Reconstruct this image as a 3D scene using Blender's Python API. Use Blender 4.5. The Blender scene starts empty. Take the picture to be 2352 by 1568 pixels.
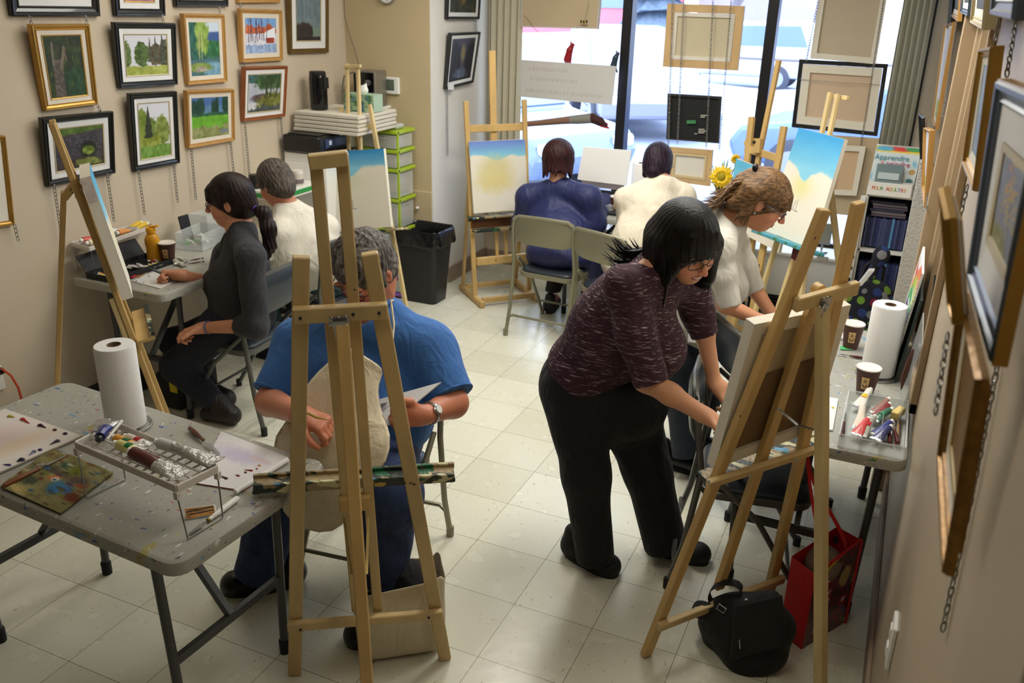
import bpy, math, random
import numpy as np
from mathutils import Vector, Matrix, Euler
SC = bpy.context.scene
COL = SC.collection
R = math.radians
PI = math.pi
# ------------------------------------------------------------------ camera
FPX, PAN, TILT, ROLL = 2004.054, R(-23.7026), R(21.9203), R(1.388)
CAM = np.array([1.02987, -2.42645, 2.10834])
_f = np.array([math.sin(PAN)*math.cos(TILT), math.cos(PAN)*math.cos(TILT), -math.sin(TILT)])
_r = np.array([math.cos(PAN), -math.sin(PAN), 0.0])
_u = np.cross(_r, _f)
_r, _u = _r*math.cos(ROLL)+_u*math.sin(ROLL), _u*math.cos(ROLL)-_r*math.sin(ROLL)
cd = bpy.data.cameras.new('camera')
cam = bpy.data.objects.new('camera', cd)
COL.objects.link(cam)
cam.matrix_world = Matrix(((_r[0], _u[0], -_f[0], CAM[0]), (_r[1], _u[1], -_f[1], CAM[1]), (_r[2], _u[2], -_f[2], CAM[2]), (0, 0, 0, 1)))
cd.sensor_width = 36.0
cd.lens = FPX/2352*36.0
cd.clip_start = 0.05
cd.dof.use_dof = True
cd.dof.focus_distance = 2.9
cd.dof.aperture_fstop = 5.0
SC.camera = cam
# ------------------------------------------------------------------ world, exposure
SC.view_settings.view_transform = 'Standard'
SC.view_settings.look = 'None'
SC.view_settings.gamma = 1
SC.view_settings.use_curve_mapping = False
SC.view_settings.exposure = 0.43
W = bpy.data.worlds.new('world'); SC.world = W; W.use_nodes = True
_bg = W.node_tree.nodes['Background']
_bg.inputs[0].default_value = (0.68, 0.80, 1.0, 1)
_bg.inputs[1].default_value = 4.3
sd = bpy.data.lights.new('sun', 'SUN'); sd.energy = 1.0; sd.angle = R(3); sd.color = (1, .96, .9)
sun = bpy.data.objects.new('sun', sd); COL.objects.link(sun); sun.rotation_euler = (R(52), 0, R(35))
def lamp(name, loc, sx, sy, energy, color, rot=(0, 0, 0)):
    d = bpy.data.lights.new(name, 'AREA'); d.shape = 'RECTANGLE'; d.size = sx; d.size_y = sy; d.energy = energy; d.color = color
    o = bpy.data.objects.new(name, d); COL.objects.link(o); o.location = loc; o.rotation_euler = rot
    return o
LAMPS = [(-0.75, 2.1, 22), (0.40, 1.15, 24), (-1.75, 1.25, 4), (0.35, -1.0, 1)]
for _x, _y, _e in LAMPS:
    lamp('fluorescent_lamp', (_x, _y, 2.70), .55, 1.15, _e, (1.0, .97, .89))
# daylight entering through the window openings
lamp('window_portal', (-0.45, 4.12, 1.45), 3.0, 2.0, 22, (.72, .84, 1.0), (R(-90), 0, 0)).data.cycles.is_portal = True
# ------------------------------------------------------------------ pixel -> point on a real plane
def ray(u, v):
    return _r*((u-1176)/FPX) - _u*((v-784)/FPX) + _f
def at(u, v, x=None, y=None, z=None):
    d = ray(u, v)
    if x is not None: t = (x-CAM[0])/d[0]
    elif y is not None: t = (y-CAM[1])/d[1]
    else: t = (z-CAM[2])/d[2]
    return Vector(CAM+t*d)
def atp(u, v, P0, n):
    d = ray(u, v); n = np.array(n); return Vector(CAM + d*((np.array(P0)-CAM)@n/(d@n)))
# ------------------------------------------------------------------ materials
MATS = {}
def nm(m): return m.node_tree.nodes, m.node_tree.links
def mat(name, col, rough=.6, metal=0, var=0, vscale=8, bump=0, bscale=60, stretch=(1, 1, 1), col2=None, spec=None, alpha=None, trans=0, emit=None, sheen=0, coat=0):
    if name in MATS: return MATS[name]
    m = bpy.data.materials.new(name); m.use_nodes = True; MATS[name] = m
    n, l = nm(m); b = n['Principled BSDF']
    b.inputs['Base Color'].default_value = (*col, 1); b.inputs['Roughness'].default_value = rough; b.inputs['Metallic'].default_value = metal
    if spec is not None: b.inputs['Specular IOR Level'].default_value = spec
    if alpha is not None: b.inputs['Alpha'].default_value = alpha
    if trans: b.inputs['Transmission Weight'].default_value = trans
    if sheen: b.inputs['Sheen Weight'].default_value = sheen
    if coat: b.inputs['Coat Weight'].default_value = coat
    if emit: b.inputs['Emission Color'].default_value = (*emit[0], 1); b.inputs['Emission Strength'].default_value = emit[1]
    if var or bump:
        tc = n.new('ShaderNodeTexCoord'); mp = n.new('ShaderNodeMapping'); l.new(tc.outputs['Object'], mp.inputs[0]); mp.inputs['Scale'].default_value = stretch
    if var:
        t = n.new('ShaderNodeTexNoise'); t.inputs['Scale'].default_value = vscale; t.inputs['Detail'].default_value = 4; l.new(mp.outputs[0], t.inputs[0])
        r = n.new('ShaderNodeValToRGB'); l.new(t.outputs[0], r.inputs[0])
        c2 = col2 or tuple(c*(1-var) for c in col)
        r.color_ramp.elements[0].position = .35; r.color_ramp.elements[0].color = (*c2, 1)
        r.color_ramp.elements[1].position = .65; r.color_ramp.elements[1].color = (*col, 1)
        l.new(r.outputs[0], b.inputs['Base Color'])
    if bump:
        t2 = n.new('ShaderNodeTexNoise'); t2.inputs['Scale'].default_value = bscale; t2.inputs['Detail'].default_value = 3; l.new(mp.outputs[0], t2.inputs[0])
        bp = n.new('ShaderNodeBump'); bp.inputs['Strength'].default_value = bump; bp.inputs['Distance'].default_value = .01
        l.new(t2.outputs[0], bp.inputs['Height']); l.new(bp.outputs[0], b.inputs['Normal'])
    return m
def splat(m, layers, space='Object'):
    """paint marks: layers of (colour, scale, threshold, stretch, seed) over the base colour"""
    n, l = nm(m); b = n['Principled BSDF']
    tc = n.new('ShaderNodeTexCoord')
    src = b.inputs['Base Color'].links[0].from_socket if b.inputs['Base Color'].links else None
    cur = src
    for (c, sc, th, st, seed) in layers:
        mp = n.new('ShaderNodeMapping'); l.new(tc.outputs[space], mp.inputs[0]); mp.inputs['Scale'].default_value = st; mp.inputs['Location'].default_value = (seed*3.1, seed*1.7, seed*.9); mp.inputs['Rotation'].default_value = (0, 0, seed*1.3)
        t = n.new('ShaderNodeTexNoise'); t.inputs['Scale'].default_value = sc; t.inputs['Detail'].default_value = 3; l.new(mp.outputs[0], t.inputs[0])
        r = n.new('ShaderNodeValToRGB'); r.color_ramp.elements[0].position = th; r.color_ramp.elements[1].position = min(1, th+.012); r.color_ramp.elements[0].color = (0, 0, 0, 1)
        l.new(t.outputs[0], r.inputs[0])
        mx = n.new('ShaderNodeMixRGB'); l.new(r.outputs[0], mx.inputs[0])
        if cur is None: mx.inputs[1].default_value = b.inputs['Base Color'].default_value
        else: l.new(cur, mx.inputs[1])
        mx.inputs[2].default_value = (*c, 1); cur = mx.outputs[0]
    l.new(cur, b.inputs['Base Color'])
    return m
def vcmat(name='painted', rough=.55, bump=0, coat=0):
    if name in MATS: return MATS[name]
    m = mat(name, (1, 1, 1), rough, bump=bump, bscale=220, coat=coat); n, l = nm(m)
    a = n.new('ShaderNodeVertexColor'); a.layer_name = 'Col'; l.new(a.outputs[0], n['Principled BSDF'].inputs['Base Color'])
    return m
def srgb(r, g, b):
    return tuple((c/255/12.92 if c/255 <= .04045 else ((c/255+.055)/1.055)**2.4) for c in (r, g, b))
# ------------------------------------------------------------------ mesh builder
def basis(d, up=(0, 0, 1)):
    d = Vector(d).normalized(); up = Vector(up)
    s = d.cross(up)
    if s.length < 1e-4: s = d.cross(Vector((0, 1, 0)))
    s.normalize(); return d, s, s.cross(d)
class MB:
    def __init__(s): s.v = []; s.f = []
    def add(s, vs, fs):
        k = len(s.v); s.v += [tuple(q) for q in vs]; s.f += [tuple(k+i for i in f) for f in fs]; return s
    def box(s, c, d, M=None, bev=0.0):
        x, y, z = d[0]/2, d[1]/2, d[2]/2
        b = min(bev, x*.9, y*.9, z*.9)
        if b <= 0:
            vs = [Vector((i*x, j*y, k*z)) for i in (-1, 1) for j in (-1, 1) for k in (-1, 1)]
            fs = [(0, 1, 3, 2), (4, 6, 7, 5), (0, 4, 5, 1), (2, 3, 7, 6), (0, 2, 6, 4), (1, 5, 7, 3)]
        else:
            vs = []; ix = {}
            for i in (-1, 1):
                for j in (-1, 1):
                    for k in (-1, 1):
                        for a in range(3):
                            p = [i*(x-b), j*(y-b), k*(z-b)]; p[a] = (i*x, j*y, k*z)[a]
                            ix[(i, j, k, a)] = len(vs); vs.append(Vector(p))
            fs = []
            for a in range(3):
                for sg in (-1, 1):
                    o = [(-1, -1), (1, -1), (1, 1), (-1, 1)]; q = []
                    for (e, g) in o:
                        t = [e, g]; t.insert(a, sg); q.append(ix[(*t, a)])
                    fs.append(tuple(q) if sg*(1 if a != 1 else -1) > 0 else tuple(reversed(q)))
            for a in range(3):
                b1, b2 = [q for q in range(3) if q != a]
                for e in (-1, 1):
                    for g in (-1, 1):
                        t0 = [0, 0, 0]; t0[b1] = e; t0[b2] = g; t0[a] = -1; t1 = t0[:]; t1[a] = 1
                        fs.append((ix[(*t0, b1)], ix[(*t1, b1)], ix[(*t1, b2)], ix[(*t0, b2)]))
            for i in (-1, 1):
                for j in (-1, 1):
                    for k in (-1, 1): fs.append((ix[(i, j, k, 0)], ix[(i, j, k, 1)], ix[(i, j, k, 2)]))
        if M is not None: vs = [M @ q for q in vs]
        c = Vector(c); return s.add([q+c for q in vs], fs)
    def beam(s, p, q, w, h, up=(0, 0, 1), bev=0.0):
        """bar from p to q; w across (side), h along 'up'"""
        p, q = Vector(p), Vector(q); d, sd, u = basis(q-p, up)
        M = Matrix((d, sd, u)).transposed()
        return s.box((p+q)/2, ((q-p).length, w, h), M, bev)
    def tube(s, pts, r, n=8, caps=True, closed=False):
        pts = [Vector(p) for p in pts]; rs = r if isinstance(r, (list, tuple)) else [r]*len(pts)
        rings = []; up = None
        for i, p in enumerate(pts):
            a = pts[i-1] if (i or closed) else p; b = pts[(i+1) % len(pts)] if (i < len(pts)-1 or closed) else p
            d = (b-a)
            if d.length < 1e-9: d = Vector((0, 0, 1))
            d.normalize()
            if up is None:
                up = d.orthogonal().normalized()
            else:
                up = (up-d*up.dot(d)); up = up.normalized() if up.length > 1e-6 else d.orthogonal().normalized()
            sd = d.cross(up)
            rings.append([p+(up*math.cos(2*PI*k/n)+sd*math.sin(2*PI*k/n))*rs[i] for k in range(n)])
        vs = [q for rg in rings for q in rg]; fs = []
        m = len(pts)
        for i in range(m if closed else m-1):
            j = (i+1) % m
            for k in range(n): fs.append((i*n+k, j*n+k, j*n+(k+1) % n, i*n+(k+1) % n))
        if caps and not closed: fs += [tuple(range(n)), tuple((m-1)*n+k for k in reversed(range(n)))]
        return s.add(vs, fs)
    def lathe(s, prof, c=(0, 0, 0), n=24, M=None, sx=1, sy=1):
        vs = []; c = Vector(c)
        for (r, z) in prof:
            for k in range(n):
                q = Vector((r*math.cos(2*PI*k/n)*sx, r*math.sin(2*PI*k/n)*sy, z)); vs.append((M @ q if M is not None else q)+c)
        fs = [(i*n+k, i*n+(k+1) % n, (i+1)*n+(k+1) % n, (i+1)*n+k) for i in range(len(prof)-1) for k in range(n)]
        if prof[0][0] > 1e-5: fs.append(tuple(reversed(range(n))))
        if prof[-1][0] > 1e-5: fs.append(tuple((len(prof)-1)*n+k for k in range(n)))
        return s.add(vs, fs)
    def prism(s, outline, z0, z1, M=None, c=(0, 0, 0)):
        n = len(outline); c = Vector(c)
        vs = [Vector((x, y, z)) for z in (z0, z1) for (x, y) in outline]
        if M is not None: vs = [M @ q for q in vs]
        fs = [tuple(reversed(range(n))), tuple(n+i for i in range(n))]+[(i, (i+1) % n, n+(i+1) % n, n+i) for i in range(n)]
        return s.add([q+c for q in vs], fs)
    def ell(s, c, r, M=None, n=14, m=9):
        prof = [(math.sin(PI*i/m)+1e-6*(i in (0, m)), -math.cos(PI*i/m)) for i in range(m+1)]
        c = Vector(c); vs = []
        for (a, z) in prof:
            for k in range(n):
                q = Vector((a*math.cos(2*PI*k/n)*r[0], a*math.sin(2*PI*k/n)*r[1], z*r[2])); vs.append((M @ q if M is not None else q)+c)
        fs = [(i*n+k, i*n+(k+1) % n, (i+1)*n+(k+1) % n, (i+1)*n+k) for i in range(m) for k in range(n)]
        return s.add(vs, fs)
    def quad(s, *q): return s.add(q, [tuple(range(len(q)))])
    def slab(s, P, t):
        """thin solid from 4 corners, thickness vector t"""
        P = [Vector(p) for p in P]; t = Vector(t)
        return s.add(P+[p+t for p in P], [(3, 2, 1, 0), (4, 5, 6, 7)]+[(i, (i+1) % 4, 4+(i+1) % 4, 4+i) for i in range(4)])
    def mesh(s, name):
        me = bpy.data.meshes.new(name); me.from_pydata(s.v, [], s.f); me.validate(); me.update(); return me
    def build(s, name, m, parent=None, smooth=False, world=False, bevel=0, fix=True):
        me = s.mesh(name)
        if fix: recalc(me)
        me.materials.append(m)
        o = bpy.data.objects.new(name, me); COL.objects.link(o)
        if smooth: shade(me, smooth)
        if parent is not None: par(o, parent, world)
        if bevel:
            md = o.modifiers.new('bevel', 'BEVEL'); md.width = bevel; md.segments = 2; md.limit_method = 'ANGLE'
        return o
def recalc(me):
    import bmesh
    b = bmesh.new(); b.from_mesh(me); bmesh.ops.recalc_face_normals(b, faces=b.faces); b.to_mesh(me); b.free()
def shade(me, ang=True):
    me.polygons.foreach_set('use_smooth', [True]*len(me.polygons))
    if ang is True or ang == 'angle':
        try: me.set_sharp_from_angle(angle=R(38))
        except Exception: pass
def lm(o): return Matrix.LocRotScale(o.location, o.rotation_euler, o.scale)
def par(o, parent, world=False):
    o.parent = parent
    if world:
        M = Matrix.Identity(4); p = parent
        while p is not None: M = p.matrix_parent_inverse @ lm(p) @ M; p = p.parent
        o.matrix_parent_inverse = M.inverted()
def tag(o, label=None, cat=None, group=None, kind=None):
    if label: o['label'] = label
    if cat: o['category'] = cat
    if group: o['group'] = group
    if kind: o['kind'] = kind
    return o
def thing(name, label, cat, loc=(0, 0, 0), rz=0, group=None):
    o = bpy.data.objects.new(name, None); COL.objects.link(o); o.empty_display_size = .05
    o.location = loc; o.rotation_euler = (0, 0, rz); return tag(o, label, cat, group)
def dup(o, loc=None, rz=None, label=None, parent=None, group=None):
    c = o.copy(); COL.objects.link(c)
    if parent is not None: c.parent = parent
    for ch in list(o.children): dup(ch, parent=c)
    if loc is not None: c.location = loc
    if rz is not None: c.rotation_euler = (0, 0, rz)
    if label: c['label'] = label
    if group: c['group'] = group
    return c
def struct(name, mb, m, **k): return tag(mb.build(name, m, **k), kind='structure')
# ------------------------------------------------------------------ numpy noise + painted panels
def vnoise(x, y, seed=0):
    xi = np.floor(x).astype(np.int64); yi = np.floor(y).astype(np.int64); xf = x-xi; yf = y-yi
    def h(a, b):
        n = (a*374761393+b*668265263+seed*974634777) & 0xffffffff
        n = ((n ^ (n >> 13))*1274126177) & 0xffffffff
        return ((n ^ (n >> 16)) & 0xffff)/65535.0
    u = xf*xf*(3-2*xf); v = yf*yf*(3-2*yf)
    return (h(xi, yi)*(1-u)+h(xi+1, yi)*u)*(1-v)+(h(xi, yi+1)*(1-u)+h(xi+1, yi+1)*u)*v
def fbm(x, y, seed=0, o=4):
    s = 0; a = .5
    for i in range(o): s = s+a*vnoise(x*2**i, y*2**i, seed+i*7); a *= .5
    return s/(1-.5**o)
class Pic:
    """colour field over u,v in 0..1 (v upwards); colours given in 0-255 sRGB"""
    def __init__(s, nx, ny, bg):
        s.nx, s.ny = nx, ny; u = (np.arange(nx)+.5)/nx; v = (np.arange(ny)+.5)/ny
        s.u, s.v = np.meshgrid(u, v); s.c = np.ones((ny, nx, 3))*np.array(bg, float)
    def put(s, mask, col, var=0, seed=1, sc=12):
        m = np.clip(mask, 0, 1)[..., None]; col = np.array(col, float)*np.ones_like(s.c)
        if var: col = col+(fbm(s.u*sc, s.v*sc, seed)[..., None]-.5)*2*var
        s.c = s.c*(1-m)+col*m; return s
    def rect(s, x0, y0, x1, y1, col, **k): return s.put(((s.u > x0)*(s.u < x1)*(s.v > y0)*(s.v < y1)).astype(float), col, **k)
    def ell(s, x, y, rx, ry, col, soft=.15, rough=0, seed=3, sc=14, **k):
        d = np.sqrt(((s.u-x)/rx)**2+((s.v-y)/ry)**2)+(fbm(s.u*sc, s.v*sc, seed)-.5)*rough
        return s.put((1-d)/max(soft, 1e-3)+.5, col, seed=seed, **k)
    def band(s, ylo, yhi, col, rough=0, soft=.02, seed=5, sc=8, **k):
        n = (fbm(s.u*sc, s.v*2, seed)-.5)*rough
        return s.put(np.clip((s.v+n-ylo)/soft+.5, 0, 1)*np.clip((yhi-s.v-n)/soft+.5, 0, 1), col, seed=seed, **k)
    def line(s, x0, y0, x1, y1, w, col, soft=.5, **k):
        dx, dy = x1-x0, y1-y0; t = np.clip(((s.u-x0)*dx+(s.v-y0)*dy)/(dx*dx+dy*dy+1e-9), 0, 1)
        d = np.hypot(s.u-x0-t*dx, s.v-y0-t*dy); return s.put((w-d)/(w*soft)+.0, col, **k)
def panel(name, P, pic, m, parent=None, world=False, thick=None, side=None):
    """painted panel: P = 4 corners (bottom-left, bottom-right, top-right, top-left seen from the front)"""
    P = [np.array(p, float) for p in P]; nx, ny = pic.nx, pic.ny
    u = np.linspace(0, 1, nx+1); v = np.linspace(0, 1, ny+1); U, V = np.meshgrid(u, v); U = U[..., None]; V = V[..., None]
    G = (P[0]*(1-U)+P[1]*U)*(1-V)+(P[3]*(1-U)+P[2]*U)*V
    vs = G.reshape(-1, 3).tolist(); idx = np.arange((nx+1)*(ny+1)).reshape(ny+1, nx+1)
    fs = np.stack([idx[:-1, :-1], idx[:-1, 1:], idx[1:, 1:], idx[1:, :-1]], -1).reshape(-1, 4).tolist()
    c = np.clip(pic.c/255, 0, 1); c = np.where(c <= .04045, c/12.92, ((c+.055)/1.055)**2.4).reshape(-1, 3)
    nf = len(fs)
    if thick is not None:
        t = np.array(thick, float); k = len(vs)
        vs += [(p).tolist() for p in P]+[(p+t).tolist() for p in P]
        fs += [[k+7, k+6, k+5, k+4]]+[[k+4+i, k+4+(i+1) % 4, k+(i+1) % 4, k+i] for i in range(4)]
    me = bpy.data.meshes.new(name); me.from_pydata(vs, [], fs); me.update()
    lay = me.color_attributes.new('Col', 'FLOAT_COLOR', 'CORNER')
    sc = np.array(srgb(*(side or (232, 228, 215))))
    fc = np.vstack([c, np.tile(sc, (len(fs)-nf, 1))]) if len(fs) > nf else c
    lc = np.ones((len(fs)*4, 4), np.float32); lc[:, :3] = np.repeat(fc, 4, 0)
    lay.data.foreach_set('color', lc.ravel())
    me.materials.append(m); o = bpy.data.objects.new(name, me); COL.objects.link(o)
    if parent is not None: par(o, parent, world)
    return o
# ------------------------------------------------------------------ signed-distance bodies -> one continuous mesh
class SDF:
    """list of primitives (kind, params, k=blend, op) evaluated with smooth union; meshed with surface nets"""
    def __init__(s): s.p = []
    def cone(s, a, b, ra, rb, k=.02, op='u'):
        s.p.append(('c', np.array(a, float), np.array(b, float), ra, rb, k, op)); return s
    def chain(s, pts, rs, k=.02):
        for i in range(len(pts)-1): s.cone(pts[i], pts[i+1], rs[i], rs[i+1], k)
        return s
    def ell(s, c, r, rot=None, k=.02, op='u'):
        M = np.array(rot) if rot is not None else np.eye(3)
        s.p.append(('e', np.array(c, float), np.array(r, float), M, k, op)); return s
    def plane(s, p, n, k=.004):
        """cut away everything on the side n points to"""
        n = np.array(n, float); n /= np.linalg.norm(n); s.p.append(('p', np.array(p, float), n, k, 'i')); return s
    def fn(s, f, k=.0): s.p.append(('f', f, k, 'a')); return s
    @staticmethod
    def d(q, X):
        if q[0] == 'c':
            _, a, b, ra, rb, k, op = q; ba = b-a; l2 = ba@ba+1e-12
            t = np.clip(((X-a)@ba)/l2, 0, 1)
            return np.sqrt(((X-a-t[:, None]*ba)**2).sum(1))-(ra+(rb-ra)*t)
        if q[0] == 'e':
            _, c, r, M, k, op = q; Y = (X-c)@M
            k0 = np.sqrt(((Y/r)**2).sum(1)); k1 = np.sqrt(((Y/(r*r))**2).sum(1))+1e-9
            return np.where(k0 < .2, (k0-1)*r.min(), k0*(k0-1)/k1)
        if q[0] == 'p':
            _, p, n, k, op = q; return (X-p)@n
    def ev(s, X, prims=None):
        D = None
        for q in (prims if prims is not None else s.p):
            if q[0] == 'f': D = q[1](X, D); continue
            d = s.d(q, X); k = q[-2]; op = q[-1]
            if D is None: D = d; continue
            if op == 'u': h = np.maximum(k-np.abs(D-d), 0)/k; D = np.minimum(D, d)-h*h*k*.25
            elif op == 'i': h = np.maximum(k-np.abs(D-d), 0)/k; D = np.maximum(D, d)+h*h*k*.25
            elif op == 's': h = np.maximum(k-np.abs(D+d), 0)/k; D = np.maximum(D, -d)+h*h*k*.25
        return D
    def mesh(s, name, h=.005, pad=.03):
        lo = np.full(3, 1e9); hi = -lo
        for q in s.p:
            if q[0] == 'c' and q[-1] == 'u':
                r = max(q[3], q[4]); lo = np.minimum(lo, np.minimum(q[1], q[2])-r); hi = np.maximum(hi, np.maximum(q[1], q[2])+r)
            if q[0] == 'e' and q[-1] == 'u': r = q[2].max(); lo = np.minimum(lo, q[1]-r); hi = np.maximum(hi, q[1]+r)
        lo -= pad; hi += pad
        B = 8; nb = np.ceil((hi-lo)/(h*B)).astype(int); N = nb*B+1
        F = np.full(N, 1.0, np.float32); L = h*B; rad = L*.87
        g = np.stack(np.meshgrid(*[np.arange(n) for n in nb], indexing='ij'), -1).reshape(-1, 3)
        Cn = lo+(g+.5)*L
        geo = [q for q in s.p if q[0] != 'f']
        Dm = np.stack([s.d(q, Cn) for q in geo], 0)
        Dc = s.ev(Cn, geo)
        o = np.arange(B+1)*h; OX = np.stack(np.meshgrid(o, o, o, indexing='ij'), -1).reshape(-1, 3)
        ins = np.where(Dc < 0)[0]
        for i in ins:
            a = g[i]*B; F[a[0]:a[0]+B+1, a[1]:a[1]+B+1, a[2]:a[2]+B+1] = -1
        act = np.where(np.abs(Dc) < rad*1.35+.012)[0]
        ui = [j for j, q in enumerate(geo) if q[-1] == 'u']
        for i in act:
            mn = Dm[ui, i].min()
            pr = []; gi = 0
            for q in s.p:
                if q[0] == 'f': pr.append(q); continue
                dd = Dm[gi, i]; gi += 1
                if q[-1] == 'u':
                    if dd < mn+2*rad+q[-2]+.01: pr.append(q)
                elif q[-1] == 'i':
                    if dd > -rad-.03: pr.append(q)
                elif abs(dd) < rad+.05 or dd < 0: pr.append(q)
            if not pr or pr[0][-1] != 'u':
                pr = [q for q in s.p]
            v = s.ev(lo+g[i]*L+OX, pr).reshape(B+1, B+1, B+1); a = g[i]*B
            F[a[0]:a[0]+B+1, a[1]:a[1]+B+1, a[2]:a[2]+B+1] = v
        return nets(name, F, lo, h)
def nets(name, F, lo, h):
    S = F < 0; n = F.shape
    c = [S[i:n[0]-1+i, j:n[1]-1+j, k:n[2]-1+k] for i in (0, 1) for j in (0, 1) for k in (0, 1)]
    sm = sum(q.astype(np.int8) for q in c); A = np.argwhere((sm > 0) & (sm < 8))
    idm = -np.ones(np.array(n)-1, np.int32); idm[A[:, 0], A[:, 1], A[:, 2]] = np.arange(len(A))
    P = np.zeros((len(A), 3)); cnt = np.zeros(len(A))
    co = [(i, j, k) for i in (0, 1) for j in (0, 1) for k in (0, 1)]
    val = {q: F[A[:, 0]+q[0], A[:, 1]+q[1], A[:, 2]+q[2]].astype(float) for q in co}
    for a in co:
        for ax in range(3):
            if a[ax] == 0:
                b = list(a); b[ax] = 1; b = tuple(b); va, vb = val[a], val[b]; x = (va < 0) != (vb < 0)
                t = np.where(x, va/np.where(x, va-vb, 1), 0)
                q = np.array(a, float)[None, :].repeat(len(A), 0); q[:, ax] = t
                P += q*x[:, None]; cnt += x
    P = lo+(A+P/np.maximum(cnt, 1)[:, None])*h
    fs = []
    for ax in range(3):
        o1, o2 = [(1, 2), (2, 0), (0, 1)][ax]
        sl0 = [slice(None)]*3; sl1 = [slice(None)]*3; sl0[ax] = slice(0, n[ax]-1); sl1[ax] = slice(1, n[ax])
        E = S[tuple(sl0)] != S[tuple(sl1)]
        I = np.argwhere(E); ok = (I[:, o1] > 0) & (I[:, o2] > 0) & (I[:, o1] < n[o1]-1) & (I[:, o2] < n[o2]-1); I = I[ok]
        def g(a, b):
            J = I.copy(); J[:, o1] -= a; J[:, o2] -= b; return idm[J[:, 0], J[:, 1], J[:, 2]]
        q = np.stack([g(0, 0), g(1, 0), g(1, 1), g(0, 1)], 1)
        fl = S[I[:, 0], I[:, 1], I[:, 2]]; q[fl] = q[fl][:, ::-1]; q = q[(q >= 0).all(1)]
        fs.append(q[:, ::-1])
    fs = np.vstack(fs)
    me = bpy.data.meshes.new(name)
    me.vertices.add(len(P)); me.vertices.foreach_set('co', P.astype(np.float32).ravel())
    me.loops.add(len(fs)*4); me.loops.foreach_set('vertex_index', fs.astype(np.int32).ravel())
    me.polygons.add(len(fs)); me.polygons.foreach_set('loop_start', np.arange(0, len(fs)*4, 4, dtype=np.int32)); me.polygons.foreach_set('loop_total', np.full(len(fs), 4, np.int32))
    me.update(); me.validate(); me.polygons.foreach_set('use_smooth', [True]*len(me.polygons))
    return me
def sobj(name, sdf, m, parent=None, h=.005, world=True, colf=None, smooth=0):
    me = sdf.mesh(name, h); me.materials.append(m)
    if colf is not None:
        co = np.empty(len(me.vertices)*3, np.float32); me.vertices.foreach_get('co', co); co = co.reshape(-1, 3)
        c = np.ones((len(co), 4), np.float32); c[:, :3] = colf(co)
        lay = me.color_attributes.new('Col', 'FLOAT_COLOR', 'POINT'); lay.data.foreach_set('color', c.ravel())
    o = bpy.data.objects.new(name, me); COL.objects.link(o)
    if parent is not None: par(o, parent, world)
    if smooth:
        md = o.modifiers.new('smooth', 'SMOOTH'); md.iterations = smooth; md.factor = .5
    return o
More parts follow.
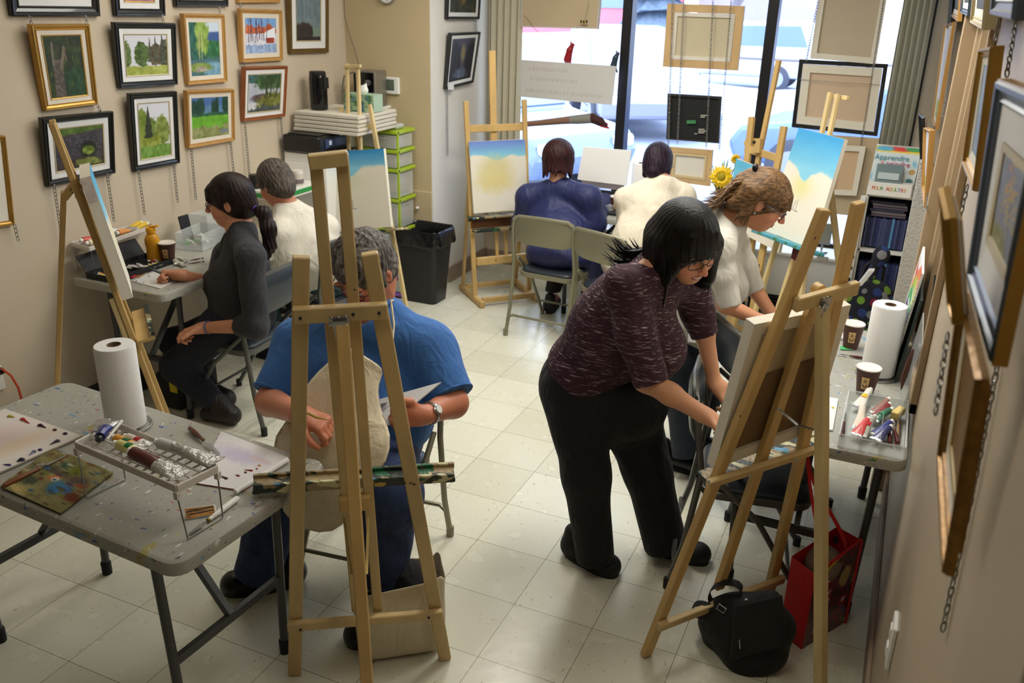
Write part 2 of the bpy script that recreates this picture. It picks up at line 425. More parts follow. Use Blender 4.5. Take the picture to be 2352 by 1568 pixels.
# ------------------------------------------------------------------ the room
XL, XR, YW, YT, XC = -2.70, 1.22, 3.92, 3.02, -2.02
M_wall = mat('wall_paint_beige', srgb(205, 191, 169), .75, var=.04, vscale=2.5, bump=.05, bscale=180)
M_walltan = mat('wall_paint_tan', srgb(196, 178, 143), .75, var=.04, vscale=2.5, bump=.05, bscale=180)
M_wallwhite = mat('wall_paint_white', srgb(226, 222, 214), .7, var=.03, vscale=3)
M_wallr = mat('wall_paint_taupe', srgb(186, 170, 146), .42, var=.05, vscale=2, bump=.04, bscale=60)
M_base = mat('baseboard_taupe', srgb(150, 130, 110), .5, var=.08, vscale=6)
M_black = mat('black_metal', srgb(24, 23, 24), .4)
M_white = mat('white_enamel', srgb(235, 235, 232), .4)
M_ceil = mat('ceiling_tile', srgb(232, 230, 222), .9, var=.04, vscale=20)
def floor_mat():
    m = mat('vinyl_floor_tile', srgb(222, 219, 202), .22); n, l = nm(m); b = n['Principled BSDF']
    tc = n.new('ShaderNodeTexCoord'); sx = n.new('ShaderNodeSeparateXYZ'); l.new(tc.outputs['Object'], sx.inputs[0])
    def seam(o):
        a = n.new('ShaderNodeMath'); a.operation = 'DIVIDE'; l.new(o, a.inputs[0]); a.inputs[1].default_value = .3048
        f = n.new('ShaderNodeMath'); f.operation = 'FRACT'; l.new(a.outputs[0], f.inputs[0])
        g = n.new('ShaderNodeMath'); g.operation = 'PINGPONG'; l.new(a.outputs[0], g.inputs[0]); g.inputs[1].default_value = .5
        c = n.new('ShaderNodeMath'); c.operation = 'LESS_THAN'; l.new(g.outputs[0], c.inputs[0]); c.inputs[1].default_value = .0035
        fl = n.new('ShaderNodeMath'); fl.operation = 'FLOOR'; l.new(a.outputs[0], fl.inputs[0])
        return c.outputs[0], fl.outputs[0]
    a, fa = seam(sx.outputs[0]); c, fc = seam(sx.outputs[1])
    mxm = n.new('ShaderNodeMath'); mxm.operation = 'MAXIMUM'; l.new(a, mxm.inputs[0]); l.new(c, mxm.inputs[1])
    cb = n.new('ShaderNodeCombineXYZ'); l.new(fa, cb.inputs[0]); l.new(fc, cb.inputs[1])
    wn = n.new('ShaderNodeTexWhiteNoise'); wn.noise_dimensions = '3D'; l.new(cb.outputs[0], wn.inputs[0])
    r = n.new('ShaderNodeValToRGB'); l.new(wn.outputs[0], r.inputs[0])
    r.color_ramp.elements[0].color = (*srgb(212, 210, 190), 1); r.color_ramp.elements[1].color = (*srgb(224, 222, 205), 1)
    b.inputs['Base Color'].default_value = (1, 1, 1, 1); l.new(r.outputs[0], b.inputs['Base Color'])
    G = srgb(150, 146, 130)
    splat(m, [(srgb(176, 171, 150), 95, .70, (1, .35, 1), 1), (srgb(186, 181, 160), 80, .70, (.3, 1, 1), 4), (srgb(128, 120, 104), 120, .75, (.4, 1, 1), 6),
              (srgb(80, 70, 58), 62, .785, (1, .8, 1), 9), (srgb(150, 90, 80), 95, .79, (1, 1, 1), 12), (srgb(90, 110, 150), 100, .80, (1, 1, 1), 14)])
    mx = n.new('ShaderNodeMixRGB'); l.new(mxm.outputs[0], mx.inputs[0]); l.new(b.inputs['Base Color'].links[0].from_socket, mx.inputs[1]); mx.inputs[2].default_value = (*srgb(120, 113, 96), 1)
    l.new(mx.outputs[0], b.inputs['Base Color'])
    t = n.new('ShaderNodeTexNoise'); t.inputs['Scale'].default_value = 9; l.new(tc.outputs['Object'], t.inputs[0])
    mr = n.new('ShaderNodeMapRange'); l.new(t.outputs[0], mr.inputs[0]); mr.inputs[3].default_value = .16; mr.inputs[4].default_value = .34; l.new(mr.outputs[0], b.inputs['Roughness'])
    t2 = n.new('ShaderNodeTexNoise'); t2.inputs['Scale'].default_value = 22; l.new(tc.outputs['Object'], t2.inputs[0])
    bp = n.new('ShaderNodeBump'); bp.inputs['Strength'].default_value = .10; bp.inputs['Distance'].default_value = .006; l.new(t2.outputs[0], bp.inputs['Height']); l.new(bp.outputs[0], b.inputs['Normal'])
    return m
H = 2.75
struct('floor', MB().box(((XL+XR)/2, -.3, -.02), (XR-XL, 8.5, .04)), floor_mat())
struct('ceiling', MB().box(((XL+XR)/2, -.3, H+.03), (XR-XL+.2, 8.6, .06)), M_ceil)
struct('wall_left', MB().box((XL-.05, -.75, H/2), (.1, 7.6, H)), M_wall)
struct('wall_back', MB().box(((XL+XC)/2, YT+.05, H/2), (XC-XL, .1, H)), M_walltan)
struct('wall_column', MB().box((XC-.05, (YT+YW)/2+.05, H/2), (.1, YW-YT-.1, H)), M_wallwhite)
struct('wall_rear', MB().box(((XL+XR)/2, -4.55, H/2), (XR-XL, .1, H)), mat('wall_dark_low_bounce', srgb(90, 74, 60), .7))  # unseen rear wall, colour made dark to cut light bounced into the foreground
struct('wall_right', MB().box((XR+.05, -.3, H/2), (.1, 8.5, H)), M_wallr)
# window wall with its opening
WX0, WX1, WZ0, WZ1 = -1.97, 1.06, .46, 2.48
wm = MB()
wm.box(((XC+XR)/2, YW+.08, WZ0/2), (XR-XC, .16, WZ0)).box(((XC+XR)/2, YW+.08, (WZ1+H)/2), (XR-XC, .16, H-WZ1))
wm.box(((WX1+XR)/2, YW+.08, (WZ0+WZ1)/2), (XR-WX1, .16, WZ1-WZ0)).box(((WX0+XC)/2, YW+.08, (WZ0+WZ1)/2), (WX0-XC, .16, WZ1-WZ0))
struct('wall_front', wm, M_wall)
M_frame = mat('window_frame_black', srgb(26, 24, 26), .35)
def glass_mat():
    m = bpy.data.materials.new('window_glass'); m.use_nodes = True; n, l = nm(m); n.remove(n['Principled BSDF'])
    t = n.new('ShaderNodeBsdfTransparent'); g = n.new('ShaderNodeBsdfGlossy'); g.inputs['Roughness'].default_value = .02
    t.inputs[0].default_value = (.93, .96, .98, 1)
    f = n.new('ShaderNodeFresnel'); f.inputs[0].default_value = 1.35; mx = n.new('ShaderNodeMixShader')
    l.new(f.outputs[0], mx.inputs[0]); l.new(t.outputs[0], mx.inputs[1]); l.new(g.outputs[0], mx.inputs[2]); l.new(mx.outputs[0], n['Material Output'].inputs[0]); return m
M_glass = glass_mat()
xs = [WX0, -.925, .075, WX1]
for i in range(3):
    a, b = xs[i]+(.035 if i else 0), xs[i+1]-(.035 if i < 2 else 0)
    z0, z1 = WZ0+.03, WZ1-.03
    w = MB(); w.box(((a+b)/2, YW+.09, WZ0+.015), (b-a, .05, .03)).box(((a+b)/2, YW+.09, WZ1-.015), (b-a, .05, .03))
    o = tag(w.build('window_%d' % (i+1), M_frame), kind='structure')
    MB().box(((a+b)/2, YW+.09, (z0+z1)/2), (b-a, .006, z1-z0)).build('pane', M_glass, o)
for i, x in enumerate((-.925, .075)):
    m = MB(); m.box((x, YW+.05, (WZ0+WZ1)/2), (.07, .12, WZ1-WZ0), bev=.004)
    struct('trim_%d' % (i+1), m, M_frame)
for i, (x, s) in enumerate(((WX1-.012, 1),)):
    struct('trim_3', MB().box((x+.012, YW+.06, (WZ0+WZ1)/2), (.03, .08, WZ1-WZ0)), M_frame)
# convector casing under the window, its top the sill
cv = MB(); cv.box((.14, 3.80, .30), (2.12, .22, .30), bev=.006); cv.box((.14, 3.79, .462), (2.16, .27, .02), bev=.004)
o = struct('trim_4', cv, M_white)
gr = MB()
for k in range(4): gr.box((.14, 3.70+.0, .045+.03*k), (2.10, .012, .012))
gr.box((.14, 3.78, .08), (2.1, .12, .13)); gr.build('grille', M_black, o)
struct('trim_5', MB().box((-1.45, YW-.02, .452), (1.08, .06, .02)), M_white)
# baseboards
bb = lambda n, c, d: struct(n, MB().box(c, d, bev=.003), M_base)
bb('baseboard_left', (XL+.008, -.75, .055), (.016, 7.6, .11))
bb('baseboard_right', (XR-.008, 1.1, .055), (.016, 5.6, .11))
bb('baseboard_front', (-1.46, YW-.008, .055), (1.08, .016, .11))
bb('baseboard_column', (XC+.008, (3.26+YW)/2, .06), (.018, YW-3.26, .12))
bb('baseboard_back', ((XL+XC)/2-.02, YT-.008, .055), (XC-XL-.04, .016, .11))
# shallow seam strips and a flush service panel by the corner
struct('trim_6', MB().box((XC+.003, 3.07, H/2), (.006, .098, H)), M_wallwhite)
cp = MB().box((-2.15, YT-.008, .42), (.27, .016, .66), bev=.003); o = struct('door_1', cp, M_walltan)
MB().lathe([(.004, 0), (.004, .012), (.012, .016), (.013, .024), (.006, .03)], n=14, M=Matrix.Rotation(R(90), 3, 'X'), c=(-2.12, YT-.016, .63)).build('knob', M_white, o, True)
# right wall: tan upright board, near corner casing and the dark door past it
M_tan = mat('tan_board', srgb(176, 152, 120), .45, var=.08, vscale=5, stretch=(1, 1, .2))
struct('trim_7', MB().box((1.185, 1.50, 1.36), (.07, .05, 2.72), bev=.004), M_tan)
struct('trim_8', MB().box((1.19, -1.76, H/2), (.06, .24, H), bev=.006), M_wallr)
M_door = mat('dark_brown_door', srgb(70, 46, 30), .5, var=.2, vscale=6, stretch=(1, 1, .15))
struct('door_2', MB().box((1.185, -2.40, 1.05), (.05, 1.0, 2.1), bev=.004), M_door)
# light fittings on the ceiling
M_lampbody = mat('fitting_white', srgb(235, 235, 230), .5)
M_tube = mat('lit_diffuser', (1, 1, 1), .4, emit=((1, .92, .8), 2.5))
for i, (x, y, e) in enumerate(LAMPS):
    t = thing('ceiling_light', 'long fluorescent ceiling light fitting '+('over the navy smock', 'over the purple-topped woman', 'over the black-haired woman', 'nearest the door')[i], 'light', (x, y, 2.75), 0, 'ceiling lights')
    MB().box((0, 0, -.012), (.62, 1.22, .024), bev=.004).build('frame', M_lampbody, t)
    MB().box((0, 0, -.03), (.54, 1.14, .012), bev=.004).build('diffuser', M_tube, t)
# curtains
def curtain(name, x0, x1, y, z0, z1, nf, m, lab, shift=0, amp=.035):
    nx, nz = nf*10, 14; vs = []
    rnd = random.Random(nf)
    ph = [rnd.uniform(-.5, .5) for _ in range(nf+2)]
    for side in (0, 1):
        for k in range(nz+1):
            t = k/nz
            for i in range(nx+1):
                s = i/nx; p = s*nf*2*PI
                a = amp*(1-.35*t)*(1+.3*ph[int(s*nf)])
                x = x0+(x1-x0)*s+shift*(1-t)*.5+.25*amp*math.sin(p*2+1)
                vs.append((x, y+a*math.sin(p+ph[int(s*nf)]*.6)*(.8+.2*math.cos(3*t))+(.006 if side else 0), z0+(z1-z0)*t))
    N = (nx+1)*(nz+1); fs = []
    for k in range(nz):
        for i in range(nx):
            a = k*(nx+1)+i; fs.append((a, a+1, a+nx+2, a+nx+1)); fs.append((N+a+nx+1, N+a+nx+2, N+a+1, N+a))
    for i in range(nx): fs.append((i+1, i, N+i, N+i+1)); a = nz*(nx+1)+i; fs.append((a, a+1, N+a+1, N+a))
    o = MB().add(vs, fs).build(name, m, None, True, fix=False); tag(o, lab, 'curtain'); return o
M_curt = mat('curtain_cloth', srgb(196, 190, 168), .9, var=.05, vscale=30, sheen=.2, bump=.1, bscale=300)
M_curt2 = mat('curtain_cloth_grey', srgb(176, 176, 160), .9, var=.05, vscale=30, sheen=.2, bump=.1, bscale=300)
curtain('curtain', -1.97, -1.70, 3.82, .33, 2.55, 5, M_curt, 'cream curtain gathered at the left end of the window by the tall wooden easel')
curtain('curtain', .86, 1.04, 3.80, 1.0, 2.55, 5, M_curt2, 'grey-green curtain gathered at the right end of the window above the shelf', amp=.03)
# thermostat, outlet covers, cord
t = thing('thermostat', 'white wall thermostat with grey display on the tan wall', 'thermostat', (-2.335, YT, 1.47))
MB().box((0, -.012, 0), (.15, .024, .115), bev=.006).build('housing', M_white, t)
MB().box((-.008, -.0255, .005), (.085, .003, .062)).build('display', mat('lcd_grey', srgb(96, 110, 96), .3), t)
MB().box((-.008, -.0245, .005), (.095, .002, .072)).build('bezel', mat('bezel_dark', srgb(90, 90, 88), .5), t)
t = thing('wall_outlet', 'white outlet cover low on the taupe right wall', 'outlet', (XR, -.40, .60))
MB().box((-.006, 0, 0), (.012, .085, .125), bev=.003).build('cover_plate', M_white, t)
for q in (-.028, .028): MB().box((-.013, 0, q), (.006, .034, .03), bev=.002).build('socket', M_white, t)
p = at(3, 862, x=XL+.01)
t = thing('wall_outlet', 'white outlet on the left wall feeding the orange cord', 'outlet', (XL, p.y-.03, p.z))
MB().box((.006, 0, -.01), (.012, .08, .12), bev=.003).build('cover_plate', M_white, t)
MB().box((.026, .02, .03), (.03, .03, .03), bev=.006).build('plug', M_black, t)
M_orange = mat('orange_cord', srgb(205, 74, 30), .45)
q0 = at(3, 846, x=XL+.045); q1 = at(52, 925, x=XL+.06)
tag(MB().tube([q0, at(25, 862, x=XL+.07), at(42, 890, x=XL+.08), q1, q1+Vector((.0, .02, -.12)), q1+Vector((.02, .03, -.3)), Vector((q1.x+.05, q1.y+.03, .014))], .0055, 8).build('extension_cord', M_orange, None, True), 'orange extension cord hanging from the left wall outlet', 'cord')
# ------------------------------------------------------------------ outside the window
GZ = -.15
M_snow = mat('snowy_asphalt', srgb(186, 192, 206), .7, var=.25, vscale=.6, col2=srgb(140, 148, 170))
struct('ground', MB().box((-4, 34, GZ-.05), (90, 60, .1)), M_snow)
M_bank = mat('snow_bank', srgb(225, 228, 236), .8)
def mound(x0, x1, y, w, h, seed):
    rnd = random.Random(seed); v = []; f = []; n = 26; m = 7
    for i in range(n+1):
        for j in range(m+1):
            t = j/m; hh = h*math.sin(PI*t)*(.75+.5*rnd.random())*(1 if 0 < i < n else 0)
            v.append((x0+(x1-x0)*i/n, y+w*(t-.5)+rnd.uniform(-.1, .1), GZ+hh))
    for i in range(n):
        for j in range(m): a = i*(m+1)+j; f.append((a, a+m+1, a+m+2, a+1))
    return MB().add(v, f)
for a, lab in (((-12, 9, 17.0, 1.6, .45, 3), 'long snow bank across the parking lot outside'), ((-30, 10, 25, 2.5, 1.0, 5), 'far snow bank beyond the street outside')):
    tag(mound(*a).build('snow_bank', M_bank, None, True), lab, 'snow')
M_tyre = mat('tyre', srgb(70, 72, 86), .8); M_cglass = mat('car_glass', srgb(120, 138, 168), .15); M_rim = mat('wheel_rim', srgb(165, 168, 176), .35, .6)
def car(loc, rz, col, lab, suv=False):
    t = thing('car', lab, 'car', (loc[0], loc[1], GZ), rz)
    m = mat('car_paint_%d_%d_%d' % col, srgb(*col), .3, .2, coat=.5)
    if suv: pr = [(-2.2, .35), (2.15, .35), (2.22, .62), (2.15, .92), (1.2, 1.06), (.62, 1.62), (-1.9, 1.68), (-2.2, 1.1)]; gl = [(1.05, 1.08), (.55, 1.55), (-1.8, 1.6), (-2.02, 1.12)]; h = .9
    else: pr = [(-2.2, .32), (2.15, .32), (2.25, .55), (2.1, .78), (1.15, .92), (.4, 1.38), (-.9, 1.42), (-1.65, .98), (-2.25, .92)]; gl = [(1.0, .95), (.36, 1.32), (-.88, 1.36), (-1.5, .99)]; h = .86
    RX = Matrix.Rotation(R(90), 3, 'X')
    MB().prism(pr, -h, h, RX).build('body', m, t, bevel=.08)
    MB().prism(gl, -h-.012, h+.012, RX).build('side_window', M_cglass, t)
    a, b = (gl[0], gl[1]); MB().slab([(a[0]+.07, -h*.85, a[1]), (a[0]+.07, h*.85, a[1]), (b[0]+.06, h*.78, b[1]), (b[0]+.06, -h*.78, b[1])], (.03, 0, .02)).build('windshield', M_cglass, t)
    for x in (-1.35, 1.4):
        for s in (-1, 1):
            w = MB().lathe([(.001, -.11), (.27, -.11), (.33, -.08), (.33, .08), (.27, .11), (.001, .11)], n=22, M=RX, c=(x, s*(h-.05), .33)).build('wheel', M_tyre, t, True)
            MB().lathe([(.001, -.118), (.2, -.118), (.2, .118), (.001, .118)], n=16, M=RX, c=(x, s*(h-.05), .33)).build('rim', M_rim, w, True)
    for q in (-.6, .6): MB().box((2.2, q, .66), (.1, .32, .14), bev=.03).build('headlight', mat('headlight', srgb(225, 228, 235), .15), t)
    for q in (-h-.1, h+.1): MB().ell((.75, q, 1.0), (.1, .1, .08)).build('side_mirror', m, t, True)
    return t
car((-4.25, 7.9), R(-24), (120, 136, 172), 'pale blue sedan parked just outside the left window pane')
car((-3.75, 13.6), R(-62), (158, 158, 176), 'silver station wagon parked beyond the black window post', True)
car((1.3, 9.4), R(172), (112, 134, 190), 'blue car parked outside the middle window pane behind the black canvas')
car((4.6, 12.8), R(178), (226, 150, 155), 'red car outside behind the right-hand window pane')
car((-3.6, 22.0), R(180), (190, 192, 200), 'white car on the far side of the street', True)
car((3.0, 21.8), R(5), (150, 150, 168), 'dark car across the street below the trees')
M_brick = mat('red_wall_paint', srgb(215, 120, 130), .8); M_bld = mat('grey_building_wall', srgb(175, 170, 185), .8, var=.15, vscale=.4)
def house(x, y, w, d, h, m, lab, nwin):
    t = thing('building', lab, 'building', (x, y, GZ))
    MB().box((0, 0, h/2), (w, d, h)).build('wall', m, t)
    MB().box((0, 0, h+.15), (w+.4, d+.4, .3)).build('roof', mat('snowy_roof', srgb(235, 238, 245), .8), t)
    for i in range(nwin): MB().box((-w/2+(i+.5)*w/nwin, -d/2-.02, h*.55), (w/nwin*.5, .06, h*.3)).build('window', M_cglass, t)
house(-13.5, 36, 9, 5, 4.2, M_brick, 'red-walled building far outside at the left of the window', 3)
house(-5.0, 42, 7, 6, 6.4, M_bld, 'grey two-storey building far outside behind the black window post', 3)
house(5.5, 40, 10, 6, 5.5, mat('mauve_wall', srgb(165, 160, 190), .8, var=.1, vscale=.5), 'mauve-grey building far outside at the right of the window', 4)
M_bark = mat('bare_bark', srgb(120, 112, 118), .9)
def bare_tree(x, y, h, seed, lab):
    rnd = random.Random(seed); m = MB()
    def br(p, d, L, r, k):
        q = p+d*L; m.tube([p, (p+q)/2+Vector((rnd.uniform(-.05, .05)*L,)*3), q], [r, r*.8, r*.6], 5, caps=False)
        if k:
            for _ in range(3 if k > 1 else 4):
                e = (d+Vector((rnd.uniform(-.9, .9), rnd.uniform(-.9, .9), rnd.uniform(-.1, .7)))).normalized(); br(q, e, L*rnd.uniform(.6, .8), r*.6, k-1)
    br(Vector((0, 0, 0)), Vector((0, 0, 1)), h*.3, h*.025, 4)
    t = m.build('bare_tree', M_bark); t.location = (x, y, GZ); tag(t, lab, 'tree'); return t
bare_tree(-4.6, 27, 6, 1, 'bare tree outside just right of the black window post')
bare_tree(1.2, 29, 6.0, 2, 'bare tree outside right of the second window post')
bare_tree(6.4, 29, 6.0, 4, 'bare tree outside seen at the right edge of the window')
M_con = mat('dark_conifer', srgb(105, 120, 140), .9, var=.3, vscale=8)
cn = MB()
rnd = random.Random(8)
for k in range(9):
    z = .7+k*.5; r = 1.25*(1-k/10)
    cn.add([(0, 0, z+.9)]+[(r*(1+.25*(i % 2))*math.cos(2*PI*i/18), r*(1+.25*(i % 2))*math.sin(2*PI*i/18), z+rnd.uniform(-.1, .1)) for i in range(18)], [(0, i+1, (i+1) % 18+1) for i in range(18)]+[tuple(range(18, 0, -1))])
t = thing('conifer_tree', 'dark spruce outside between the window post and the gold-framed canvas', 'tree', (-7.6, 29, GZ)); cn.build('foliage', M_con, t); MB().tube([(0, 0, 0), (0, 0, 1)], .14).build('trunk', M_bark, t)
# low fence with posts
t = thing('fence', 'thin wire fence across the parking lot outside', 'fence', (0, 18.6, GZ))
MB().tube([(-6, 0, .95), (8, 0, .95)], .03, 6).tube([(-6, 0, .15), (8, 0, .15)], .02, 6).build('rail', M_bark, t)
for k in range(8): MB().tube([(-6+2*k, 0, 0), (-6+2*k, 0, 1.0)], .04, 6).build('post', M_bark, t)
t = thing('street_sign', 'small white sign on a post outside', 'sign', (-.35, 15.6, GZ))
MB().tube([(0, 0, 0), (0, 0, 1.6)], .03, 6).build('post', M_bark, t); MB().box((0, -.04, 1.45), (.45, .02, .4)).build('sign_board', M_bank, t)
# ------------------------------------------------------------------ folding tables
M_ttop = splat(mat('table_plastic_grey', srgb(168, 167, 158), .42, var=.05, vscale=6), [
    (srgb(222, 222, 218), 67, 0.668, (1, .35, 1), 1), (srgb(84, 74, 80), 70, 0.693, (1, .4, 1), 2), (srgb(70, 100, 160), 52, 0.693, (.35, 1, 1), 3), (srgb(176, 60, 60), 58, 0.708, (.4, 1, 1), 5),
    (srgb(186, 172, 70), 44, 0.708, (1, .5, 1), 7), (srgb(60, 120, 100), 49, 0.713, (1, .4, 1), 8), (srgb(166, 158, 104), 13, 0.673, (1, .6, 1), 21), (srgb(126, 80, 62), 81, 0.698, (.5, 1, 1), 11), (srgb(110, 150, 180), 32, 0.703, (.35, 1, 1), 13), (srgb(230, 230, 226), 116, 0.708, (1, 1, 1), 15)])
M_steel = mat('table_leg_grey', srgb(78, 79, 82), .38, .3)
M_rub = mat('rubber_cap', srgb(28, 28, 30), .7)
def rrect(w, h, r, n=5):
    o = []
    for cx, cy, a in ((w/2-r, h/2-r, 0), (-w/2+r, h/2-r, 90), (-w/2+r, -h/2+r, 180), (w/2-r, -h/2+r, 270)):
        for k in range(n+1): t = R(a+90*k/n); o.append((cx+r*math.cos(t), cy+r*math.sin(t)))
    return o
def table(label, x, y, rz, L=1.22, Wd=.61, inset=.17, Ht=.74):
    t = thing('folding_table', label, 'table', (x, y, 0), rz, 'grey folding tables')
    m = MB(); n = 24; r = .05
    rings = [(L, Wd, r, Ht-.040), (L, Wd, r, Ht-.012), (L-.008, Wd-.008, r-.004, Ht-.004), (L-.026, Wd-.026, r-.012, Ht), (L-.03, Wd-.03, r-.014, Ht), ]
    vs = []; fs = []
    for (a, b, c, z) in rings: vs += [(p[0], p[1], z) for p in rrect(a, b, c)]
    k = len(rrect(L, Wd, r))
    for i in range(len(rings)-1):
        for j in range(k): fs.append((i*k+j, i*k+(j+1) % k, (i+1)*k+(j+1) % k, (i+1)*k+j))
    fs.append(tuple((len(rings)-1)*k+j for j in range(k))); fs.append(tuple(reversed(range(k))))
    m.add(vs, fs).build('tabletop', M_ttop, t, True)
    for s in (-1, 1):
        X = s*(L/2-inset)
        for q in (-1, 1):
            lg = MB().tube([(X, q*.235, Ht-.045), (X, q*.215, .03)], .0145, 10).build('leg', M_steel, t, True)
            MB().lathe([(.018, 0), (.019, .05), (.016, .055)], n=12, c=(X, q*.215, 0)).build('foot_cap', M_rub, lg, True)
        MB().beam((X, -.22, .30), (X, .22, .30), .018, .028).build('crossbar', M_steel, t)
        MB().beam((X, -.235, Ht-.055), (X, .235, Ht-.055), .022, .022).build('crossbar', M_steel, t)
        MB().beam((X, .0, .31), (s*.12, .0, Ht-.05), .02, .024).build('brace', M_steel, t)
    MB().box((0, .0, Ht-.055), (.3, .05, .02)).build('brace_plate', M_steel, t)
    return t
table('grey folding table covered in paint marks at the front left', -1.055, -.755, R(-3.5))
table('grey folding table against the left wall behind the black-haired woman', -2.345, 1.065, R(90))
table('grey folding table under the window in front of the two seated women', -.52, 3.25, R(0), L=1.25)
table('grey folding table along the right wall with coffee cups and paint box', .905, .93, R(90))
# ------------------------------------------------------------------ folding chairs
M_chair = mat('chair_beige_enamel', srgb(138, 134, 112), .35, .35)
M_chair2 = mat('chair_grey_enamel', srgb(92, 92, 88), .35, .4)
M_vinyl = mat('navy_vinyl', srgb(40, 48, 58), .35, bump=.05, bscale=120)
def chair(label, x, y, rz, padded=False, fm=None, grp='folding chairs'):
    fm = fm or M_chair
    t = thing('folding_chair', label, 'chair', (x, y, 0), rz, grp)
    for s in (-1, 1):
        X = s*.215
        MB().tube([(X*.94, -.245, .775), (X*1.0, -.235, .72), (X*1.03, -.20, .50), (X*1.04, -.235, .20), (X*1.07, -.275, .03)], .0125, 8).build('back_upright', fm, t, True)
        fl = MB().tube([(X*.93, -.19, .52), (X*.93, .02, .33), (X*.93, .21, .03)], .0115, 8).build('front_leg', fm, t, True)
        MB().lathe([(.015, 0), (.016, .035), (.013, .04)], n=10, c=(X*.93, .218, 0)).build('foot_cap', M_rub if padded else fm, fl, True)
        MB().lathe([(.016, 0), (.017, .04), (.014, .045)], n=10, c=(X*1.075, -.278, 0)).build('foot_cap', M_rub if padded else fm, fl, True)
    MB().tube([(-.202, -.245, .775), (-.17, -.252, .80), (0, -.262, .806), (.17, -.252, .80), (.202, -.245, .775)], .0125, 8).build('top_rail', fm, t, True)
    MB().tube([(-.225, -.262, .12), (-.19, -.268, .145), (.19, -.268, .145), (.225, -.262, .12)], .009, 8).build('rear_stretcher', fm, t, True)
    MB().tube([(-.2, .155, .12), (.2, .155, .12)], .008, 8).build('front_stretcher', fm, t, True)
    # curved back panel
    m = MB(); nx = 14; nz = 6; T = .035 if padded else .012; top, bot = .80, (.60 if padded else .625)
    vs = []
    for side in (0, 1):
        for k in range(nz+1):
            for i in range(nx+1):
                a = -1+2*i/nx; z = bot+(top-bot)*k/nz
                if k == 0: z += .03*a**6
                th = (T/2*math.sqrt(max(0, 1-(2*k/nz-1)**4))*(1-.6*a**8)+.003)
                vs.append((a*.203, -.225-.022*(1-a*a)-(z-.6)*.10+(th if side else -th), z))
    N = (nx+1)*(nz+1); fs = []
    for k in range(nz):
        for i in range(nx):
            a = k*(nx+1)+i; fs += [(a, a+1, a+nx+2, a+nx+1), (N+a+nx+1, N+a+nx+2, N+a+1, N+a)]
    for i in range(nx): a = nz*(nx+1)+i; fs += [(i+1, i, N+i, N+i+1), (a, a+1, N+a+1, N+a)]
    for k in range(nz): a = k*(nx+1); b = a+nx; fs += [(a, a+nx+1, N+a+nx+1, N+a), (b+nx+1, b, N+b, N+b+nx+1)]
    m.add(vs, fs).build('backrest', M_vinyl if padded else fm, t, True)
    MB().prism(rrect(.40, .40, .07), .395, .425).build('seat_frame', fm, t, bevel=.004)
    vs = []; fs = []; o = rrect(.38, .38, .07); k = len(o)
    for sc, z in ((1, .424), (1.0, .436), (.93, .448), (.6, .455), (.01, .457)): vs += [(p[0]*sc, p[1]*sc, z) for p in o]
    for i in range(4):
        for j in range(k): fs.append((i*k+j, i*k+(j+1) % k, (i+1)*k+(j+1) % k, (i+1)*k+j))
    fs.append(tuple(reversed(range(k)))); MB().add(vs, fs).build('seat_pad', M_vinyl, t, True)
    return t
chair('beige folding chair holding the woman in the navy smock', -.915, 2.72, R(-3))
chair('beige folding chair holding the woman in the cream top, turned to the right', -.42, 2.55, R(-22))
chair('folding chair under the seated man in the blue polo', -.615, -.02, R(187))
chair('folding chair under the black-haired woman in the charcoal jumper', -1.95, .86, R(92), True, M_chair2)
chair('folding chair under the man in the white shirt', -1.98, 1.62, R(80), True, M_chair2)
chair('folding chair beside the handbag, nearest the tall front-right easel', .72, .62, R(-80), True, M_chair2)
chair('dark padded folding chair behind the canvas, further along the right table', .70, 1.26, R(-55), True, M_chair2)
# ------------------------------------------------------------------ easels
def wood(name, c, k=.0):
    m = mat(name, c, .5, var=.13, vscale=9, stretch=(1.2, 1.2, .35), bump=.06, bscale=60, col2=tuple(a*.78 for a in c))
    return splat(m, [(srgb(70, 45, 30), 34, .735, (1, 1, .6), 3), (srgb(150, 60, 40), 40, .775, (1, 1, .5), 6)])
M_w1 = wood('easel_pine', srgb(212, 184, 128)); M_w2 = wood('easel_pine_honey', srgb(212, 176, 112)); M_w3 = wood('easel_pine_pale', srgb(218, 194, 140))
M_tray = splat(mat('paint_caked_wood', srgb(150, 130, 95), .45, bump=.5, bscale=50), [(srgb(25, 40, 32), 14, .50, (.35, 1, 1), 1), (srgb(200, 195, 150), 22, .60, (.3, 1, 1), 2), (srgb(30, 90, 60), 18, .62, (.4, 1, 1), 4), (srgb(90, 150, 190), 26, .66, (.4, 1, 1), 5), (srgb(190, 160, 60), 30, .68, (.4, 1, 1), 7), (srgb(120, 40, 35), 34, .70, (.4, 1, 1), 8)])
M_zinc = mat('zinc_plate', srgb(170, 172, 172), .3, .9); M_brass = mat('brass', srgb(150, 128, 76), .5, .7)
M_canvas = mat('canvas_back_linen', srgb(204, 188, 152), .8, var=.08, vscale=14, bump=.1, bscale=300)
M_cwhite = mat('primed_canvas', srgb(228, 222, 206), .7, var=.03, vscale=10)
M_vc = vcmat('painted_surface', .5, bump=.12); M_vcg = vcmat('printed_gloss', .25)
class PL:
    """a real inclined plane on which the easel members lie"""
    def __init__(s, f1, f2, deg, away):
        s.P = Vector(f1); e = (Vector(f2)-Vector(f1)); e.z = 0; s.e = e.normalized()
        h = Vector((-s.e.y, s.e.x, 0)); h = h if h.dot(Vector(away)) > 0 else -h; s.h = h
        s.up = Vector((0, 0, math.cos(R(deg))))+h*math.sin(R(deg)); s.n = s.e.cross(s.up).normalized()
        if s.n.dot(h) < 0: s.n = -s.n
    def __call__(s, u, v, off=0):
        return atp(u, v, s.P+s.n*off, s.n)
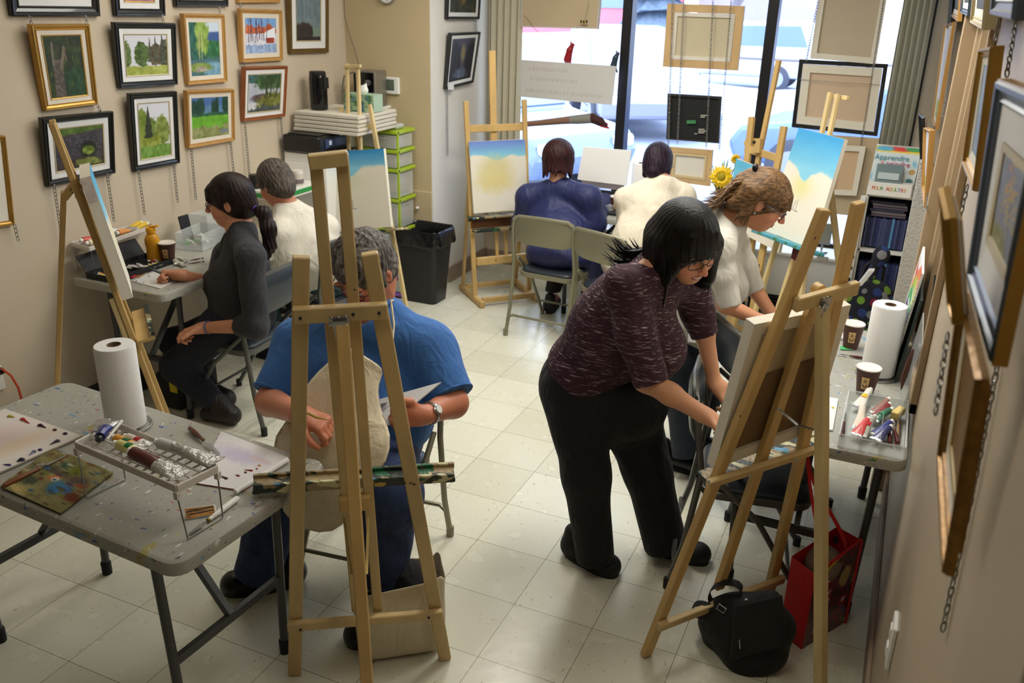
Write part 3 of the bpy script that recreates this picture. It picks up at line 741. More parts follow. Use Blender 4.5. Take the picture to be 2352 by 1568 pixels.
def bar(t, name, p, q, w, d, n, m=None, bev=.003):
    return MB().beam(p, q, w, d, n, bev).build(name, m or M_w1, t, world=True)
# --- easel in front of the man (seen from behind)
f1, f2 = at(677, 1548, z=0), at(1022, 1513, z=0)
E1 = PL(f1, f2, 9, (.5, -1, 0)); c = (f1+f2)/2
t = thing('wooden_easel', 'pale wooden A-frame easel with a paint-caked tray, standing before the man in blue', 'easel', (c.x, c.y, 0))
bar(t, 'outer_leg', E1(692, 588), E1(677, 1546), .042, .022, E1.n); bar(t, 'outer_leg', E1(848, 580), E1(1022, 1511), .042, .022, E1.n)
bar(t, 'mast', E1(725, 362, -.012), E1(819, 1400, -.012), .030, .024, E1.n); bar(t, 'mast', E1(785, 352, -.012), E1(868, 1400, -.012), .030, .024, E1.n)
bar(t, 'top_bar', E1(709, 372, .006), E1(800, 362, .006), .036, .020, E1.n)
bar(t, 'crossbar', E1(673, 724, .022), E1(890, 712, .022), .044, .022, E1.n); bar(t, 'lower_crossbar', E1(660, 1438, .022), E1(1015, 1409, .022), .034, .022, E1.n)
bar(t, 'mast_block', E1(779, 1156, .0), E1(851, 1150, .0), .05, .03, E1.n, M_w2)
a, b = E1(786, 742, .03), at(850, 1600, z=0.0)
# rear strut swings out towards the room
hh = (E1.h); foot = Vector((c.x, c.y, 0))+hh*.50; foot = at(849, 1590, y=foot.y); foot.z = 0
rl = bar(t, 'rear_leg', a, foot, .040, .034, E1.e, M_w2)
tr = bar(t, 'paint_tray', E1(582, 1114, -.045), E1(1043, 1086, -.045), .012, .075, E1.n, M_tray)
MB().beam(E1(582, 1096, -.075), E1(1043, 1068, -.075), .022, .012, E1.n, .002).build('tray_lip', M_tray, tr, world=True)
MB().beam(E1(582, 1122, -.012), E1(1043, 1096, -.012), .030, .012, E1.n, .002).build('tray_back', M_tray, tr, world=True)
hg = MB().beam(E1(756, 737, .036), E1(802, 734, .036), .022, .003, E1.n).build('hinge', M_zinc, t, world=True)
MB().prism([(-.018, 0), (.018, 0), (.008, -.075), (-.008, -.075)], 0, .003, Matrix((E1.e, E1.up, E1.n)).transposed(), c=E1(779, 738, .046)).build('hinge_strap', M_zinc, hg, world=True)
MB().tube([E1(754, 746, .040), E1(803, 743, .040)], .0035, 8).build('hinge_pin', M_zinc, hg, True, world=True)
for u, v in ((762, 730), (778, 729), (795, 727), (777, 757), (786, 750), (781, 773)):
    MB().ell(E1(u, v, .046 if v > 740 else .039), (.004,)*3, n=8, m=5).build('screw', M_zinc, hg, True, world=True)
for (u0, v0, u1, v1) in ((790, 1190, 808, 1318), (846, 1188, 842, 1318)):
    br = MB().beam(E1(u0, v0, .018), E1((u0+u1)/2, (v0+v1)/2, .10), .008, .002, E1.n).build('brass_stay', M_brass, t, world=True)
    MB().beam(E1((u0+u1)/2, (v0+v1)/2, .10), E1(u1, v1, .19), .008, .002, E1.n).build('stay_link', M_brass, br, world=True)
for u, v in ((690, 731), (871, 719), (690, 1446), (985, 1418), (811, 722)):
    MB().ell(E1(u, v, .034), (.0045,)*3, n=8, m=5).build('screw_hole', M_rub, t, True, world=True)
# --- easel at front right (seen from behind)
f1, f2 = at(1483, 1505, z=0), at(1757, 1402, z=0)
E2 = PL(f1, f2, 9, (1, -.6, 0)); c = (f1+f2)/2
t = thing('wooden_easel', 'pale wooden A-frame easel leaning over the black handbag, canvas held towards the purple-topped woman', 'easel', (c.x, c.y, 0))
bar(t, 'outer_leg', E2(1893, 480), E2(1483, 1503), .036, .026, E2.n, M_w2); bar(t, 'outer_leg', E2(1972, 464), E2(1757, 1400), .036, .026, E2.n, M_w2)
bar(t, 'mast', E2(1877, 668, -.01), E2(1650, 1350, -.01), .036, .024, E2.n, M_w2)
MB().lathe([(.018, -.012), (.018, .012)], n=16, M=Matrix((E2.e, E2.up, E2.n)).transposed(), c=E2(1879, 664, -.01)).build('mast_top', M_w2, t, True, world=True)
bar(t, 'crossbar', E2(1826, 700, .024), E2(1968, 660, .024), .042, .022, E2.n); bar(t, 'lower_crossbar', E2(1512, 1440, .024), E2(1800, 1328, .024), .030, .022, E2.n)
bar(t, 'shelf_bar', E2(1625, 1112, .024), E2(1880, 1030, .024), .026, .022, E2.n)
a = E2(1889, 705, .03); foot = Vector((c.x, c.y, 0))+E2.h*.46; foot = at(1900, 1592, y=foot.y); foot.z = 0
bar(t, 'rear_leg', a, foot, .036, .028, E2.e, M_w3)
tr = bar(t, 'paint_tray', E2(1612, 1098, -.045), E2(1868, 1008, -.045), .012, .06, E2.n, M_tray)
MB().beam(E2(1612, 1092, -.075), E2(1868, 1002, -.075), .022, .012, E2.n, .002).build('tray_lip', M_tray, tr, world=True)
hg = MB().beam(E2(1885, 697, .038), E2(1909, 690, .038), .026, .003, E2.n).build('hinge', M_zinc, t, world=True)
MB().prism([(-.012, .01), (.012, .01), (.010, -.03), (0, -.04), (-.010, -.03)], 0, .003, Matrix((E2.e, E2.up, E2.n)).transposed(), c=E2(1897, 705, .046)).build('hinge_strap', M_zinc, hg, world=True)
for u, v in ((1893, 685), (1901, 683), (1893, 700), (1902, 698), (1896, 712), (1900, 722)):
    MB().ell(E2(u, v, .050), (.0035,)*3, n=8, m=5).build('screw', M_zinc, hg, True, world=True)
st = MB().beam(E2(1787, 938, .015), E2(1832, 976, .07), .012, .002, E2.up).build('metal_stay', M_zinc, t, world=True)
lp = a+(foot-a)*((Vector(at(1890, 993, y=(a+(foot-a)*.33).y))-a).length/(foot-a).length)
MB().beam(E2(1832, 976, .07), lp, .012, .002, E2.up).build('stay_link', M_zinc, st, world=True)
for p in (E2(1787, 938, .019), lp+E2.n*.003, E2(1628, 1105, .037), E2(1722, 1092, .037), E2(1830, 1056, .037)):
    MB().ell(p, (.005,)*3, n=8, m=5).build('screw', M_zinc, t, True, world=True)
# canvas on it, back towards us
def stretcher(name, label, P, off_t, wbar=.035, back=M_canvas, edge=M_cwhite, cat='canvas', pic=None, bracing=False, grp=None, m_bar=None):
    """canvas on stretcher bars; P = BL, BR, TR, TL seen from the back; off_t = vector from back to the painted face"""
    P = [Vector(p) for p in P]; t = thing(name, label, cat, tuple((P[0]+P[1])/2), 0, grp); T = Vector(off_t)
    e = [(P[1]-P[0]).normalized(), (P[2]-P[1]).normalized(), (P[3]-P[2]).normalized(), (P[0]-P[3]).normalized()]
    cen = sum(P, Vector())/4
    for i in range(4):
        a, b = P[i], P[(i+1) % 4]; ia = a+(e[i]*wbar-e[i-1]*wbar); ib = b+(-e[i]*wbar+e[(i+1) % 4]*wbar)
        vs = [a, b, ib, ia]
        MB().slab(vs, T).build('stretcher_bar', m_bar or M_cwhite, t, world=True)
    q = [P[0]+T*.55, P[1]+T*.55, P[2]+T*.55, P[3]+T*.55]; f = T*.5
    MB().slab([cen+(x-cen)*.995 for x in q], T*.2).build('canvas_back', back, t, world=True)
    if pic is not None: panel('painted_face', [P[1]+T*1.03, P[0]+T*1.03, P[3]+T*1.03, P[2]+T*1.03], pic, M_vc, t, True, -T*.06)
    else: MB().slab([x+T for x in P], T*.04).build('canvas_face', edge, t, world=True)
    return t
n2 = -E2.n*.036
skyp = lambda s: sky_pic(s)
def sky_pic(seed, top=(60, 165, 220), split=.62, yel=(226, 220, 150), ground=(236, 230, 215), mast=True):
    p = Pic(110, 136, ground); c0 = (236, 230, 215)
    p.c[:] = ground
    t = np.clip((p.v-split)/(1-split), 0, 1)[..., None]
    sk = np.array(top)*t+np.array((135, 205, 232))*(1-t); n = (fbm(p.u*3, p.v*12, seed)-.5)*.10
    edge = split+.10*(fbm(p.u*4, p.v*0, seed+2)-.5)-.10*np.exp(-((p.u-.45)/.16)**2)
    m = np.clip((p.v+n*.5-edge)/.03+.5, 0, 1)[..., None]; p.c = p.c*(1-m)+(sk+n[..., None]*120)*m
    g = np.exp(-((p.u-.45)/.20)**2-((p.v-split+.16)/.11)**2)*.85; p.put(g*(1-m[..., 0]), yel)
    if mast: p.line(.42, .28, .44, .36, .010, (165, 160, 160)).line(.48, .27, .48, .38, .008, (170, 165, 165)).line(.38, .28, .53, .27, .008, (175, 170, 165))
    return p
P = [E2(1640, 1078, -.022), E2(1868, 990, -.022), E2(1955, 700, -.022), E2(1733, 745, -.022)]
t = stretcher('canvas', 'canvas seen from the back on the front-right easel, cream cloth over brown liner', P, n2, .040, m_bar=M_cwhite)
# darker unprimed lower half of the back
cen = sum(P, Vector())/4
lerp = lambda a, b, k: a+(b-a)*k
ins = [lerp(P[i], cen, .10) for i in range(4)]
MB().slab([ins[0]+n2*.35, ins[1]+n2*.35, lerp(ins[1], ins[2], .64)+n2*.35, lerp(ins[0], ins[3], .60)+n2*.35], n2*.1).build('brown_liner', mat('brown_liner', srgb(128, 100, 66), .8, var=.12, vscale=9), t, world=True)
# --- easel seen edge-on at the left
c0 = at(428, 1100, z=0); ev = Vector((-.756, .655, 0))
E3 = PL(c0, c0+ev, 11, (-1, -1, 0))
t = thing('wooden_easel', 'wooden easel seen edge-on at the left, canvas towards the black-haired woman', 'easel', (c0.x-.2, c0.y, 0))
a = E3(118, 283); mid = lambda k: a+(c0-a)*k
bar(t, 'front_leg', a, c0, .024, .036, E3.e, M_w2)
bar(t, 'front_leg', a+ev*.09, c0+ev*.40, .024, .036, E3.e, M_w2)
r0 = mid(.17)+E3.h*.05+ev*.02; rf = at(126, 1055, z=0)
bar(t, 'rear_leg', r0, rf, .022, .034, E3.e, M_w2); bar(t, 'hinge_block', mid(.15), r0+Vector((0, 0, -.02)), .03, .045, E3.e, M_w2)
bar(t, 'cross_rail', mid(.18)-ev*.0, mid(.18)+ev*.20, .03, .02, (0, 0, 1), M_w2)
k = mid(.575)
MB().slab([k-ev*.05-E3.n*.01, k+ev*.35-E3.n*.01, k+ev*.35-E3.n*.085, k-ev*.05-E3.n*.085], (0, 0, .014)).build('ledge', M_w2, t, world=True)
MB().slab([k-ev*.05-E3.n*.065+Vector((0, 0, .014)), k+ev*.35-E3.n*.065+Vector((0, 0, .014)), k+ev*.35-E3.n*.085+Vector((0, 0, .014)), k-ev*.05-E3.n*.085+Vector((0, 0, .014))], (0, 0, .02)).build('ledge_lip', M_tray, t, world=True)
bar(t, 'ledge_bracket', mid(.45)+E3.n*.025, mid(.60)+E3.n*.025, .02, .03, E3.e, M_w3)
# canvas
cb = E3(281, 690, -.030); ct = E3(183, 410, -.030)
we = ev*.30; Tn = -E3.n*.040
cp = [cb, cb+we, ct+we, ct]
t3 = stretcher('canvas', 'white-edged canvas in side view on the left easel', [p+Tn*0 for p in cp], Tn, .03, pic=sky_pic(41))
vd = -ev*.002
MB().slab([ct+vd, ct+Tn+vd, lerp(ct, cb, .20)+Tn+vd, lerp(ct, cb, .20)+vd], vd).build('paint_stained_edge', mat('pale_pink_stain', srgb(218, 206, 198), .6, var=.25, vscale=40), t3, world=True)
# ------------------------------------------------------------------ framed pictures
M_fblack = mat('frame_black', srgb(26, 28, 27), .3, coat=.3); M_fgold = mat('frame_gold', srgb(190, 148, 70), .32, .55, var=.12, vscale=20)
M_fgold2 = mat('frame_gold_wood', srgb(196, 150, 84), .4, .15, var=.12, vscale=20, stretch=(1, 1, .4)); M_fred = mat('frame_red_wood', srgb(150, 88, 48), .35, var=.15, vscale=16)
M_fbronze = mat('frame_bronze', srgb(150, 110, 50), .4, .6, var=.3, vscale=60, bump=.2, bscale=90); M_fgrey = mat('frame_blue_grey', srgb(86, 96, 108), .35, .3)
M_matb = mat('mat_board_cream', srgb(232, 228, 214), .8); M_matw = mat('mat_board_white', srgb(226, 226, 226), .8); M_matp = mat('mat_board_pinkish', srgb(222, 212, 196), .8); M_gilt = mat('gilt_fillet', srgb(200, 160, 80), .3, .7)
M_cham = mat('frame_champagne', srgb(205, 190, 150), .35, .4)
def trees_pic(seed, sky=(215, 215, 225), green=((70, 95, 40), (125, 140, 60)), grass=(165, 175, 80), horizon=.22, spruce=(), blob=(), hill=None, nx=84, ny=72):
    p = Pic(nx, ny, sky); rnd = random.Random(seed)
    if hill: p.band(horizon, horizon+.32, hill, rough=.2, var=15, seed=seed)
    for (x, y, rx, ry, c) in blob: p.ell(x, y, rx, ry, c, .12, .5, seed=rnd.randint(1, 99), sc=16, var=55)
    for (x, y0, y1, w, c) in spruce:
        for k in range(16):
            t = k/15; p.ell(x+rnd.uniform(-.01, .01), y0+(y1-y0)*t, w*(1-t*.9)*rnd.uniform(.7, 1.1), .03, c, .4, .4, seed=rnd.randint(1, 99), var=30)
    p.band(-.1, horizon, grass, rough=.06, var=35, seed=seed+3)
    return p
def pic_stump():
    p = Pic(66, 90, (34, 46, 24)); p.put((fbm(p.u*7, p.v*9, 4)-.45)*5, (50, 66, 30), var=20); p.ell(.75, .25, .3, .25, (36, 70, 40), .4, .6, seed=8, var=25)
    p.put((fbm(p.u*11, p.v*9, 14)-.6)*6, (70, 84, 36))
    p.put(((p.v < .62)*(np.abs(p.u-.28-.06*p.v) < .14-.03*p.v)).astype(float), (92, 84, 76), var=40, sc=22); p.line(.19, .55, .22, .88, .035, (120, 110, 98)); p.line(.40, .5, .52, .80, .05, (120, 108, 92)); p.line(.36, .66, .30, .84, .03, (60, 52, 44)); p.line(.52, .78, .55, .60, .03, (110, 96, 78)); return p
def pic_birch():
    p = Pic(64, 96, (70, 110, 110)); p.ell(.8, .85, .5, .2, (205, 220, 235), .2, .4); p.ell(.85, .70, .5, .12, (60, 90, 150), .3, .2); p.ell(.15, .6, .45, .6, (40, 95, 80), .3, .6, var=30, seed=9); p.ell(.8, .5, .4, .16, (45, 110, 60), .3, .6, var=40, seed=5)
    p.ell(.42, .75, .22, .35, (140, 170, 70), .3, .8, var=40, seed=12); p.line(.30, .25, .32, .8, .015, (190, 180, 160)); p.line(.40, .28, .41, .8, .012, (200, 190, 165)); p.band(-.1, .30, (70, 110, 120), rough=.05, var=20); p.ell(.75, .12, .35, .14, (120, 165, 190), .3, .4, var=25); p.ell(.3, .16, .4, .09, (130, 150, 70), .3, .6, var=40, seed=7); p.ell(.35, .12, .2, .05, (170, 160, 150), .3, .9, var=40, seed=17); return p
def pic_winter():
    p = Pic(80, 84, (120, 165, 220)); p.band(.52, .78, (190, 95, 50), rough=.3, var=45, seed=2, sc=14); p.band(-.1, .56, (215, 215, 230), rough=.05, var=20); p.band(-.1, .25, (150, 175, 215), rough=.15, var=45, sc=18, seed=6)
    p.rect(.66, .28, .93, .48, (165, 70, 45), var=25); p.put(np.clip(((p.v-.44-.4*(p.u-.62)) < .16)*((p.v-.44) > .0)*(p.u > .62)*(p.u < .96), 0, 1).astype(float), (235, 240, 250))
    rnd = random.Random(3)
    for k in range(9): x = .1+.07*k; p.line(x, .3+rnd.random()*.1, x+rnd.uniform(-.1, .1), 1.0, .012, (70, 60, 90))
    return p
def pic_lake(): 
    p = trees_pic(5, (205, 208, 215), horizon=.0, blob=[(.5, .95, .6, .12, (60, 100, 110))]); p.band(.25, .78, (175, 180, 195), rough=.02, var=10); p.ell(.5, .85, .55, .1, (60, 95, 90), .2, .3, var=20); p.ell(.65, .8, .42, .22, (60, 90, 50), .4, .9, var=45, seed=31); p.ell(.45, .36, .35, .12, (95, 80, 90), .2, .3, var=25); p.ell(.8, .22, .5, .28, (110, 115, 50), .3, .6, var=45); p.band(-.1, .12, (75, 85, 85), rough=.3, var=30)
    for x, d in ((.52, .1), (.6, -.08), (.68, .04), (.85, .1)): p.line(x, .35, x+d, .95, .022, (50, 55, 35))
    return p
def pic_bridge():
    p = Pic(90, 72, (58, 54, 62)); p.put((fbm(p.u*22, p.v*24, 3)-.5)*5, (84, 80, 88)); p.put(np.clip((p.v-.78-.1*p.u)/.05, 0, 1), (82, 110, 40), var=40); p.ell(.68, .42, .17, .22, (24, 30, 16), .2, .1); p.ell(.68, .40, .12, .12, (110, 134, 44), .6, 1.0, var=60); p.band(-.1, .22, (60, 50, 48), rough=.15, var=25); p.ell(.7, .12, .28, .10, (120, 130, 60), .4, 1.2, var=40, seed=22); return p
def pic_field():
    p = Pic(84, 74, (70, 105, 165)); p.band(.6, .8, (90, 130, 165), rough=.1, var=15); 
    for x, h_, w in ((.06, .95, .07), (.14, .9, .06), (.25, .98, .1), (.60, .9, .07), (.68, .95, .06), (.93, .98, .1)): p.ell(x, h_-.22, w, .25, (22, 60, 42), .3, .8, seed=int(x*90), var=20)
    p.band(.50, .62, (40, 90, 60), rough=.1, var=25); p.band(-.1, .54, (105, 170, 40), rough=.03, var=22); p.band(-.05, .26, (140, 145, 90), rough=.3, var=45, sc=14); p.ell(.86, .12, .13, .05, (120, 130, 140), .3, .6); return p
def pic_church():
    p = Pic(56, 100, (120, 140, 130)); p.band(.72, 1.2, (50, 72, 45), rough=.1, var=30); p.ell(.6, .82, .3, .1, (150, 155, 95), .4, .8, var=40); p.line(.66, .8, .66, .98, .02, (225, 225, 225)); p.band(.2, .7, (110, 128, 138), rough=.05, var=22); p.ell(.3, .14, .4, .14, (52, 46, 44), .2, .4, var=15); p.band(-.1, .06, (40, 38, 40)); return p
def pic_dark(): 
    p = Pic(60, 60, (40, 46, 42)); p.put((fbm(p.u*8, p.v*6, 6)-.5)*5, (70, 66, 44)); p.ell(.5, .5, .1, .25, (120, 100, 60), .5, .9); return p
def pic_night():
    p = Pic(54, 72, (74, 68, 86)); p.ell(.15, .4, .3, .5, (34, 34, 42), .3, .4); p.ell(.9, .4, .28, .5, (30, 30, 40), .3, .4); p.ell(.52, .66, .09, .2, (130, 120, 80), .5, .7); p.ell(.5, .16, .3, .12, (90, 100, 120), .5, 1.2, var=40); p.band(-.1, .06, (30, 30, 36)); return p
def pic_flowers(nx=80, ny=110):
    p = Pic(nx, ny, (132, 138, 150)); p.put((fbm(p.u*3, p.v*5, 9)-.4)*2, (110, 116, 140), var=18); p.line(.75, .02, .62, .6, .014, (78, 74, 84)); p.line(.68, .3, .4, .75, .012, (84, 80, 88)); p.line(.65, .5, .9, .85, .010, (84, 80, 88))
    rnd = random.Random(4)
    for k in range(90):
        x = min(.97, max(.03, rnd.gauss(.5, .2))); y = min(.97, .35+abs(rnd.gauss(.3, .2))); p.ell(x, y, .022, .022, (190, 160, 60) if k % 5 else (196, 120, 60), .5)
    p.ell(.3, .1, .4, .14, (130, 128, 70), .6, 1, var=40); return p
def picture(label, P, fw, fm, pic, liner=.03, lm_=None, depth=.03, n=None, fillet=None, grp=None, fil_w=.005, side_m=None):
    """framed picture; P = BL, BR, TR, TL outer corners of the front face, n = unit normal pointing out of the front"""
    P = [Vector(p) for p in P]; n = Vector(n) if n else ((P[1]-P[0]).cross(P[3]-P[0])).normalized()
    t = thing('framed_picture', label, 'picture', tuple((P[0]+P[1])/2-n*depth), 0, grp)
    W_ = (P[1]-P[0]).length; H_ = (P[3]-P[0]).length
    def q(d): # inset quad by d metres
        a, b = d/W_, d/H_
        f = lambda s, r: (P[0]*(1-s)+P[1]*s)*(1-r)+(P[3]*(1-s)+P[2]*s)*r
        return [f(a, b), f(1-a, b), f(1-a, 1-b), f(a, 1-b)]
    prof = [(0, -depth), (0, -.006), (fw*.12, 0), (fw*.35, -.001), (fw*.45, -.006), (fw*.75, -.010), (fw*.88, -.006), (fw, -.010), (fw, -.020)]
    vs = []; fs = []
    for d, o in prof: vs += [x+n*o for x in q(d)]
    for i in range(len(prof)-1):
        for j in range(4): fs.append((i*4+j, i*4+(j+1) % 4, (i+1)*4+(j+1) % 4, (i+1)*4+j))
    fs.append((3, 2, 1, 0))
    MB().add(vs, fs).build('frame', fm, t, world=True)
    if side_m:
        e = []
        for o_ in (-depth, -.004): e += [x+n*o_ for x in q(-.0015)]
        MB().add(e+[x+n*-.004 for x in q(.001)]+[x+n*-depth for x in q(.001)], [(a*4+j, a*4+(j+1) % 4, ((a+1) % 4)*4+(j+1) % 4, ((a+1) % 4)*4+j) for a in range(4) for j in range(4)]).build('frame_side', side_m, t, world=True)
    def ring(d0, d1, o0, o1, nme, m):
        vs = [x+n*o0 for x in q(d0)]+[x+n*o1 for x in q(d1)]+[x+n*(o0-.004) for x in q(d0)]+[x+n*(o1-.004) for x in q(d1)]
        fs = [(j, (j+1) % 4, 4+(j+1) % 4, 4+j) for j in range(4)]+[(8+(j+1) % 4, 8+j, 12+j, 12+(j+1) % 4) for j in range(4)]+[(4+j, 4+(j+1) % 4, 12+(j+1) % 4, 12+j) for j in range(4)]
        MB().add(vs, fs).build(nme, m, t, world=True)
    d = fw
    if liner: ring(d, d+liner, -.010, -.013, 'mat_board', lm_ or M_matb); d += liner
    if fillet: ring(d-.001, d+fil_w, -.010, -.012, 'fillet', fillet); d += fil_w
    k = q(d-.001); panel('painting', [x-n*.014 for x in k], pic, M_vc, t, True, -n*.004)
    return t
M_chain = mat('steel_chain', srgb(150, 150, 148), .35, .85)
def chain(label, p, q, r=.0017, L=.017, grp='picture chains', m=None):
    """hanging chain of alternating oval links, one object"""
    p, q = Vector(p), Vector(q); d = (q-p); n = max(2, int(d.length/L)); d.normalize(); a, s, u = basis(d, (0, 1, 0)); mb = MB()
    for i in range(n):
        c = p+(q-p)*((i+.5)/n); w = s if i % 2 else u; w = (w*.8+(u if i % 2 else s)*.6).normalized()
        pts = [c+a*(math.cos(2*PI*k/8)*L*.72)+w*(math.sin(2*PI*k/8)*L*.33) for k in range(8)]
        mb.tube(pts, r, 5, closed=True)
    o = mb.build('picture_chain', m or M_chain, None, True); return tag(o, label, 'chain', grp)
XA, XB = -2.672, -2.635
def LP(bl, br, tr, tl): return [at(*bl, x=XA), at(*br, x=XA), at(*tr, x=XB), at(*tl, x=XB)]
def topoff(bl, br, h, pull=.0):
    a, b = at(*bl, x=XA), at(*br, x=XA); up = Vector((XB-XA, 0, h)); return [a, b, b+up, a+up]
G = 'pictures hanging on the left wall'
picture('wide dark framed picture cut by the top edge, above the stump picture', topoff((30, 38), (233, 38), .36), .045, M_fblack, pic_dark(), .075, M_matw, fillet=M_gilt, grp=G)
picture('black framed green and pink path painting above the tall-tree meadow picture', topoff((268, 37), (382, 37), .36), .035, M_fblack, trees_pic(2, grass=(170, 130, 140), blob=[(.2, .5, .4, .5, (80, 120, 60))]), .03, M_matw, fillet=M_gilt, grp=G)
picture('black framed picture with white mat above the gold birch picture', topoff((406, 16), (526, 16), .36), .035, M_fblack, pic_dark(), .05, M_matw, grp=G)
picture('gold wood frame mostly above the view, over the snowy barn painting', topoff((549, 8), (645, 7), .32), .04, M_fgold2, pic_winter(), .03, M_matb, grp=G)
picture('tall olive-gold frame with a white mat and a lake and church painting', topoff((668, 124), (756, 121), .55), .030, mat('frame_olive', srgb(112, 88, 44), .4, .3, var=.2, vscale=30), pic_church(), .045, M_matw, fillet=M_cham, grp=G)
picture('gold framed painting of a dead tree stump in dark woods', LP((106, 256), (227, 240), (207, 56), (72, 57)), .026, M_fgold, pic_stump(), .022, M_matp, fillet=M_gilt, grp=G)
picture('black framed painting of a round tree on a sunny lawn', LP((277, 204), (410, 195), (405, 54), (264, 52)), .030, M_fblack, trees_pic(7, blob=[(.02, .5, .12, .35, (88, 108, 50)), (.38, .52, .17, .32, (75, 98, 40)), (.75, .5, .22, .26, (96, 84, 60)), (.95, .5, .14, .36, (76, 82, 56))], spruce=[(.58, .35, .92, .06, (80, 86, 58)), (.72, .35, .95, .07, (74, 76, 56)), (.88, .35, 1.0, .09, (70, 72, 54))]), .026, M_matw, fillet=M_cham, grp=G)
picture('narrow gold framed painting of a yellow birch beside a stream', LP((433, 196), (524, 188), (517, 34), (422, 32)), .022, M_fgold2, pic_birch(), .022, M_matp, grp=G)
picture('gold wood framed painting of a red barn in snow', LP((557, 145), (651, 139), (649, 24), (553, 21)), .024, M_fgold2, pic_winter(), .026, M_matp, grp=G)
picture('reddish wood framed painting of a tree on a rock by a lake', LP((560, 280), (656, 268), (662, 152), (563, 155)), .020, M_fred, pic_lake(), .024, M_matw, fillet=M_cham, grp=G)
picture('black framed painting of a dark stone bridge over a pond', LP((112, 430), (267, 398), (262, 256), (98, 272)), .030, M_fblack, pic_bridge(), .028, M_matw, fillet=M_cham, grp=G)
picture('upright black framed painting of green trees behind a lawn', LP((311, 395), (415, 375), (408, 210), (300, 216)), .030, M_fblack, trees_pic(11, blob=[(.1, .5, .2, .42, (120, 140, 50)), (.4, .45, .2, .3, (100, 122, 45)), (.75, .48, .25, .28, (122, 138, 60)), (.35, .3, .35, .15, (138, 150, 55))], spruce=[(.3, .4, .92, .16, (48, 58, 34))], grass=(110, 150, 60), ny=84, nx=60), .022, M_matw, fillet=M_cham, grp=G)
picture('gold wood framed painting of a bright green field before a blue hill', LP((434, 342), (541, 323), (539, 205), (430, 209)), .022, M_fgold2, pic_field(), .022, M_matp, grp=G)
picture('gold frame with a pale mat cut off by the left edge of the view', [at(-120, 540, x=XA), at(36, 517, x=XA), at(14, 312, x=XB), at(-135, 318, x=XB)], .024, M_fgold, trees_pic(13), .06, M_matb, fillet=M_gilt, grp=G)
CH = lambda lab, a, b, x=XA+.004: chain(lab, at(*a, x=x), at(*b, x=x))
CH('chain ending below the cut-off gold frame at the left edge', (33, 515), (42, 553))
CH('left chain below the stone bridge picture', (124, 425), (143, 550)); CH('right chain below the stone bridge picture', (246, 400), (262, 508))
CH('left chain below the upright black framed tree picture', (318, 392), (332, 492)); CH('right chain below the upright black framed tree picture', (399, 378), (408, 464))
CH('left chain below the green field picture', (439, 340), (450, 458)); CH('right chain below the green field picture', (529, 325), (537, 398))
CH('left chain below the reddish framed lake picture', (562, 278), (574, 415)); CH('right chain below the reddish framed lake picture', (645, 268), (652, 365))
CH('left chain between the top dark frame and the stump picture', (66, 36), (74, 60)); CH('right chain between the top dark frame and the stump picture', (196, 36), (200, 58)); CH('chain between the stump and the bridge pictures', (222, 238), (234, 262))
CH('chain between the lawn picture and the black frame above it', (372, 35), (376, 55)); CH('chain above the gold birch picture', (503, 16), (506, 36)); CH('chain above the snowy barn picture', (551, 6), (553, 24)); CH('chain above the lake rock picture', (559, 140), (562, 158))
# pictures on the short white wall by the window
def CP(bl, br, tr, tl, a=XC+.03, b=XC+.055): return [at(*bl, x=a), at(*br, x=a), at(*tr, x=b), at(*tl, x=b)]
G2 = 'pictures on the short white wall'
picture('black framed night scene with a white mat, lower picture on the short white wall', CP((1026, 206), (1088, 190), (1105, 73), (1038, 76)), .020, M_fblack, pic_night(), .022, M_matw, grp=G2)
a, b = at(1029, 45, x=XC+.03), at(1102, 45, x=XC+.03); up = Vector((.02, 0, .33))
picture('black framed picture cut by the top, upper picture on the short white wall', [a, b, b+up, a+up], .020, M_fblack, pic_dark(), .026, M_matw, grp=G2)
chain('chain below the night scene on the short white wall', at(1027, 205, x=XC+.02), at(1028, 357, x=XC+.02)); chain('chain above the night scene on the short white wall', at(1092, 45, x=XC+.03), at(1094, 75, x=XC+.03))
t = MB().slab([at(1029, 206, x=XC+.04), at(1042, 206, x=XC+.04), at(1042, 193, x=XC+.04), at(1029, 193, x=XC+.04)], (.002, 0, 0)).build('price_tag', M_matw); tag(t, 'small white tag on the corner of the night scene', 'tag')
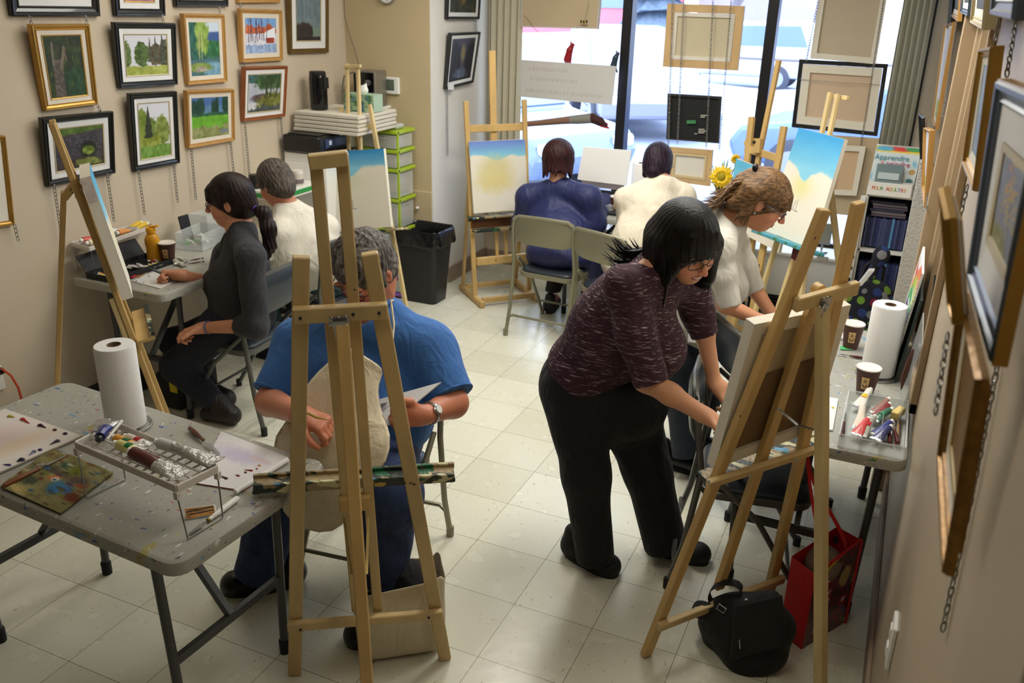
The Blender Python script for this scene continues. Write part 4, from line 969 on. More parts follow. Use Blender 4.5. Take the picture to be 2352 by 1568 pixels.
# ------------------------------------------------------------------ hung in the window, seen from behind
M_pine = mat('raw_frame_wood', srgb(214, 178, 124), .55, var=.12, vscale=8); M_board = mat('grey_card', srgb(196, 190, 178), .8, var=.04, vscale=6); M_buff = mat('buff_backing', srgb(196, 176, 144), .8, var=.05, vscale=5)
def WP(bl, br, tr, tl, y=3.80): return [at(*bl, y=y), at(*br, y=y), at(*tr, y=y), at(*tl, y=y)]
def backframe(label, P, fw, fm, sw, sm, cm, depth=.03, name='framed_canvas'):
    P = [Vector(p) for p in P]; n = Vector((0, -1, 0)); t = thing(name, label, 'canvas', tuple((P[0]+P[1])/2), 0, 'canvases hanging in the window')
    cen = sum(P, Vector())/4; Wd = (P[1]-P[0]).length; Hh = (P[3]-P[0]).length
    def q(d, o):
        a, b = d/Wd, d/Hh; f = lambda s, r: (P[0]*(1-s)+P[1]*s)*(1-r)+(P[3]*(1-s)+P[2]*s)*r
        return [f(a, b)+n*o, f(1-a, b)+n*o, f(1-a, 1-b)+n*o, f(a, 1-b)+n*o]
    def ring(d0, d1, o0, o1, nme, m):
        A, B, C_, D_ = q(d0, o1), q(d1, o1), q(d0, o0), q(d1, o0); vs = A+B+C_+D_
        fs = [(j, (j+1) % 4, 4+(j+1) % 4, 4+j) for j in range(4)]+[(8+(j+1) % 4, 8+j, 12+j, 12+(j+1) % 4) for j in range(4)]+[(4+j, 4+(j+1) % 4, 12+(j+1) % 4, 12+j) for j in range(4)]+[(j, 8+j, 8+(j+1) % 4, (j+1) % 4) for j in range(4)]
        MB().add(vs, fs).build(nme, m, t, world=True)
    if fw: ring(0, fw, -depth, 0, 'frame', fm)
    if sw: ring(fw+.002, fw+sw, -depth*.7, .004, 'stretcher', sm)
    MB().slab(q(fw+sw*.9, -.012), (0, .004, 0)).build('canvas_back', cm, t, world=True); return t
backframe('grey card-backed picture at the top left of the window', [at(1195, 62, y=3.8), at(1373, 67, y=3.8), at(1373, 67, y=3.8)+Vector((.01, 0, .3)), at(1195, 62, y=3.8)+Vector((0, 0, .3))], .012, M_board, .0, M_board, M_buff)
t = backframe('pine-framed canvas hanging in the middle window pane', WP((1522, 153), (1694, 162), (1710, 14), (1533, 8)), .052, M_pine, .026, M_cwhite, mat('sized_canvas', srgb(206, 194, 164), .8, var=.04, vscale=9))
t = backframe('plain black canvas hanging below the pine-framed one', WP((1530, 320), (1651, 330), (1658, 221), (1533, 214)), .0, M_black, .018, mat('black_stretcher', srgb(30, 28, 24), .6), mat('black_canvas', srgb(14, 16, 14), .7))
blk = lambda u0, v0, u1, v1: [at(u0, v1, y=3.79), at(u1, v1, y=3.79), at(u1, v0, y=3.79), at(u0, v0, y=3.79)]
MB().slab(blk(1577, 276, 1598, 284), (0, .003, 0)).build('green_label', mat('green_tape', srgb(60, 130, 80), .6), t, world=True)
for u, v, w in ((1609, 264, 14), (1609, 268, 10), (1604, 296, 14), (1604, 300, 18), (1604, 304, 14), (1595, 306, 6)): MB().slab(blk(u, v, u+w, v+2), (0, .003, 0)).build('label_print', M_board, t, world=True)
t = backframe('small pine-framed canvas hanging low, behind the cream-topped woman', WP((1530, 415), (1630, 428), (1637, 345), (1537, 337)), .034, M_pine, .018, mat('light_pine', srgb(214, 188, 140), .6), M_cwhite)
backframe('large pale stretcher at the top right of the window', [at(1860, 135, y=3.79), at(2012, 148, y=3.79), at(2012, 148, y=3.79)+Vector((0, 0, .42)), at(1860, 135, y=3.79)+Vector((0, 0, .42))], .0, M_cwhite, .038, M_cwhite, mat('buff_canvas', srgb(192, 178, 154), .8, var=.03, vscale=5))
backframe('black-framed stretcher with a hanging wire, right side of the window', WP((1818, 292), (2015, 313), (2040, 147), (1836, 136)), .026, M_fblack, .052, M_cwhite, mat('peach_canvas', srgb(208, 184, 158), .8, var=.06, vscale=4))
MB().tube([at(1836, 182, y=3.785), at(1935, 190, y=3.78), at(2028, 195, y=3.785)], .0016, 5).build('hanging_wire', M_chain, bpy.data.objects['framed_canvas.005'] if 'framed_canvas.005' in bpy.data.objects else None, True, world=True)
backframe('small white stretcher on a tan board behind the right easel, beside the shelf', WP((1900, 447), (1968, 450), (1990, 336), (1920, 332), 3.74), .0, M_cwhite, .036, M_cwhite, mat('peach_canvas2', srgb(214, 184, 150), .8, var=.08, vscale=5))
t = MB().slab(WP((1880, 488), (1990, 498), (2020, 318), (1905, 310), 3.78), (0, .012, 0)).build('backing_board', M_buff); tag(t, 'large tan board leaning in the window behind the small white stretcher', 'board')
# sign board with faint mirrored writing
sp = Pic(120, 46, (206, 204, 200)); rnd = random.Random(5)
for row, (y, x0, x1) in enumerate(((.78, .08, .5), (.52, .1, .62), (.2, .06, .9))):
    x = x0
    while x < x1:
        w = rnd.uniform(.012, .03); sp.rect(x, y-.05, x+w, y+.05, (196, 190, 182)); x += w+rnd.uniform(.006, .02)
t = thing('sign_board', 'pale sign board hanging in the left window pane with faint writing showing through', 'sign', at(1300, 240, y=3.80)[:])
P = WP((1196, 222), (1405, 241), (1415, 152), (1198, 137)); panel('board', P, sp, M_vc, t, True, (0, .008, 0), (214, 214, 216))
# ornaments in the window: red bird, blue bird, giant brush
def bird(label, u, v, col, col2, flip, s=1.0):
    c = at(u, v, y=3.86); t = thing('bird_ornament', label, 'ornament', c[:]); S = SDF(); f = -1 if flip else 1
    X = lambda x, z: c+Vector((x*f*s, 0, z*s))
    S.cone(X(-.01, -.03), X(.0, .02), .024*s, .018*s, .01).cone(X(.0, .02), X(.015, .05), .018*s, .013*s, .01).cone(X(-.01, -.03), X(.02, -.075), .013*s, .006*s, .01)
    sobj('body', S, mat('bird_'+col2, col, .3), t, .0022)
    MB().lathe([(.005*s, 0), (.0005, .016*s)], n=8, M=Matrix.Rotation(R(90*f), 3, 'Y'), c=X(.022, .052)).build('beak', mat('beak', srgb(200, 90, 50), .4), t, True, world=True)
    MB().lathe([(.007*s, 0), (.0005, .02*s)], n=8, c=X(.005, .058)).build('crest', mat('bird_'+col2, col), t, True, world=True)
    MB().tube([X(-.012, -.045), X(-.018, -.08)], .0015*s, 5).build('foot', M_rub, t, world=True); return t
bird('red glass bird ornament perched above the pale sign board', 1308, 124, srgb(150, 22, 26), 'red', False, 1.25)
bird('small dark blue bird ornament beside the black window post', 1413, 140, srgb(40, 58, 72), 'blue', False, 1.0)
t = thing('brush_ornament', 'giant paintbrush ornament with red tip across the left window pane', 'ornament', at(1300, 285, y=3.84)[:])
A = lambda u, v: at(u, v, y=3.84)
MB().tube([A(1195, 286), A(1240, 282), A(1290, 277), A(1312, 275)], [.020, .022, .027, .030], 10).build('handle', mat('brush_handle_brown', srgb(140, 104, 84), .5), t, True, world=True)
MB().tube([A(1310, 275), A(1330, 274), A(1360, 271)], [.031, .035, .038], 12).build('ferrule', mat('ferrule_grey', srgb(150, 148, 138), .4, .3), t, True, world=True)
S = SDF(); S.cone(A(1360, 271), A(1378, 279), .037, .031, .01).cone(A(1378, 279), A(1392, 288), .031, .014, .01)
sobj('bristles', S, mat('bristles_dark', srgb(60, 26, 24), .8), t, .004)
S = SDF(); S.cone(A(1382, 286), A(1398, 294), .019, .006, .006).cone(A(1384, 282), A(1396, 284), .013, .004, .006)
sobj('red_tip', S, mat('bristles_red', srgb(176, 30, 28), .6), t, .003)
b = thing('bee_ornament', 'yellow and black striped ornament hanging by the top left picture', 'ornament', at(1341, 50, y=3.76)[:])
for i, k in enumerate(range(-2, 3)): MB().ell(at(1341+k*3.2, 50-abs(k)*.3, y=3.76), (.0055, .010, .011), n=10, m=6).build('stripe', mat('bee_yellow', srgb(200, 180, 60), .4) if i % 2 else M_rub, b, True, world=True)
MB().tube([at(1352, 2, y=3.77), at(1350, 20, y=3.77), at(1343, 46, y=3.76)], .0012, 4).build('string', M_rub, b, world=True)
for lab, a, b_ in (('left chain through the pine-framed canvas down to the small one', (1545, 0), (1535, 338)), ('second chain through the pine-framed canvas', (1571, 0), (1556, 330)), ('chain crossing the right part of the pine-framed canvas', (1638, 0), (1622, 340)), ('right chain beside the black canvas', (1680, 0), (1652, 345)), ('left chain of the large pale stretcher', (1880, 0), (1852, 140)), ('right chain of the large pale stretcher', (2030, 0), (1975, 350))):
    chain(lab, at(*a, y=3.765), at(*b_, y=3.765), .0016, .016, 'window picture chains')
tag(MB().tube([at(1205, 35, y=3.77), at(1225, 62, y=3.77), at(1248, 85, y=3.79)], .0015, 5).tube([at(1328, 62, y=3.77), at(1315, 76, y=3.78), at(1296, 88, y=3.79)], .0015, 5).build('hanging_wire', M_rub), 'thin dark wires trailing below the top left window picture', 'wire')
# ------------------------------------------------------------------ right wall
def RPIC(label, ft, fb, nb, nt, x, fw, fm, pic, dz=0, depth=.022, **k):
    a = at(*fb, x=x); b = at(*ft, y=a.y); c = at(*nb, z=a.z); d = at(*nt, y=c.y)
    P = [a, c, d, b] # seen from the room: far edge is on the left
    n = (P[1]-P[0]).cross(P[3]-P[0]).normalized()
    if n.x > 0: n = -n
    return picture(label, P, fw, fm, pic, depth=depth, n=n, grp='pictures on the right wall', **k)
RPIC('large gold-edged grey frame with a yellow blossom painting, nearest on the right wall', (2285, 183), (2217, 640), (2270, 836), (2395, 228), 1.145, .030, M_fgrey, pic_flowers(), liner=.045, lm_=M_matw, fillet=M_cham, fil_w=.012, depth=.020, side_m=M_fgold)
RPIC('ornate bronze frame hanging lowest on the right wall', (2200, 672), (2150, 1050), (2162, 1320), (2240, 868), 1.145, .020, M_fbronze, trees_pic(21, sky=(160, 150, 150), blob=[(.5, .7, .4, .2, (150, 60, 70))], grass=(130, 160, 60), horizon=.45), liner=.018, lm_=M_matb, fillet=M_cham, depth=.014)
RPIC('plain gold frame seen edge-on, upper left of the ornate bronze one', (2154, 430), (2174, 700), (2186, 748), (2169, 503), 1.115, .010, M_fgold, trees_pic(22), liner=.0, depth=.014)
RPIC('gold frame with a blue painting between the tan board and the large grey-moulded frame', (2246, 112), (2208, 375), (2232, 440), (2274, 105), 1.14, .016, M_fgold, Pic(30, 40, (150, 170, 190)).put((fbm(*np.meshgrid(np.linspace(0, 4, 30), np.linspace(0, 5, 40)), 3)-.5)*4, (110, 130, 160)), liner=.014, lm_=M_matb, depth=.022)
RPIC('honey-gold frame hanging beyond the tan board', (2168, 58), (2140, 275), (2146, 298), (2188, 50), 1.15, .014, M_fgold2, trees_pic(24), liner=.014, lm_=M_matb, depth=.024)
RPIC('small honey-gold frame below and beyond the tan board', (2120, 293), (2116, 430), (2122, 478), (2134, 300), 1.13, .012, M_fgold2, trees_pic(25), liner=0, depth=.024)
RPIC('thin black frame beside the small honey-gold one', (2109, 262), (2113, 375), (2117, 398), (2118, 272), 1.11, .010, M_fblack, pic_dark(), liner=0, depth=.014)
RPIC('reddish frame seen edge-on at the curtain', (2150, 70), (2136, 250), (2139, 262), (2160, 68), 1.14, .010, M_fred, pic_dark(), liner=0, depth=.014)
# bottoms of the top row
def RTOP(label, u0, v0, u1, v1, x, m, fw=.02, h=.28, dep=.03):
    a = at(u0, v0, x=x); c = at(u1, v1, x=x); c.z = a.z; up = Vector((-.03, 0, h))
    return picture(label, [a, c, c+up, a+up], fw, m, pic_dark(), .02, M_matb, dep, n=Vector((-1, 0, -.1)).normalized(), grp='pictures on the right wall')
RTOP('grey-blue frame bottom at the top edge, farthest of the right wall top row', 2163, 42, 2178, 46, 1.13, M_fgrey, dep=.02)
RTOP('gold frame bottom at the top edge, second of the right wall top row', 2178, 32, 2200, 37, 1.14, M_fgold2, dep=.02)
RTOP('black frame bottom at the top edge, third of the right wall top row', 2204, 30, 2222, 34, 1.14, M_fgrey, dep=.02)
RTOP('champagne frame bottom at the top edge beside the black one', 2227, 53, 2256, 60, 1.14, M_cham, dep=.03)
RTOP('heavy black and silver frame bottom, nearest of the right wall top row', 2272, 36, 2322, 46, 1.135, M_fgrey, .03, dep=.03)
K = 'right wall picture chains'
for lab, a, b_, x in (('heavy chain below the gold-edged blossom picture down past the bronze frame', (2292, 835), (2236, 1120), 1.213), ('heavy chain behind the lower half of the bronze frame', (2236, 1120), (2165, 1448), 1.213), ('chain beside the blue-painting gold frame', (2338, 20), (2312, 175), 1.18), ('chain above the blue-painting gold frame', (2295, 42), (2285, 95), 1.17), ('chain below the blue-painting gold frame', (2222, 425), (2200, 520), 1.16), ('chain below the edge-on plain gold frame', (2177, 765), (2148, 950), 1.14), ('chain beside the honey-gold frame', (2200, 40), (2165, 270), 1.16), ('chain below the small honey-gold frame', (2146, 290), (2128, 480), 1.15)):
    chain(lab, at(*a, x=x), at(*b_, x=x), .0016, .014, K)
# mirror on the right wall past the tan board
mm = mat('mirror', (.9, .92, .92), .03, 1.0)
t = thing('wall_mirror', 'tall mirror on the right wall between the tan board and the near pictures', 'mirror', (XR, 1.02, .9))
MB().box((-.012, 0, .62), (.006, .72, 1.4)).build('mirror_glass', mm, t)
for yy in (-.38, .38): MB().box((-.012, yy, .62), (.024, .04, 1.48), bev=.003).build('frame_side', M_tan, t)
for zz in (-.10, 1.34): MB().box((-.012, 0, zz), (.024, .80, .04), bev=.003).build('frame_rail', M_tan, t)
# wall clock cut by the top edge, with cable
c = at(888, -14, y=YT-.02); t = thing('wall_clock', 'round silver wall clock cut off by the top of the view', 'clock', c[:])
RX = Matrix.Rotation(R(90), 3, 'X')
MB().lathe([(.001, 0), (.062, 0), (.067, .006), (.067, .02), (.062, .028), (.056, .022), (.001, .02)], n=36, M=RX, c=(0, .018, 0)).build('case', mat('clock_silver', srgb(165, 165, 160), .3, .6), t, True)
MB().lathe([(.001, 0), (.056, 0), (.056, .002), (.001, .002)], n=30, M=RX, c=(0, -.004, 0)).build('dial', M_white, t)
MB().beam((0, -.008, 0), (-.012, -.008, .035), .003, .002, (0, 1, 0)).build('hour_hand', M_rub, t); MB().beam((0, -.008, 0), (.010, -.008, -.045), .0025, .002, (0, 1, 0)).build('minute_hand', M_rub, t)
cable = [at(788, -30, y=YT-.02), at(792, 40, y=YT-.02), at(803, 80, y=YT-.02), at(815, 115, y=YT-.02), at(822, 142, y=YT-.03), at(828, 158, y=YT-.06)]
tag(MB().tube(cable, .003, 6).build('power_cable', mat('grey_cable', srgb(110, 104, 92), .6), None, True), 'grey cable running down the tan wall to the coffee machine', 'cable')
# ------------------------------------------------------------------ people
def cv(a, b, z):
    """direction: a to the room's right as seen from the door, b towards the door, z up"""
    return Vector((a*.9157+b*.402, a*.402-b*.9157, z))
def V3(v): return np.array(v, float)
def SDF_k(s, a, b, ra, rb, k=.015):
    """tapered sleeve with a flat, clean end at b"""
    s.p.append(('k', np.array(a, float), np.array(b, float), ra, rb, k, 'u')); return s
_d0 = SDF.d
def _d(q, X):
    if q[0] == 'k':
        _, a, b, ra, rb, k, op = q; ba = b-a; L = math.sqrt(ba@ba)+1e-9; t = ((X-a)@ba)/(L*L); tc = np.maximum(t, 0)
        P = X-a-tc[:, None]*ba; dp = np.sqrt((P**2).sum(1))-(ra+(rb-ra)*np.minimum(tc, 1.3)); return np.maximum(dp, (t-1)*L)
    return _d0(q, X)
SDF.d = staticmethod(_d)
_m0 = SDF.mesh
def _mesh(s, name, h=.005, pad=.03):
    ex = []
    for q in s.p:
        if q[0] == 'k': ex.append(q)
    lo = [np.minimum(q[1], q[2])-max(q[3], q[4]) for q in ex]; hi = [np.maximum(q[1], q[2])+max(q[3], q[4]) for q in ex]
    if ex:
        # phantom bounds: tiny cones already inside the sleeve keep the grid large enough
        for q in ex:
            r = max(q[3], q[4])*.5; s.p.insert(0, ('c', q[1], q[1]*.3+q[2]*.7, r*.5, r*.5, .002, 'u'))
        pad = pad+.05
    return _m0(s, name, h, pad)
SDF.mesh = _mesh
def folds(seed, amp=.003, f=28, dirv=(0, 0, 1)):
    d = np.array(dirv, float); d /= np.linalg.norm(d); rr = np.random.RandomState(seed); a = rr.randn(3); b = rr.randn(3)
    def g(X, D):
        if D is None: return D
        w = X@d*f+1.6*np.sin(X@a*6+seed)+1.2*np.sin(X@b*9)
        return D+amp*np.sin(w)*(.5+.5*np.sin(X@b*5+seed*2))
    return g
class Head:
    """c centre, F face direction, U crown direction"""
    def __init__(s, c, F, U, sc=1.0):
        s.c = V3(c); F = Vector(F).normalized(); U = Vector(U); U = (U-F*U.dot(F)).normalized(); S_ = U.cross(F) # left side of the person
        s.F, s.U, s.S, s.k = V3(F), V3(U), V3(S_), sc
        s.M = np.stack([s.S, s.F, s.U], 1)
    def __call__(s, x, y, z): return s.c+(s.S*x+s.F*y+s.U*z)*s.k
    def loc(s, X): return (X-s.c)@s.M/s.k
    def skin(s, B, wide=1.0, smile=False):
        k = s.k; E = lambda c, r, kk=.02, op='u': B.ell(s(*c), np.array(r)*k, s.M, kk, op)
        E((0, -.012, .030), (.073*wide, .094, .088), .02); E((0, .018, -.030), (.060*wide, .074, .088), .03)
        E((0, .045, -.082), (.030*wide, .036, .028), .03)
        for q in (-1, 1):
            E((q*.036*wide, .058, -.030), (.026, .026, .028), .03); E((q*.030, .086, .028), (.026, .010, .009), .012)
            B.ell(s(q*.030, .098, .006), np.array((.017, .014, .011))*k, s.M, .012, 's')
            E((q*.030, .082, .005), (.0135, .011, .0105), .003)
            E((q*.076*wide, -.006, -.006), (.009, .018, .030), .008); B.ell(s(q*.083*wide, .002, -.004), np.array((.006, .009, .017))*k, s.M, .006, 's')
        B.cone(s(0, .092, .012), s(0, .116, -.026), .007*k, .0095*k, .012)
        for q in (-1, 1): E((q*.010, .106, -.030), (.008, .009, .007), .008)
        E((0, .088, -.054), (.022, .010, .0045), .006); E((0, .087, -.065), (.018, .010, .0055), .006)
        B.ell(s(0, .101, -.0595), np.array((.024, .006, .0016 if not smile else .004))*k, s.M, .003, 's')
        if smile:
            E((0, .086, -.0595), (.018, .006, .003), .002)
    def col(s, X, base, lip=(176, 96, 88), brow=(50, 38, 32), flush=.5, teeth=False, shadow_beard=None):
        L = s.loc(X); c = np.tile(np.array(base, float), (len(X), 1)); x, y, z = L[:, 0], L[:, 1], L[:, 2]
        near = (np.abs(x) < .09)*(np.abs(y) < .14)*(np.abs(z) < .15)
        def mix(m, col): 
            m = (np.clip(m, 0, 1)*near)[:, None]; c[:] = c*(1-m)+np.array(col, float)*m
        fr = (y > .03)
        for q in (-1, 1):
            mix(flush*np.exp(-((x-q*.042)**2+(z+.035)**2)/.0005)*fr, (214, 120, 100))
            mix((1-np.abs((z-.030+.12*(np.abs(x)-.03)**1)/.0045))*(np.abs(np.abs(x)-.030) < .019)*(y > .055), brow)
            mix((((x-q*.030)/.0125)**2+((z-.005)/.0062)**2 < 1)*(y > .075), (225, 222, 216)); mix((((x-q*.030)/.0055)**2+((z-.003)/.0055)**2 < 1)*(y > .075), (60, 42, 34))
            mix((np.abs(z-.0115-.0*x) < .0018)*(np.abs(x-q*.030) < .014)*(y > .075), (60, 44, 40))
        mix(.5*np.exp(-(x**2+(z+.026)**2)/.0002)*(y > .09), (205, 110, 95))
        mix((((x)/.023)**2+((z+.0595)/.011)**2 < 1)*(y > .078), lip)
        if teeth: mix(((x/.017)**2+((z+.0595)/.0035)**2 < 1)*(y > .07), (225, 215, 205))
        if shadow_beard: mix(.45*(z < -.035)*(y > .0)*(np.clip((-z-.035)/.02, 0, 1)), shadow_beard)
        c = np.clip(c/255, 0, 1); return np.where(c <= .04045, c/12.92, ((c+.055)/1.055)**2.4)
    def hairshell(s, Hh, t=.012, front=.045, down=-.05, side=True, k=.02):
        """cap of hair, face cut open"""
        Hh.ell(s(0, -.016, .034), np.array((.076+t, .096+t, .090+t))*s.k, s.M, k)
        Hh.ell(s(0, -.045, -.015), np.array((.070+t, .062+t, .085))*s.k, s.M, k)
        return Hh
def hand(B, w, d, n, thumb, curl=.3, sc=1.0, spread=.08, curls=None, tcurl=.5):
    """w wrist, d direction to the fingers, n palm side, thumb +1/-1: which side of the palm (d x n) the thumb is"""
    d = Vector(d).normalized(); n = Vector(n); n = (n-d*n.dot(d)).normalized(); s_ = d.cross(n)*thumb; w = Vector(w); k = sc
    B.cone(w, w+d*.025*k, .024*k, .027*k, .02)
    for q in (-.026, -.009, .009, .026): B.cone(w+d*.02*k+s_*q*.7*k, w+d*.085*k+s_*q*k, .0155*k, .0115*k, .016)
    B.ell(w+d*.045*k+n*.006*k+s_*.018*k, np.array((.016, .016, .016))*k, None, .02)
    L = (.072, .082, .076, .060); off = (.028, .010, -.009, -.027)
    for i in range(4):
        c = curls[i] if curls else curl; b = w+d*(.086-.004*abs(i-1))*k+s_*off[i]*k; dd = (d+s_*spread*(1.2-i*.8)).normalized(); p = b; ax = dd.cross(n)
        for j, (f, r0, r1) in enumerate(((.45, .0105, .0095), (.30, .0095, .0085), (.25, .0085, .0072))):
            dd = (Matrix.Rotation(-c*(1.45 if j else 1.2), 3, ax) @ dd) if True else dd
            if j == 0 and (dd-d).dot(n) < 0: ax = -ax; dd = Matrix.Rotation(-2*c*1.2, 3, ax) @ dd if False else (Matrix.Rotation(-c*1.2, 3, ax) @ (d+s_*spread*(1.2-i*.8)).normalized())
            q = p+dd*L[i]*f*k; B.cone(p, q, r0*k, r1*k, .005); p = q
    p = w+d*.028*k+s_*.022*k; dd = (d*.65+s_*.75+n*.25).normalized()
    for f, r0, r1 in ((.040, .0155, .012), (.032, .012, .0105), (.026, .0105, .0085)):
        q = p+dd*f*k; B.cone(p, q, r0*k, r1*k, .008); p = q; dd = (dd+(d*.5-s_*.55+n*.45)*tcurl).normalized()
    return w+d*.09*k
def skinmat(): return vcmat('skin', .5)
M_skin = skinmat(); MATS['skin'].node_tree.nodes['Principled BSDF'].inputs['Subsurface Weight'].default_value = .08; MATS['skin'].node_tree.nodes['Principled BSDF'].inputs['Subsurface Radius'].default_value = (.02, .008, .004)
def cloth(name, col, **k):
    if name in MATS: return MATS[name]
    a = dict(rough=.88, sheen=.03, bump=.12, bscale=350, var=.08, vscale=18); a.update(k); m = mat(name, srgb(*col), **a); n, l = nm(m); b = [x for x in n if x.type == 'BUMP'][0]
    tc = n.new('ShaderNodeTexCoord'); mp = n.new('ShaderNodeMapping'); l.new(tc.outputs['Object'], mp.inputs[0]); mp.inputs['Scale'].default_value = (1, 1.2, .55); mp.inputs['Rotation'].default_value = (.3, .5, .2)
    t = n.new('ShaderNodeTexNoise'); t.inputs['Scale'].default_value = 13; t.inputs['Detail'].default_value = 2; t.inputs['Distortion'].default_value = 1.2; l.new(mp.outputs[0], t.inputs[0])
    w = n.new('ShaderNodeBump'); w.inputs['Strength'].default_value = .38; w.inputs['Distance'].default_value = .035; l.new(t.outputs[0], w.inputs['Height']); l.new(w.outputs[0], b.inputs['Normal']); return m
def hairmat(name, c, c2, rough=.42, st=(3.5, 3.5, .35)):
    m = mat(name, srgb(*c), rough, var=1, vscale=30, col2=srgb(*c2), stretch=st, bump=.25, bscale=120, spec=.22); return m
def glasses(t, h, m, lens=True, w=.024, hh=.016, tempz=.010):
    g = None
    for q in (-1, 1):
        c = (q*.032, .108, .003); pts = [h(c[0]+math.copysign(abs(math.cos(a))**.7, math.cos(a))*w, c[1]-.010*abs(c[0]+math.cos(a)*w)/.05, c[2]+math.copysign(abs(math.sin(a))**.7, math.sin(a))*hh) for a in [2*PI*k/16 for k in range(16)]]
        o = MB().tube(pts, .0016, 6, closed=True).build('rim', m, None, True)
        if g is None: g = o; o.name = 'glasses'; o.parent = t; par(o, t, True)
        else: par(o, g, True)
        o2 = MB().tube([h(q*.056, .100, tempz), h(q*.074, .085, tempz), h(q*.084, .03, tempz+.002), h(q*.084, -.008, tempz)], .0016, 6).build('temple', m, None, True); par(o2, g, True)
    o = MB().tube([h(-.009, .107, .006), h(0, .111, .008), h(.009, .107, .006)], .0016, 6).build('bridge', m, None, True); par(o, g, True)
    return g
def shoe(t, heel, toe, h=.075, w=.042, m=None, sole=None, name='shoe', ankle=None):
    heel, toe = Vector(heel), Vector(toe); d = (toe-heel); L = d.length; d.normalize(); S = SDF()
    u = Vector((0, 0, 1)); a = heel+d*.035+u*.045; b = toe-d*.045+u*.034
    S.ell(a, (w*.95,)*3, None, .03).cone(a, b, w*.9, w*.86, .03).ell(b, (w*.98, w*.98, w*.85), None, .03).cone(a+u*.02, a+u*(h-.02)-d*.003, w*.85, w*.78, .03)
    S.plane((0, 0, min(heel.z, toe.z)+.012), (0, 0, -1), .006)
    o = sobj(name, S, m, t, .005)
    z0 = min(heel.z, toe.z); ax = Matrix((Vector((d.x, d.y, 0)).normalized(), Vector((-d.y, d.x, 0)).normalized(), u)).transposed()
    out = []
    for k in range(20):
        an = 2*PI*k/20; x = math.cos(an); y = math.sin(an); ww = w*(1.02 if x > 0 else .90); out.append((L/2*math.copysign(abs(x)**.8, x), ww*math.copysign(abs(y)**.8, y)))
    MB().prism(out, 0, .018, ax, c=Vector(((heel+toe)/2).xy.to_3d())+u*z0).build('sole', sole or M_rub, o, True, world=True)
    return o
def person(lab, base): return thing('person', lab, 'person', (base[0], base[1], 0))
def torso(S, pel, chest, neck, side, r_hip, r_belly, r_chest, k=.06):
    """pelvis -> chest -> neck base; side = unit left vector; each r = (half width, half depth)"""
    pel, chest, neck = V3(pel), V3(chest), V3(neck); sd = V3(Vector(side).normalized()); ax = chest-pel; L = np.linalg.norm(ax); ax /= L; f = np.cross(sd, ax); f /= np.linalg.norm(f); sd = np.cross(ax, f); M = np.stack([sd, f, ax], 1)
    S.ell(pel, (r_hip[0], r_hip[1], .13), M, k); S.ell(pel*.5+chest*.5+f*.01, (r_belly[0], r_belly[1], max(.14, L*.55)), M, k); S.ell(chest, (r_chest[0], r_chest[1], .16), M, k); S.cone(chest, neck-np.array((0, 0, .035)), r_chest[1]*.8, .075, .05)
    return M
